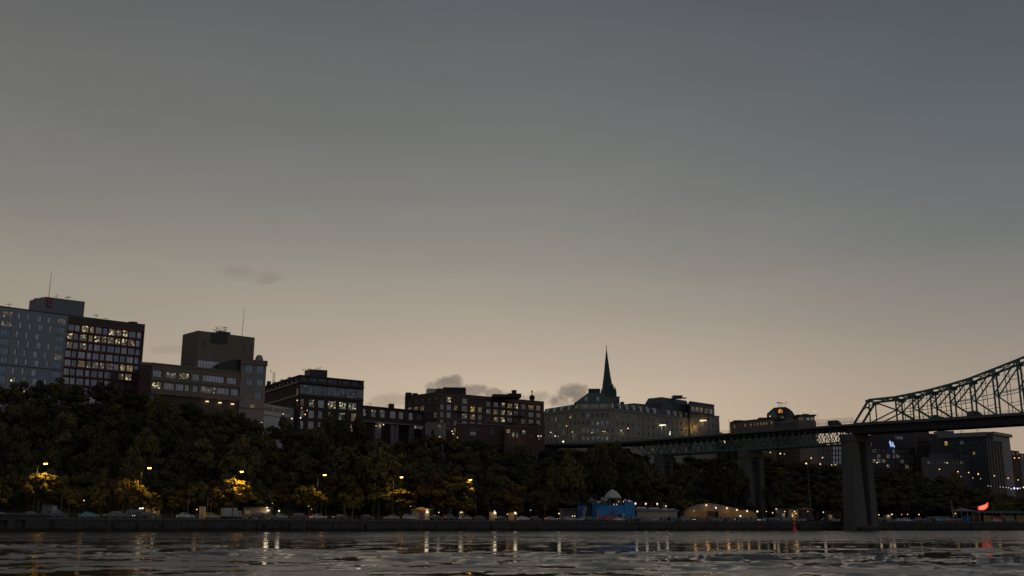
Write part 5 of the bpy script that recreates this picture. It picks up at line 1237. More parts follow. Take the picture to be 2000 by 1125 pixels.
def tree_proto(seed, h, rx, fol, nl=12, nq=1500, q=.5, tall=1.0, lobe=.34):
    root = thing('broadleaf_tree', 'x', 'tree'); rg = random.Random(seed*3+1)
    rz = h*.40; cz = h-rz*.98
    mb = MB(); mb.tube([(0,0,-1.5),(0,0,0),(rg.uniform(-.2,.2),rg.uniform(-.2,.2),h*.3),(rg.uniform(-.4,.4),rg.uniform(-.4,.4),h*.72)], [.34,.27,.2,.06], 7)
    for k in range(6):
        a = k*1.05+rg.uniform(-.3,.3); z = h*rg.uniform(.24,.5); r = rx*rg.uniform(.5,.8); mb.tube([(0,0,z),(math.cos(a)*r*.5,math.sin(a)*r*.5,z+h*.12),(math.cos(a)*r,math.sin(a)*r,z+h*.26)], [.13,.08,.03], 5)
    part('trunk', mb, M['bark'], root)
    cr = leaf_crown(seed, rx, rz, nl, nq, q, lobe); cr.v = [(x, y, z+cz) for x, y, z in cr.v]; part('crown', cr, fol, root)
    return reg(root)
PROT = [tree_proto(k+1, 10, [4.3,3.9,4.8,4.1,3.4,4.5,5.0,3.7][k], FOL[[0,1,0,1,0,0,1,0][k]], nl=[20,17,24,19,16,22,26,18][k], nq=2600, q=.34) for k in range(8)]
PAUT = [tree_proto(20+k, 10, [4.2,3.8][k], FOL[2], nl=12, nq=1700, q=.42) for k in range(2)]
PYEL = [tree_proto(30+k, 10, [4.0,3.5,4.4][k], FOL[3], nl=34, nq=2600, q=.30, lobe=.2) for k in range(3)]
def put_tree(proto, px, pytop, Y, wpx, base, group, z0=None):
    p = XY(px, Y, 15); gz = ground(p.x, p.y) if z0 is None else z0
    pt = W(px, pytop, Y); h = pt.z-gz
    if h < 2.5: h = 2.5
    rx = wpx/2*Y/F*1.0; proto_r = PR[proto.name]
    sx = rx/proto_r; o = dup(proto, (pt.x, Y, gz), random.uniform(0, 6.28), (sx, sx, h/10.0), group=group)
    defer(o, base, px); return o
PR = {}
for l_, rs in ((PROT, [4.3,3.9,4.8,4.1,3.4,4.5,5.0,3.7]), (PAUT, [4.2,3.8]), (PYEL, [4.0,3.5,4.4])):
    for o, r_ in zip(l_, rs): PR[o.name] = r_
rg = random.Random(99)
def row(d, f_py, step, wd, rname, x0=-70, x1=2070, jit=8, skip=None, aut=.08):
    px = x0
    while px < x1:
        x = px+rg.uniform(-jit, jit); py = f_py(x)
        px += step*rg.uniform(.85, 1.15)
        if py is None or (skip and skip(x)): continue
        Y = quayY(x)+d+rg.uniform(-4, 4); pr = rg.choice(PROT) if rg.random() > aut else rg.choice(PAUT)
        k = 'brownish tree' if pr in PAUT else 'dark green tree'
        put_tree(pr, x, py+rg.uniform(-5, 7), Y, wd*rg.uniform(.85, 1.25), '%s %s below %s' % (k, rname, zone(x)), 'trees on the wooded slope')
T = lambda x: interp(TREE, x)
row(84, lambda x: T(x), 30, 46, 'on the crest', jit=9)
row(72, lambda x: T(x)+(1000-T(x))*.14, 33, 50, 'high on the slope')
row(60, lambda x: T(x)+(1000-T(x))*.30, 36, 56, 'mid slope')
row(48, lambda x: T(x)+(1000-T(x))*.48, 38, 60, 'low on the slope')
row(37, lambda x: T(x)+(1000-T(x))*.66, 44, 62, 'at the slope foot', aut=.15)
# single trees that stand out
for px, py, w_, d, pr, nm, gz in [(640,795,62,62,PROT[0],'tall round tree',None),(668,803,44,60,PROT[5],'tall round tree',None),(700,812,60,64,PROT[3],'tall round tree',None),(735,862,120,34,PROT[6],'large rounded olive green tree',None),(680,868,110,36,PROT[3],'large rounded olive green tree',None),
        (1105,888,82,34,PROT[6],'round olive green tree',None),(845,902,86,26,PAUT[0],'reddish brown tree',3.4),(895,905,70,27,PAUT[1],'reddish brown tree',3.4),(1000,930,70,26,PAUT[0],'reddish brown tree',3.4),(1030,868,60,60,PROT[2],'dark leafy tree',None),(1165,862,34,62,PROT[1],'dark leafy tree',None),(1205,854,46,70,PROT[0],'dark leafy tree',None),
        (1182,866,60,30,PROT[2],'dark leafy tree',None),(1225,872,62,32,PROT[4],'dark leafy tree',None),(1145,872,60,33,PROT[0],'dark leafy tree',None),(1250,884,60,34,PROT[5],'dark leafy tree',None),(890,842,26,90,PROT[1],'small dark tree',None),(846,838,20,92,PROT[1],'small dark tree',None),(1400,905,60,50,PROT[6],'dark leafy tree',None),(1345,902,70,42,PROT[2],'dark leafy tree',None),
        (1860,922,40,70,PROT[6],'olive green tree',None),(1775,914,70,75,PROT[6],'olive green tree',None),(560,806,40,96,PROT[0],'small dark tree',None),(470,850,90,40,PROT[1],'olive green tree',None),(130,800,70,60,PROT[3],'olive green tree',None),(220,790,70,66,PROT[1],'olive green tree',None),(1408,843,34,104,PROT[1],'small dark tree',None),(1420,845,34,106,PROT[3],'small dark tree',None),(1432,850,34,103,PROT[0],'small dark tree',None),(1432,905,66,24,PROT[5],'dark leafy tree',3.4),(1462,978,44,22,PROT[1],'dark leafy tree',3.4),(1512,930,60,26,PROT[0],'dark leafy tree',3.4)]:
    put_tree(pr, px, py, quayY(px)+d, w_, nm+' below the '+zone(px), 'trees on the wooded slope', gz)
# lamp-lit yellow trees along the promenade
LIT_T = [(95,912,78,19,0,'yellow lit tree left of the teal car'),(72,916,46,22,1,'slim yellow lit tree behind the leftmost tall lamp'),(262,922,62,19,2,'yellow lit tree at the second tall lamp'),(300,958,42,15,1,'small yellow lit tree beside the second tall lamp'),(462,924,86,18,0,'bright yellow lit tree under the third tall lamp'),(428,948,44,22,2,'amber lit tree left of the third tall lamp'),(606,938,64,19,2,'yellow lit tree at the fourth tall lamp'),(782,950,74,19,1,'yellow lit tree at the fifth tall lamp'),(880,915,110,22,2,'brown gold lit tree at the sixth tall lamp'),(910,960,46,18,0,'amber lit tree at the sixth tall lamp'),(1008,970,34,20,1,'amber lit tree behind the small lit kiosks')]
for px, py, w_, d, k, nm in LIT_T:
    put_tree(PYEL[k], px, py+2, quayY(px)+d, w_*1.15, nm, 'young trees along the quay road', 3.4)
for px in (20, 150, 200, 350, 390, 530, 690, 730, 960, 1050, 1130, 1330, 1620, 1745, 1800, 1850, 1950):
    put_tree(rg.choice(PROT), px, 940+rg.uniform(-8, 18)+max(0, (px-1200))*.03, quayY(px)+29, 56, 'dark quay road tree below the '+zone(px), 'trees on the wooded slope', 3.4)
for l_ in (PROT, PAUT, PYEL):
    for o in l_: drop(o)

# ================================================================== LAMPS
def tall_lamp(px, py, d, arm_px, energy, base):
    Y = quayY(px)+d; h = W(px, py, Y); pole = W(px-arm_px, py+8, Y); root = thing('tall_street_lamp', base, 'street lamp', (pole.x, Y, 3.4), group='tall sodium street lamps on the quay road')
    mb = MB(); mb.tube([(pole.x,Y,3.4),(pole.x,Y,3.9),(pole.x,Y,h.z-1.2),(pole.x+.5,Y,h.z-.1),(h.x-.5,Y,h.z+.25)], [.24,.16,.1,.08,.06], 8); part('pole', mb, M['polepaint'], root)
    b = MB(); b.hexa([(h.x-.75,Y-.22,h.z+.1),(h.x+.55,Y-.22,h.z+.16),(h.x+.55,Y+.22,h.z+.16),(h.x-.75,Y+.22,h.z+.1),(h.x-.5,Y-.15,h.z+.34),(h.x+.4,Y-.15,h.z+.36),(h.x+.4,Y+.15,h.z+.36),(h.x-.5,Y+.15,h.z+.34)]); part('lamp_head', b, M['darkmetal'], root)
    g = MB(); g.hexa([(h.x-.3,Y-.15,h.z-.14),(h.x+.42,Y-.15,h.z-.1),(h.x+.42,Y+.15,h.z-.1),(h.x-.3,Y+.15,h.z-.14),(h.x-.45,Y-.19,h.z+.095),(h.x+.5,Y-.19,h.z+.14),(h.x+.5,Y+.19,h.z+.14),(h.x-.45,Y+.19,h.z+.095)]); part('lamp_glass', g, M['L_sod'], root)
    l = bpy.data.lights.new('street_lamp_light', 'SPOT'); l.energy = energy*1.5; l.color = (1,.66,.10); l.shadow_soft_size = .5; l.spot_size = R(164); l.spot_blend = .6
    lo = bpy.data.objects.new('street_lamp_light', l); lo.location = (h.x, Y, h.z-.2); lo.rotation_euler = (R(12), 0, 0); COL.objects.link(lo)
for i, (px, py, ap, e, d) in enumerate([(88.5,906,15,3000,16),(291.5,914.5,15,1700,15),(472,921.5,14,3400,13),(634,928,13,2000,14),(784,932.5,16,1700,14),(918.5,937.5,15,1500,14)]):
    tall_lamp(px, py, d, ap, e, ORD[i].capitalize().lower()+' tall orange street lamp on the quay road'+('' if i == 0 else ', counted from the left'))
LMAT = {'w':'L_white','y':'L_warm','o':'L_org','d':'L_dim','p':'L_pur'}
LCOL = {'w':'white','y':'warm white','o':'orange','d':'dim','p':'violet'}
LRGB = {'w':(1,.84,.6),'y':(1,.75,.42),'o':(1,.5,.2),'d':(1,.8,.5),'p':(.6,.5,1)}
def post_lamp(px, py, Y, kind, r, where, e=0, gz=None, lit=True):
    h = W(px, py, Y); gz = ground(h.x, Y) if gz is None else gz; gz = min(gz, h.z-2.5)
    r *= .68
    root = thing('lamp_post' if lit else 'pole_post', 'x', 'lamp post', (h.x, Y, gz), group='lamp posts with small round lamps')
    mb = MB(); mb.tube([(h.x,Y,gz),(h.x,Y,gz+.6),(h.x,Y,h.z-r*.8)], [.13,.08,.06], 6); part('pole', mb, M['polepaint' if lit else 'galv'], root)
    g = MB(); g.lathe((h.x,Y,h.z-r), [(.02,0),(r*.7,r*.3),(r,r),(r*.7,r*1.7),(.02,r*2)], 8); part('lamp_globe', g, M[LMAT[kind]] if lit else M['galv'], root, smooth=True)
    c = MB(); c.lathe((h.x,Y,h.z+r*1.02), [(r*.75,0),(.02,r*.35)], 8); part('lamp_cap', c, M['darkmetal'], root)
    defer(root, '%s lamp %s' % (LCOL[kind] if lit else 'unlit', where), px)
    if e: la((h.x, Y-r-.15, h.z-.2), LRGB[kind], e)
QL = [(164,977.6,12,'o',.2,20),(305,993,17,'y',.34,120),(384,995,14,'o',.2,10),(457.5,993,20,'w',.24,30),(524,997,12,'w',.42,90),(545,998,14,'w',.4,90),(532,983,14,'d',.16,0),(603,989,12,'d',.16,0),(608.5,994.5,12,'d',.16,0),(699+103,989,13,'d',.18,0),(857,1001,18,'w',.26,20),(849,1006.5,14,'w',.2,10),(899.5,1000.6,16,'w',.3,40),(902.6,1000.6,16,'y',.3,20),(1036.5,996.5,13,'d',.2,0),(1091.6,1003,14,'w',.3,40),(1118,1008,12,'d',.3,0),(1122.5,1008,12,'d',.3,10),
      (1340,998.2,30,'w',.3,60),(1497,999,16,'d',.26,10),(1509,1001.6,14,'y',.34,30),(1533,999,16,'o',.28,10),(1552,999.2,14,'y',.38,40),(1555,1003,16,'o',.3,20),(1578,999,16,'o',.2,10),(1608,1000.4,18,'w',.34,40),(1716.6,1005.6,14,'y',.34,40),(1761,1005,14,'o',.2,0),(1772.5,1004.7,14,'o',.26,0),(1795,1005,16,'o',.32,10),(1866,1003,14,'o',.3,10)]
for px, py, d, k, r, e in QL: post_lamp(px, py, quayY(px)+d, k, r, 'on the quay below the '+zone(px), e, 3.4)
for px, py, d in [(76,978,13),(121,975,13),(137,968,10),(368.5,976,12),(406.5,970,15),(413,975,15),(628,981,13),(673,986,12),(740,980,11),(766,990,16),(846,989,20),(878,992,20),(929.5,978,11),(1064,984,12),(1129,962,24),(1775,992,14),(1859,978,13),(1862,985,13)]:
    post_lamp(px, py, quayY(px)+d, 'd', .14, 'pole on the quay below the '+zone(px), 0, 3.4, lit=False)
HL = [(22,743,92,'y',.45,60),(47,765,84,'d',.3,0),(294,752,105,'d',.2,0),(511,825,82,'w',.22,0),(553,808.5,90,'y',.3,60),(570,817.5,90,'w',.42,110),(587,816,89,'w',.38,110),(580.5,782,70,'y',.34,30),(589,797,104,'o',.24,0),(600,801.5,100,'y',.26,20),(596,809.5,88,'o',.3,90),(686,833,86,'y',.36,20),(706,836.3,86,'o',.34,20),(711.5,836,86,'o',.3,0),(749,829.3,88,'w',.34,30),(734.5,831.7,92,'d',.26,0),
      (883,842,90,'w',.36,80),(885,847,89,'y',.3,80),(859,853,85,'d',.3,0),(893.5,854.5,85,'d',.3,0),(981,847.5,92,'d',.24,0),(986.5,847.5,92,'d',.3,0),(1001.5,846.8,93,'w',.34,60),(1036.5,842,95,'d',.2,0),(1051,851.6,92,'w',.4,30),(1056.6,851.5,92,'w',.34,0),(1075.7,844.5,94,'w',.34,40),(1084.3,851.6,92,'w',.42,60),(1090.5,852.8,92,'d',.2,0),(1100,862.6,80,'w',.62,120),(1106.5,832,104,'o',.3,20),(1118,843.7,94,'d',.3,20),(1113.5,815,104,'o',.26,0),(1156,845,96,'d',.3,20),(1177.5,842.7,100,'y',.28,0),(1181.5,842.7,100,'y',.26,0),(1213.3,841,92,'y',.34,30),(1226.5,836.7,96,'o',.4,30),
      (1571.5,801.3,150,'w',.3,0),(1590.4,804,146,'w',.42,0),(1595.5,804.5,146,'d',.3,0),(1423,815,130,'w',.26,0),(1442,816,130,'d',.26,0),(1504,813,150,'w',.4,0),
      (1490.5,882,78,'o',.52,30),(1504.6,883.6,80,'y',.36,10),(1524,886,82,'o',.5,30),(1532,887,84,'d',.3,0),(1574.5,904,70,'y',.3,0),(1584.5,894.8,88,'y',.46,20),(1606.5,893.8,94,'o',.42,10),(1602,906.3,74,'o',.42,10),(1624,908,100,'d',.36,0),(1631.5,907.3,100,'y',.32,0),
      (1713,903.5,120,'y',.46,20),(1733,909,104,'d',.26,0),(1770.5,913.3,104,'d',.34,0),(1708,899,130,'d',.26,0),(1850,904,124,'d',.44,10),(1835,916.6,112,'o',.4,10),(1871,921.2,112,'o',.44,10),(1892,923,112,'o',.4,10),(1910.5,926,112,'o',.52,20),(1877,930.7,96,'d',.3,0),(1900,933.5,96,'d',.3,0),(1915.5,935,96,'d',.26,0),(1942,929.3,112,'y',.44,10),(1969,934,112,'o',.44,10),(1988.6,937.3,112,'y',.4,10),(1981.5,894.4,190,'o',.5,0),(1990,894.4,190,'o',.44,0),(1997,884,200,'y',.4,0),
      (1929.5,949,80,'w',.24,0),(1935,949.5,80,'d',.24,0),(1953.5,951,80,'d',.24,0),(1959,951.7,80,'w',.24,0),(1965,952.3,80,'w',.26,0),(1970,952.6,80,'w',.28,0),(1975,955,80,'w',.36,10),(1981,953.7,80,'p',.62,20),(1987.5,954.2,80,'p',.54,20),(1992.5,953.7,80,'p',.26,0),(1999,951.8,80,'w',.5,20),(1307.5,870,130,'d',.3,0)]
for px, py, d, k, r, e in HL:
    if px == 1307.5: continue
    post_lamp(px, py, quayY(px)+d, k, r, ('above the trees by the ' if py < T(px) else 'among the trees by the ')+zone(px), e)
# tall double mast lamps behind the deck
def mast_light(px, py, Y, label, k='w', dbl=True, gz=30, r=.5, e=120):
    h = W(px, py, Y); root = thing('floodlight_mast', label, 'floodlight mast', (h.x, Y, gz)); mb = MB(); mb.tube([(h.x,Y,gz),(h.x,Y,h.z-.2)], [.16,.1], 6)
    if dbl: mb.tube([(h.x+2.6,Y,gz),(h.x+1.6,Y,h.z-.2)], [.14,.09], 6)
    mb.beam((h.x-3.2,Y,h.z+1.0), (h.x+1.2,Y,h.z+.1), .18); part('mast', mb, M['framel'], root)
    b = MB(); b.hexa([(h.x-1.3,Y-.5,h.z-.35),(h.x+2.0,Y-.5,h.z-.15),(h.x+2.0,Y+.3,h.z-.15),(h.x-1.3,Y+.3,h.z-.35),(h.x-1.0,Y-.35,h.z+.2),(h.x+1.7,Y-.35,h.z+.3),(h.x+1.7,Y+.2,h.z+.3),(h.x-1.0,Y+.2,h.z+.2)]); part('lamp_head', b, M[LMAT[k]], root); la((h.x, Y-.9, h.z-.5), LRGB[k], e)
mast_light(1292.5, 830.3, 470, 'bright white floodlight on a two legged mast before the hotel right wing', e=500)
mast_light(1371.5, 821.3, 474, 'warm floodlight mast before the stone annex', 'y', False, e=260)
def banner():
    Y = 468; h = W(1308.5, 849, Y); root = thing('lit_column', 'short glowing white column right of the two legged floodlight mast', 'light column', (h.x, Y, 30)); a, b = W(1308, 850, Y), W(1309, 842, Y); mb = MB(); mb.lathe((a.x, Y, 30), [(.3,0),(.2,a.z-30)], 8); part('post', mb, M['galv'], root); mb = MB(); mb.tube([(a.x,Y,a.z+.01),(b.x,Y,b.z)], [.32,.12], 8); part('lamp_tube', mb, M['L_white'], root)
banner()
# very tall slim mast by the quay
def slim_mast():
    Y = quayY(1580)+12; t, b = W(1577, 905, Y), W(1583, 1008, Y); root = thing('slim_mast', 'very tall slim pale mast with a small lamp, standing left of the big pier', 'mast', (b.x, Y, 3.4))
    mb = MB(); mb.tube([(t.x,Y,3.4),(t.x,Y,t.z)], [.3,.17], 8); part('pole', mb, M['galv'], root); g = MB(); g.box((t.x-.5, Y, t.z-.1), (.7,.4,.35)); part('lamp_head', g, M['L_dim'], root)
slim_mast()

# ================================================================== VEHICLES
PAINT = {k: mat('paint_'+k, c, .35, .05, 1, coat=.5) for k, c in dict(white=(.6,.6,.58), silver=(.32,.33,.34), teal=(.10,.34,.32), black=(.02,.02,.022), darkblue=(.03,.045,.08), grey=(.11,.11,.12), red=(.3,.02,.02), yellow=(.45,.36,.05), brown=(.08,.05,.035)).items()}
M['carglass'] = mat('car_glass', (.12,.13,.14), .08, .1, 1, metal=.6)
M['headl'] = mat('headlamp_glass', (.5,.5,.48), .2, .05, 1); M['taill'] = mat('tail_lamp_glass', (.25,.01,.01), .3, .05, 1)
def car_proto(kind):
    root = thing('parked_car', 'x', 'car')
    if kind == 'sedan': L, Wd, prof, glass = 4.6, 1.76, [(-2.3,.32),(-2.3,.72),(-2.1,.92),(-1.55,.98),(1.0,.95),(1.95,.82),(2.28,.62),(2.3,.32)], [(-1.6,.97),(-1.0,1.40),(-.2,1.46),(.35,1.40),(1.1,.94)]
    elif kind == 'hatch': L, Wd, prof, glass = 4.0, 1.72, [(-2.0,.32),(-2.02,.8),(-1.9,1.0),(.9,.98),(1.7,.84),(1.98,.62),(2.0,.32)], [(-1.9,.99),(-1.65,1.42),(-.3,1.54),(.2,1.46),(1.0,.96)]
    elif kind == 'suv': L, Wd, prof, glass = 4.6, 1.86, [(-2.3,.4),(-2.32,.9),(-2.2,1.1),(1.0,1.1),(2.0,.98),(2.28,.75),(2.3,.4)], [(-2.2,1.09),(-2.0,1.62),(-.6,1.74),(.35,1.66),(1.05,1.08)]
    else: L, Wd, prof, glass = 5.2, 1.95, [(-2.6,.4),(-2.6,2.1),(-2.5,2.2),(1.2,2.2),(1.35,2.1),(1.36,1.1),(2.4,1.0),(2.6,.8),(2.6,.4)], [(1.365,1.12),(1.365,2.0),(1.6,1.95),(2.35,1.02)]
    mb = MB()
    def ext(mb, pf, w0, w1, zmid):
        n = len(pf); k0 = len(mb.v)
        for sgn in (-1, 1):
            for x, z in pf: ww = w0 if z < zmid else w1; mb.v.append((x, sgn*ww/2, z))
        mb.f.append(tuple(k0+i for i in range(n))); mb.mi.append(0); mb.f.append(tuple(k0+n+i for i in reversed(range(n)))); mb.mi.append(0)
        for i in range(n): j = (i+1) % n; mb.f.append((k0+i, k0+n+i, k0+n+j, k0+j)); mb.mi.append(0)
    ext(mb, prof, Wd, Wd*.94, .9 if kind != 'van' else 1.5)
    if kind != 'van':
        top = sorted(glass, key=lambda t: -t[1])[:3]; xs = sorted(t[0] for t in top)
        z = max(t[1] for t in top); mb.hexa([(xs[0],-Wd*.38,z-.05),(xs[-1],-Wd*.38,z-.09),(xs[-1],Wd*.38,z-.09),(xs[0],Wd*.38,z-.05),(xs[0]+.1,-Wd*.34,z+.04),(xs[-1]-.15,-Wd*.34,z+.0),(xs[-1]-.15,Wd*.34,z+.0),(xs[0]+.1,Wd*.34,z+.04)])
        for xx in (glass[0], glass[-1]):
            t_ = glass[1] if xx is glass[0] else glass[-2]
            for sg in (-1, 1): mb.beam((xx[0], sg*Wd*.44, xx[1]), (t_[0], sg*Wd*.39, t_[1]), .09)
        for sg in (-1, 1): mb.beam((-.35, sg*Wd*.445, .95), (-.35, sg*Wd*.385, z-.05), .08)
    part('body', mb, PAINT['white'], root, local=True)
    g = MB(); n = len(glass); k0 = 0
    for sg in (-1, 1):
        for x, z in glass: g.v.append((x, sg*(Wd*.45 if z < 1.12 else Wd*.385), z))
    g.f.append(tuple(range(n))); g.f.append(tuple(n+i for i in reversed(range(n))))
    for i in range(n): j = (i+1) % n; g.f.append((i, n+i, n+j, j))
    g.mi = [0]*len(g.f); part('windows', g, M['carglass'], root, local=True)
    for x in (-L*.3, L*.3):
        for sg in (-1, 1):
            wv = MB(); wv.tube([(x, sg*(Wd/2-.2), .33), (x, sg*(Wd/2+.02), .33)], [.33,.33], 12); wh = part('wheel', wv, M['tyre'], root, local=True)
            rv = MB(); rv.tube([(x, sg*(Wd/2+.021), .33), (x, sg*(Wd/2+.035), .33)], [.2,.19], 10); part('rim', rv, M['rim'], wh, local=True)
    for sg in (-1, 1):
        h = MB(); h.box((L/2-.02, sg*Wd*.36, .68 if kind != 'van' else .85), (.1,.34,.16)); part('headlight', h, M['headl'], root, local=True)
        h = MB(); h.box((-L/2+.0, sg*Wd*.38, .8 if kind != 'van' else 1.1), (.1,.3,.18)); part('tail_light', h, M['taill'], root, local=True)
    return reg(root)
CARP = {k: car_proto(k) for k in ('sedan','hatch','suv','van')}
def place_car(px, kind, col, d=6.5, flip=0, lights=False, base=None, gz=3.4, Y=None, rot=None, name=None):
    Y = quayY(px)+d if Y is None else Y; p = XY(px, Y, gz); a, b = XY(px-40, quayY(px-40), 3.4), XY(px+40, quayY(px+40), 3.4)
    rot = math.atan2(b.y-a.y, b.x-a.x)+(math.pi if flip else 0)+random.uniform(-.03,.03) if rot is None else rot
    mm = {'paint_white': PAINT[col]}
    if lights: mm['headlamp_glass'] = M['L_white']; mm['tail_lamp_glass'] = M['L_red']
    kn = {'sedan':'saloon car','hatch':'hatchback','suv':'tall car','van':'van'}[kind]; cn = {'darkblue':'dark blue'}.get(col, col)
    o = dup(CARP[kind], (p.x, Y, gz), rot, matmap=mm, group='vehicles parked along the quay'); o['category'] = 'van' if kind == 'van' else 'car'
    defer(o, base or ('%s %s%s parked below the %s' % (cn, kn, ' with lights on' if lights else '', zone(px))), px)
    return o
for px, k, c, d, fl, lt in [(-12,'suv','white',6,0,0),(60,'sedan','red',7,0,0),(112,'suv','darkblue',6,0,0),(173,'sedan','teal',6,0,0),(220,'suv','grey',6,1,0),(258,'van','grey',8,1,0),(278,'suv','black',5,1,1),(296,'sedan','grey',9,0,0),(362,'sedan','white',7,0,0),(413,'hatch','yellow',8,0,0),(500,'suv','black',6,1,0),(525,'hatch','grey',5.5,0,0),(544,'sedan','silver',6,1,0),(587,'suv','black',6,0,0),(621,'sedan','white',6,0,1),(664,'sedan','darkblue',6,1,0),(718,'hatch','black',8,0,0),(764,'sedan','silver',6,1,0),(800,'hatch','white',6,0,0),(853,'sedan','black',7,0,0),(878,'suv','darkblue',6,0,1),(908,'sedan','silver',7,1,0),(934,'sedan','black',9,1,0),(978,'sedan','black',6,1,0),(1022,'sedan','white',6,0,0),(1046,'hatch','black',7,0,0),(1076,'sedan','silver',6,0,1),(1101,'hatch','grey',8,1,0),(1112,'sedan','silver',6,0,0),(1136,'sedan','silver',7,1,0),(1152,'hatch','black',6,0,0),
        (1170,'hatch','grey',8,0,0),(1184,'hatch','red',6,1,0),(1208,'sedan','white',5,0,0),(1222,'hatch','black',9,1,0),(1240,'suv','darkblue',9,0,0),(1258,'sedan','grey',6,0,0),(1275,'sedan','silver',6,1,0),(1294,'sedan','black',6,1,0),(1316,'suv','black',5,0,0),(1338,'suv','grey',8,0,0),(1352,'hatch','brown',10,1,0),(1366,'sedan','black',5,1,1),(1383,'suv','red',10,1,0),(1396,'sedan','grey',6,0,0),(1411,'suv','grey',8,1,0),(1427,'sedan','black',6,0,0),(1443,'suv','black',5,1,1),(1460,'sedan','darkblue',7,0,0),(1476,'suv','grey',10,0,0),(1492,'sedan','silver',7,1,1),(1507,'hatch','black',6,0,0),(1518,'sedan','silver',10,0,0),(1530,'sedan','grey',6,1,0),(1544,'suv','red',9,0,0),(1560,'sedan','silver',6,0,1),(1575,'suv','grey',8,1,0),(1592,'sedan','black',6,0,0),(1610,'hatch','grey',7,1,0),(1628,'sedan','silver',9,0,1),(1722,'suv','black',7,0,0),(1738,'sedan','grey',6,0,0),(1756,'sedan','silver',6,1,0),(1772,'hatch','white',7,0,0),(1790,'suv','grey',8,1,0),(1808,'sedan','brown',7,0,0),(1822,'van','grey',12,0,0),(1836,'suv','teal',9,0,0),(1853,'hatch','red',5,1,0),(1874,'sedan','black',6,0,0),(1945,'sedan','silver',6,1,0),(1972,'suv','grey',8,0,0)]:
    place_car(px, k, c, d, fl, lt)
for k, px in enumerate((1631, 1832, 1905)):   # on the bridge deck
    p = onb(px, interp(DECK, px)); place_car(px, ('van','suv','van')[k], ('black','grey','black')[k], base='dark vehicle crossing on the bridge deck', gz=p.z+.02, Y=p.y+3.0, rot=math.atan2(BD.y, BD.x))
for o in CARP.values(): drop(o)
def box_truck(px, w_, d, label, col):
    Y = quayY(px)+d; a, b = XY(px-w_/2, Y, 3.4), XY(px+w_/2, Y+w_*.09, 3.4); r = thing('box_truck', label, 'truck', (a.x, Y, 3.4)); dr = (b-a).normalized(); L = (b-a).length; n = Vector((-dr.y, dr.x, 0))
    P = lambda u, v, z: a+dr*u+n*v+Vector((0,0,z)); hx = lambda mb, u0, u1, v0, v1, z0, z1, s=0: mb.hexa([P(u0,v0,z0),P(u1,v0,z0),P(u1,v1,z0),P(u0,v1,z0),P(u0,v0,z1),P(u1-s,v0,z1),P(u1-s,v1,z1),P(u0,v1,z1)])
    b_ = MB(); hx(b_, 0, L*.7, 0, 2.3, .75, 3.1); part('cargo_box', b_, PAINT[col], r); b_ = MB(); hx(b_, L*.72, L, .1, 2.2, .45, 2.3, .5); cb = part('cab', b_, PAINT[col], r)
    g = MB(); hx(g, L*.76, L*.93, .06, .09, 1.4, 2.1, .25); part('side_window', g, M['carglass'], cb)
    for u in (L*.15, L*.58, L*.86):
        for v in (.0, 2.1): t = MB(); q0, q1 = P(u, v, .45), P(u, v+.28, .45); t.tube([q0, q1], [.45,.45], 12); part('wheel', t, M['tyre'], r)
box_truck(104, 25, 18, 'pale box truck standing behind the lit yellow tree at the left end of the quay', 'silver')
box_truck(455, 38, 14, 'long pale box truck beside the tan lit kiosk', 'silver')
box_truck(1236, 18, 16, 'dark blue truck parked beside the blue painted hall', 'darkblue')

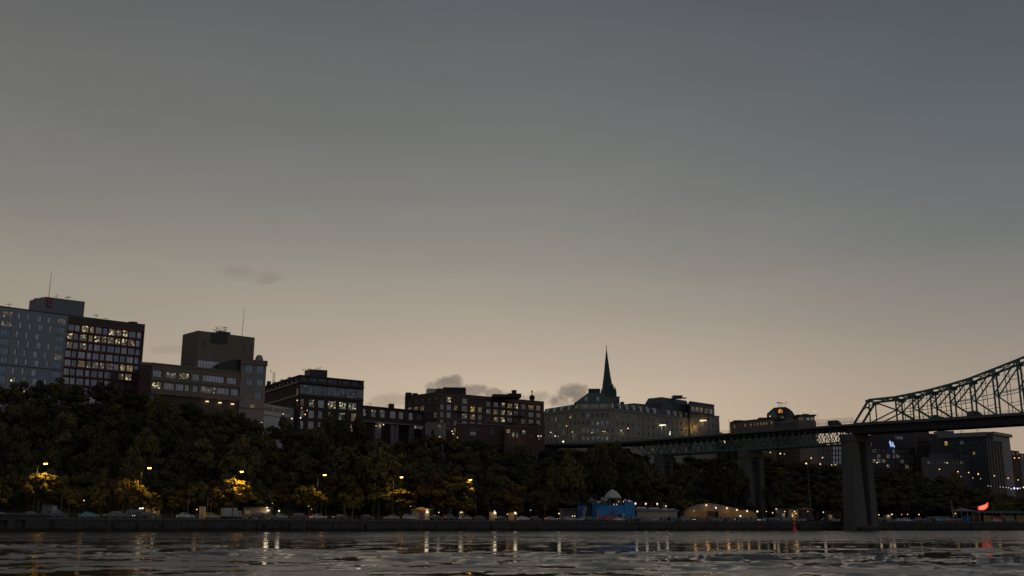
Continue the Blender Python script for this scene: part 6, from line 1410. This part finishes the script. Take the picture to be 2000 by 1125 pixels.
# ================================================================== QUAY BUILDINGS AND STRUCTURES
def rail():
    root = thing('quay_railing', 'thin two bar railing along the left half of the quay edge', 'railing', XY(0, quayY(0)+.8, 3.4)); pts = [XY(px, quayY(px)+.8, 3.9) for px in range(-120, 961, 12)]
    mb = MB()
    for a, b in zip(pts, pts[1:]):
        for h in (.5, 1.0): mb.beam(a+Vector((0,0,h-.5)), b+Vector((0,0,h-.5)), .07)
    part('rail_bar', mb, M['rail'], root)
    for i, a in enumerate(pts[::1]): 
        p = MB(); p.box((a.x, a.y, 3.65), (.1,.1,.95) if False else (.1,.1,1.5)); part('post', p, M['rail'], root)
rail()
def kiosk(px0, px1, pytop, d, name, label, cat, m, roof='slab', dep=3.0, over=.35, front=None, lamps=(), door=None, gz=3.4, rt_=.22, peak=0):
    Y = quayY((px0+px1)/2)+d; a, b = XY(px0, Y, gz), XY(px1, Y, gz); zt = ZA((px0+px1)/2, pytop, Y)-rt_
    root = thing(name, label, cat, (a.x, Y, gz)); pts = [Vector((a.x,Y)), Vector((b.x,Y)), Vector((b.x,Y+dep)), Vector((a.x,Y+dep))]; f = Fac(pts[0], pts[1], gz, zt); ws = []
    for x0, x1, v0, v1, k, nx in (front or []): ws.append(((f.L*x0, f.H*v0, f.L*x1, f.H*v1), dict(kind=k, nx=nx)))
    shell(root, pts, gz, zt, M[m], {0: ws}, .05, depth=.15); mb = MB(); mb.box(((a.x+b.x)/2, Y+dep/2, zt+rt_/2+.003), (b.x-a.x+2*over, dep+2*over, rt_)); part('roof_slab', mb, M[roof], root)
    if peak: mb = MB(); cx = (a.x+b.x)/2; mb.prism([(a.x-over,Y-over),(b.x+over,Y-over),(b.x+over,Y+dep+over),(a.x-over,Y+dep+over)], zt+rt_+.005, zt+rt_+.02); top = Vector((cx, Y+dep/2, zt+rt_+peak)); c = [(a.x-over,Y-over,zt+rt_+.02),(b.x+over,Y-over,zt+rt_+.02),(b.x+over,Y+dep+over,zt+rt_+.02),(a.x-over,Y+dep+over,zt+rt_+.02)]; [mb.poly([c[i], c[(i+1)%4], top]) for i in range(4)]; part('peaked_roof', mb, M[roof], root)
    for px, py, k, r, e in lamps:
        p = W(px, py, Y-.45); g = MB(); g.box((p.x, p.y, p.z), (r*1.5, r, r)); part('wall_lamp', g, M[LMAT[k]], root)
        if e: la((p.x, p.y-.4, p.z-.15), LRGB[k], e)
    return root, f, Y
kiosk(474, 522, 990.5, 16, 'lit_kiosk', 'long tan kiosk lit by lamps at its right end, between parked cars', 'kiosk', 'beige', 'coping', 4, front=[(.08,.3,.45,.8,'win_w',2)], lamps=[(521.5,991.5,'y',.3,60),(523.5,997,'w',.45,60)])
kiosk(388, 398, 989.5, 12, 'advert_pillar', 'upright tan lit advertising pillar beside the yellow car', 'pillar', 'beige', 'beige', 1.2, .05, lamps=[(384.5,995,'o',.16,14)])
kiosk(283, 304, 991, 20, 'lit_shelter', 'dim lit shelter under the second tall lamp', 'shelter', 'yellowp', 'slab', 3, lamps=[(305.5,993,'y',.3,80),(273,993,'w',.36,60),(278.5,992.6,'w',.36,40)])
kiosk(80, 92, 984, 18, 'service_hut', 'grey service hut behind the leftmost tall lamp', 'hut', 'slab', 'roofm', 3)
rt, f, Y = kiosk(804, 838, 994.5, 14, 'orange_roofed_kiosk', 'small kiosk with a glowing orange roof band and red front', 'kiosk', 'beige', 'yellowp', 4, .5, front=[(.42,.75,.05,.7,'carglass',2)], lamps=[(834,996,'w',.3,30),(834.5,1000.2,'w',.5,80)], peak=.8)
mb = MB(); mb.hexa([f.p(f.L*.35,f.H*.72,.12),f.p(f.L*.95,f.H*.72,.12),f.p(f.L*.95,f.H*.72,.01),f.p(f.L*.35,f.H*.72,.01),f.p(f.L*.35,f.H*.9,.12),f.p(f.L*.95,f.H*.9,.12),f.p(f.L*.95,f.H*.9,.01),f.p(f.L*.35,f.H*.9,.01)]); part('red_board', mb, M['redp'], rt)
kiosk(955.5, 970, 1000.3, 13, 'round_lit_kiosk', 'small amber lit kiosk, left of the pair near the white saloon car', 'kiosk', 'canvas', 'canvas', 3, .1, lamps=[(966,998.4,'w',.3,30),(966.6,1002,'w',.5,90)])
kiosk(993, 1010, 1001.2, 13, 'narrow_lit_kiosk', 'small amber and grey kiosk, right of the pair near the white saloon car', 'kiosk', 'canvas', 'slab', 3, .1, front=[(.62,.98,.05,.85,'glassd',1)], lamps=[(1006,1001.2,'w',.42,60),(1007,1003,'y',.4,30),(991,1004.5,'o',.2,10)])
kiosk(897, 905, 1001.5, 17, 'tiny_lit_hut', 'tiny hut with twin lamps on its roof below the brick lofts', 'hut', 'beige', 'slab', 2)
kiosk(1093, 1127, 993.6, 20, 'teal_roofed_shed', 'low shed with a thin teal roof, left of the blue painted hall', 'shed', 'brownp', 'teal', 6, .8, front=[(.05,.3,.1,.8,'glassd',2),(.4,.6,.1,.8,'glassd',2),(.72,.92,.1,.8,'glassd',2)], lamps=[(1091.8,1003,'w',.3,40)])
def blue_hall():
    Y = quayY(1180)+19; gz = 3.4; X = lambda px: XY(px, Y, gz).x; Zz = lambda py: ZA(1180, py, Y)
    root = thing('blue_painted_hall', 'boxy hall painted bright blue with a white tent and clutter on its roof terrace', 'hall', (X(1128), Y, gz))
    def bx(name, x0, x1, y0, y1, v0, v1, m, par=root): b = MB(); b.hexa([(X(x0),Y+v0,Zz(y1)),(X(x1),Y+v0,Zz(y1)),(X(x1),Y+v1,Zz(y1)),(X(x0),Y+v1,Zz(y1)),(X(x0),Y+v0,Zz(y0)),(X(x1),Y+v0,Zz(y0)),(X(x1),Y+v1,Zz(y0)),(X(x0),Y+v1,Zz(y0))]); return part(name, b, M[m], par)
    bx('wall', 1128.5, 1145, 987, 1016, 0, 11, 'blued'); bx('wall', 1157, 1170, 983.5, 1016, -.1, 11, 'blued'); bx('main_wall', 1170.1, 1221, 986, 1016, .3, 11, 'blue'); bx('end_wall', 1221.1, 1240.5, 981.8, 1016, -.2, 11, 'blue'); bx('recess', 1145, 1157, 990, 1016, 1.6, 11, 'darkmetal')
    b = MB(); 
    for pts in ([(1136,1016),(1139,996),(1144,990),(1147,990),(1143,1005),(1142,1016)], [(1166,988),(1169,996),(1172,1006),(1171,1016),(1166,1016)]):
        q = [(X(a), Y-.25, Zz(c)) for a, c in pts]; b.poly(q); n = len(q)
        for k in range(n): b.quad(q[k], q[(k+1)%n], (q[(k+1)%n][0], Y-.01, q[(k+1)%n][2]), (q[k][0], Y-.01, q[k][2]))
    part('painted_shape', b, M['grey_clad'], root)
    b = MB()
    for pts in ([(1190,1006),(1196,996),(1199,993),(1200,1000),(1206,1006)],):
        q = [(X(a), Y-.02, Zz(c)) for a, c in pts]; b.poly(q); n = len(q)
        for k in range(n): b.quad(q[k], q[(k+1)%n], (q[(k+1)%n][0], Y+.29, q[(k+1)%n][2]), (q[k][0], Y+.29, q[k][2]))
    part('painted_shape', b, M['pinkp'], root)
    b = MB(); b.beam((X(1170),Y,Zz(984.6)), (X(1221),Y,Zz(984.6)), .12)
    for k in range(24): x = 1170+k*2.2; b.beam((X(x),Y,Zz(986)), (X(x),Y,Zz(983.2)), .07)
    part('terrace_railing', b, M['darkmetal'], root)
    bx('terrace_back', 1172, 1219, 976, 985.9, 8, 10.5, 'brownp'); bx('upper_cabin', 1129, 1141, 979.5, 986.9, 2, 8, 'slab'); bx('upper_cabin', 1146, 1164, 975.5, 983.4, 3, 9, 'slab')
    bx('terrace_block', 1165, 1180, 978, 985.9, 3, 7, 'slab'); bx('door', 1207, 1215, 1005, 1015.5, .0, .29, 'redbrick'); bx('white_panel', 1216.2, 1221, 1002, 1015.5, .05, .29, 'whitewall'); bx('door', 1183, 1187, 1006, 1015.5, .1, .29, 'darkmetal'); bx('door', 1199.5, 1202, 1002, 1015.5, .1, .29, 'darkmetal')
    for px, py in ((1209,981),(1218.5,981),(1229.5,979.5),(1200,986.5),(1205.5,986.6)):
        g = MB(); g.lathe((X(px),Y-.3,Zz(py)), [(.02,0),(.1,.12),(.1,.35),(.02,.5)], 6); part('terrace_lamp', g, M['L_dim'], root)
    rg = random.Random(8)
    # white tent on the terrace
    t = thing('terrace_tent', 'white many sided party tent standing on the roof terrace of the blue hall', 'tent', (X(1199), Y+5, Zz(986)))
    b = MB(); cx = X(1200); r = (X(1218)-X(1183))/2; n = 8; top = (cx, Y+5, Zz(954.5)); ring = []; sh = []
    for k in range(n):
        a = math.pi*2*(k+.5)/n; ring.append((cx+math.cos(a)*r, Y+5+math.sin(a)*r*.8, Zz(969.5))); sh.append((cx+math.cos(a)*r*.6, Y+5+math.sin(a)*r*.5, Zz(960.3)))
    for k in range(n): j = (k+1) % n; b.poly([top, sh[k], sh[j]]); b.quad(sh[k], ring[k], ring[j], sh[j]); b.quad(ring[k], (ring[k][0],ring[k][1],ring[k][2]-.5), (ring[j][0],ring[j][1],ring[j][2]-.5), ring[j])
    part('canopy', b, M['whitewall'], t)
    for k in range(n): p = MB(); p.beam((ring[k][0],ring[k][1],Zz(986)), ring[k], .16); part('leg', p, M['framel'], t)
    # plants and folded parasols on the terrace
    for px, h_ in ((1164.5,10),(1168.5,8),(1173,9),(1179.5,14),(1181.5,9),(1122.5,10),(1186,7)):
        o = thing('folded_parasol', 'x', 'parasol', (X(px), Y+2, Zz(986)), group='folded parasols on the terrace of the blue hall'); b = MB(); z0 = Zz(985.8) if px > 1125 else 3.4; z1 = Zz(985.8-h_); b.tube([(X(px),Y+2,z0),(X(px),Y+2,z1)], [.06,.05], 6); part('pole', b, M['framel'], o); b = MB(); b.tube([(X(px),Y+2,z0+(z1-z0)*.35),(X(px),Y+2,z0+(z1-z0)*.5),(X(px)+.1,Y+2,z1+.1)], [.22,.3,.03], 6); part('folded_canvas', b, M['slab'], o); defer(o, 'folded parasol at the left part of the blue hall terrace', px)
    for px, dv, z0_, z1_ in ((1131,3,986,979),(1134.5,5,986,977),(1149,2.5,983,973),(1153,4,983,970),(1160,2.2,983,974),(1167,1,985,977),(1174,2,985.5,975),(1177,4,985.5,970),(1183.5,2,985.5,972),(1187.5,5,985.5,968),(1221.5,3,981.5,973),(1226,4,981.5,975),(1233,3,981.5,976)):
        o = thing('terrace_flagpole', 'x', 'flagpole', (X(px), Y+dv, Zz(z0_)), group='small flagpoles on the terrace of the blue hall'); b = MB(); b.tube([(X(px),Y+dv,Zz(z0_)),(X(px),Y+dv,Zz(z1_))], [.08,.05], 6); part('pole', b, M['framel'], o)
        b = MB(); w2 = random.uniform(.7,1.3); zt = Zz(z1_); b.hexa([(X(px)+.05,Y+dv-.03,zt-1.0),(X(px)+w2,Y+dv-.13,zt-1.15),(X(px)+w2,Y+dv-.07,zt-1.15),(X(px)+.05,Y+dv+.03,zt-1.0),(X(px)+.05,Y+dv-.03,zt-.1),(X(px)+w2,Y+dv-.13,zt-.25),(X(px)+w2,Y+dv-.07,zt-.25),(X(px)+.05,Y+dv+.03,zt-.1)]); part('flag', b, M['whitewall' if px % 2 else 'slab'], o); defer(o, 'small flag on a pole on the blue hall terrace', px)
    # objects standing before the hall
    for px, c in ((1170,'red'),(1184,'red'),(1196,'red')):
        o = thing('red_parasol', 'x', 'parasol', (X(px), Y-6, 3.4), group='small red parasols in front of the blue hall'); b = MB(); b.tube([(X(px),Y-6,3.4),(X(px),Y-6,5.6)], [.05,.04], 6); part('pole', b, M['framel'], o); b = MB(); b.lathe((X(px),Y-6,5.0), [(1.1,0),(.6,.45),(.03,.75)], 8); part('canopy', b, M['redp'], o); defer(o, 'small red parasol in front of the blue hall', px)
M['pinkp'] = mat('mauve_paint', (.14,.13,.3), .6, .1, .5)
blue_hall()
def white_hull():
    Y = quayY(1285)+18; X = lambda px: XY(px, Y, 3.4).x; Zz = lambda py: ZA(1285, py, Y); root = thing('white_ship_like_pavilion', 'long white ship-like pavilion under a string of lamps, right of the blue hall', 'pavilion', (X(1244), Y, 3.4))
    b = MB(); c = [(X(1245.5),Y,3.4),(X(1322),Y,3.4),(X(1322),Y+8,3.4),(X(1245.5),Y+8,3.4),(X(1244),Y-.4,Zz(998.3)),(X(1324),Y-.4,Zz(999.6)),(X(1324),Y+8.4,Zz(999.6)),(X(1244),Y+8.4,Zz(998.3))]; b.hexa(c); part('hull', b, M['cream'], root)
    b = MB(); b.hexa([(X(1242.5),Y-.7,Zz(998.2)),(X(1326),Y-.7,Zz(999.5)),(X(1326),Y+8.7,Zz(999.5)),(X(1242.5),Y+8.7,Zz(998.2)),(X(1241.5),Y-1,Zz(992.3)),(X(1327),Y-1,Zz(995.5)),(X(1327),Y+9,Zz(995.5)),(X(1241.5),Y+9,Zz(992.3))]); part('bulwark', b, M['slab2'], root)
    for x0, x1, y0 in ((1246,1263,990.2),(1270,1290,991.5),(1296,1306,992.5),(1310,1320,993.3)): b = MB(); b.prism([(X(x0),Y+2),(X(x1),Y+2),(X(x1),Y+6),(X(x0),Y+6)], Zz(996), Zz(y0)); part('deck_house', b, M['whitewall'], root)
    prev = None
    for px in (1241,1251,1262,1273,1284,1296,1301.5): 
        b = MB(); b.beam((X(px),Y-.4,Zz(995)), (X(px),Y-.4,Zz(981.5)), .12); part('pole', b, M['galv'], root)
        if prev: b = MB(); b.beam((X(prev),Y-.4,Zz(981.6)), (X(px),Y-.4,Zz(981.6)), .06); part('cable', b, M['galv'], root)
        prev = px
    for px, py, r in ((1241.5,983.5,.4),(1262,984,.33),(1284.3,984.2,.33),(1301,988.5,.26)): g = MB(); g.lathe((X(px),Y-.5,Zz(py)-r), [(.02,0),(r*.8,r*.4),(r,r),(r*.7,r*1.7),(.02,r*2)], 8); part('lamp_globe', g, M['L_white'], root); la((X(px),Y-1.4,Zz(py)-.3), (1,.9,.75), 60)
M['slab2'] = mat('pale_bulwark', (.3,.29,.25), .7, .1, .3)
white_hull()
def tent_hall():
    Y = quayY(1400)+19; X = lambda px: XY(px, Y, 3.4).x; Zz = lambda py: ZA(1400, py, Y); root = thing('amber_lit_tent_hall', 'big arched tent hall glowing amber under a grey curved roof', 'tent hall', (X(1338), Y, 3.4))
    arch = [(1337,1000),(1341,995),(1350,990.5),(1360,987),(1372,984),(1385,982.5),(1400,984),(1420,988.5),(1440,992.5),(1460,996.5),(1474,999.5),(1478,1003)]
    b = MB(); q = [(X(1337), 3.4)]+[(X(x), Zz(y)) for x, y in arch]+[(X(1478), 3.4)]; eav = Zz(996.5)
    wl_ = [(x, min(z, eav+(z-eav)*.25 if z > eav else z)) for x, z in q]
    b.poly([(x, Y, z) for x, z in reversed(wl_)]); part('canvas_wall', b, M['canvas'], root)
    b = MB(); fr = [(X(x), Zz(y)) for x, y in arch]
    for (x0, z0), (x1, z1) in zip(fr, fr[1:]): b.quad((x0,Y-.3,z0),(x1,Y-.3,z1),(x1,Y+14,z1),(x0,Y+14,z0))
    top = [(x, z) for x, z in fr if z > eav+.05]; lowf = [(x, eav+(z-eav)*.25) for x, z in top]
    for k in range(len(top)-1): b.quad((lowf[k][0],Y-.06,lowf[k][1]),(lowf[k+1][0],Y-.06,lowf[k+1][1]),(top[k+1][0],Y-.06,top[k+1][1]),(top[k][0],Y-.06,top[k][1]))
    b.poly([(x, Y+14, z) for x, z in q]); part('curved_roof', b, M['canvasg'], root)
    for x0, x1, y0, m in ((1382,1403,998.5,'brownp'),(1438,1451,1006,'canvasg'),(1398,1402,992,'canvasg')): b = MB(); b.box(((X(x0)+X(x1))/2, Y-.12, (3.41+Zz(y0))/2 if x0 != 1438 else Zz(1008)), (X(x1)-X(x0), .2, Zz(y0)-3.41 if x0 != 1438 else .8)); part('entrance' if x0 == 1382 else 'panel', b, M[m], root)
    b = MB(); b.poly([(X(1381),Y-.3,Zz(998.4)),(X(1404),Y-.3,Zz(998.4)),(X(1392),Y-.3,Zz(992))]); b.poly([(X(1381),Y-.02,Zz(998.4)),(X(1392),Y-.02,Zz(992)),(X(1404),Y-.02,Zz(998.4))]); b.quad((X(1381),Y-.3,Zz(998.4)),(X(1392),Y-.3,Zz(992)),(X(1392),Y-.02,Zz(992)),(X(1381),Y-.02,Zz(998.4))); b.quad((X(1392),Y-.3,Zz(992)),(X(1404),Y-.3,Zz(998.4)),(X(1404),Y-.02,Zz(998.4)),(X(1392),Y-.02,Zz(992))); part('entrance_gable', b, M['canvas'], root)
    for px, py, k, e in ((1379.5,986.8,'y',420),(1398,992,'w',60),(1419.5,992.6,'y',420),(1438.8,996,'y',160),(1458.6,998.2,'w',120),(1478.5,999,'w',60),(1355,998,'d',200),(1445,1008,'w',60)):
        p = (X(px), Y-1.5, Zz(py)); r = .36 if k != 'd' else .15; g = MB(); g.lathe((p[0],p[1],p[2]-r), [(.02,0),(r*.8,r*.4),(r,r),(r*.7,r*1.7),(.02,r*2)], 8); g2 = part('wall_lamp', g, M[LMAT[k]], root); b = MB(); b.beam((p[0],p[1]+r,p[2]), (p[0],Y-.1,p[2]), .08); part('lamp_bracket', b, M['galv'], root)
        la((p[0], p[1]-.3, p[2]-.5), (1,.5,.13), e*.25)
    kiosk(1462, 1480, 1003.5, 14, 'brown_booth', 'dark brown booth at the right end of the amber tent hall', 'booth', 'brownp', 'brownp', 3)
tent_hall()
kiosk(1332, 1336, 999, 16, 'orange_door_post', 'narrow orange board post between the white pavilion and the amber tent hall', 'board', 'brownp', 'slab', 1, .1)
kiosk(1517, 1536, 994, 20, 'grey_pavilion', 'grey flat roofed pavilion left of the slim tall mast', 'pavilion', 'slab', 'slab', 5, front=[(.1,.3,.1,.7,'glassd',1),(.6,.9,.1,.7,'win_w',1)], lamps=[(1516,994,'w',.3,30)])
kiosk(1541, 1561, 993.6, 18, 'lit_stall', 'small stall with a teal edge and warm lamps, just left of the slim tall mast', 'stall', 'beige', 'teal', 4, front=[(.3,.75,.1,.75,'win_y',2)])
kiosk(1563, 1590, 995, 18, 'grey_tent_stall', 'grey peaked stall at the foot of the slim tall mast', 'stall', 'brownp', 'slab', 4, front=[(.1,.4,.1,.8,'glassd',2),(.55,.9,.1,.8,'glassd',2)], peak=.9)
kiosk(1594, 1600, 1001, 20, 'red_board_stand', 'narrow reddish upright board right of the slim tall mast', 'board', 'redbrick', 'redbrick', .6, .05)
kiosk(1612, 1645, 997.5, 20, 'brown_quay_shed', 'brown boarded shed against the left side of the big pier', 'shed', 'brownp', 'roofm', 5, front=[(.2,.45,.1,.7,'win_y2',1),(.6,.8,.1,.7,'glassd',1)])
kiosk(1731, 1741, 1006, 14, 'lit_booth', 'small booth with a glowing roof band right of the big pier', 'booth', 'beige', 'canvasg', 3, .2, lamps=[(1735,1007.3,'y',.3,30),(1742,1004.6,'y',.36,50)])
kiosk(1829, 1857, 1008, 14, 'teal_container', 'pale teal container beside the thin white tower', 'container', 'teal', 'teal', 3, .05)
def right_pavilion():
    Y = quayY(1920)+14; X = lambda px: XY(px, Y, 3.4).x; Zz = lambda py: ZA(1920, py, Y); root = thing('teal_roofed_pavilion', 'open pavilion with a pale tent peak and long teal roof under the glowing red sign', 'pavilion', (X(1869), Y, 3.4))
    b = MB(); c = [(X(1868),Y,Zz(998.4)),(X(1912),Y,Zz(998.4)),(X(1912),Y+8,Zz(998.4)),(X(1868),Y+8,Zz(998.4))]; t = (X(1888), Y+4, Zz(991))
    for i in range(4): b.poly([c[i], c[(i+1)%4], t])
    b.poly(list(reversed(c))); part('tent_peak', b, M['slab'], root); b = MB(); b.hexa([(X(1912.2),Y-.5,Zz(1001.3)),(X(2060),Y-.5,Zz(1003)),(X(2060),Y+8,Zz(1003)),(X(1912.2),Y+8,Zz(1001.3)),(X(1912.2),Y-.5,Zz(997.6)),(X(2060),Y-.5,Zz(999.4)),(X(2060),Y+8,Zz(999.4)),(X(1912.2),Y+8,Zz(997.6))]); part('flat_roof', b, M['teal'], root)
    for px in (1870,1880,1891,1902,1914,1924,1940,1958,1975,1990,2010,2030): b = MB(); b.beam((X(px),Y+.1,3.4), (X(px),Y+.1,Zz(1001.4 if px > 1912 else 998.5)), .16); part('post', b, M['framel'], root)
    for x0, x1, y0, m in ((1926,1941,1006,'yellowp'),(1943,1962,1008,'redp'),(1964,1986,1006,'yellowp'),(1882,1901,1008,'blued'),(1903,1921,1007,'brownp'),(1990,2010,1006,'yellowp')): b = MB(); b.box(((X(x0)+X(x1))/2, Y+2, (3.41+Zz(y0))/2), (X(x1)-X(x0), .4, Zz(y0)-3.41)); part('counter', b, M[m], root)
    la((X(1905), Y+1, Zz(1004)), (1,.5,.2), 60); la((X(1950), Y+.5, Zz(1003)), (1,.7,.3), 40)
    Yf = Y-.8; root = thing('red_light_sign', 'glowing red flag shaped sign on a post above the teal roofed pavilion', 'light sign', (X(1917), Yf, 3.4)); b = MB(); pts = [(1910.5,989.5),(1919,987),(1925.5,984.5),(1930,981),(1930,989.5),(1925,995),(1919,996.5),(1911.5,996)]
    for (mt, o0, o1, sc) in (('L_flag', 0, .3, 1.0), ('L_flag2', -.02, -.1, .72)):
        b = MB(); cx, cy = 1918.5, 990.5; q = [W(cx+(x-cx)*sc, cy+(y-cy)*sc, Yf) for x, y in pts]; b.poly([(p.x, Yf+o0, p.z) for p in q]); n = len(q)
        for k in range(n): b.quad((q[k].x,Yf+o0,q[k].z), (q[(k+1)%n].x,Yf+o0,q[(k+1)%n].z), (q[(k+1)%n].x,Yf+(o1 if o1 > 0 else -.004),q[(k+1)%n].z), (q[k].x,Yf+(o1 if o1 > 0 else -.004),q[k].z))
        part('glowing_panel', b, M[mt], root)
    b = MB(); b.beam((X(1915),Yf+.2,3.4), (X(1915),Yf+.2,Zz(990)), .16); part('post', b, M['galv'], root)
right_pavilion()
kiosk(1852.5, 1856.5, 1013.5, 5, 'red_crate', 'small glowing red box on the quay edge near the white tower', 'box', 'redp', 'redp', 1, .02)
# ---- buoy and moored raft
def buoy():
    Y = 335; a = W(1552, 1035, Y); root = thing('red_buoy', 'bright red cone buoy floating off the quay left of the big pier', 'buoy', (a.x, Y, 0)); b = MB(); b.lathe((a.x,Y,-.3), [(.2,0),(.85,.1),(.95,.5),(.8,.75),(.3,.85)], 14); part('float', b, M['buoyr'], root); b = MB(); b.lathe((a.x,Y,.5), [(.5,0),(.24,.8),(.14,1.5),(.05,1.95)], 10); part('tower', b, M['buoyr'], root)
    g = MB(); g.lathe((a.x,Y,2.42), [(.02,0),(.16,.08),(.02,.2)], 8); part('lamp', g, M['buoyg'], root); la((a.x-.2, Y-2.3, 1.1), (1,.5,.5), 22)
M['buoyr'] = mat('buoy_red', (.6,.012,.05), .5, .05, 1); M['buoyg'] = emis('buoy_lamp', (1,.1,.12), 1.0)
buoy()
def raft():
    Y = quayY(1700)-16; X = lambda px: XY(px, Y, 0).x; root = thing('work_barge', 'low dark work barge with a small cabin at the foot of the big pier', 'barge', (X(1700), Y, 0)); b = MB()
    b.hexa([(X(1664),Y,-.3),(X(1728),Y+2,-.3),(X(1728),Y+7,-.3),(X(1664),Y+5,-.3),(X(1660),Y-.3,.75),(X(1742),Y+2,1.1),(X(1742),Y+7,1.1),(X(1660),Y+5,.75)]); part('hull', b, M['steeld'], root)
    b = MB(); b.hexa([(X(1682),Y+1,.9),(X(1698),Y+1,.9),(X(1698),Y+4,.9),(X(1682),Y+4,.9),(X(1684),Y+1.2,2.0),(X(1696),Y+1.2,2.0),(X(1696),Y+3.8,2.0),(X(1684),Y+3.8,2.0)]); part('cabin', b, M['brownp'], root); b = MB()
    for k in range(8): x = 1702+k*5; b.beam((X(x),Y+2.2,.9), (X(x),Y+2.2,1.9), .07)
    b.beam((X(1702),Y+2.2,1.9), (X(1738),Y+2.2,1.95), .07); part('handrail', b, M['galv'], root)
raft()
# thin white pole tower on the right quay
def white_tower():
    Y = quayY(1862)+15; X = lambda px: XY(px, Y, 3.4).x; root = thing('thin_white_tower', 'thin tapering white tower on the quay at the right, beside the teal container', 'tower', (X(1862), Y, 3.4)); b = MB(); b.tube([(X(1864),Y,3.4),(X(1862.5),Y,ZA(1862,995,Y)),(X(1861.5),Y,ZA(1862,980,Y))], [.55,.3,.16], 8); part('shaft', b, M['grey_clad'], root); b = MB(); b.tube([(X(1861.5),Y,ZA(1862,980,Y)+.01),(X(1861.5),Y,ZA(1862,978,Y))], [.26,.2], 8); part('cap', b, M['slab'], root)
white_tower()
finish_labels()
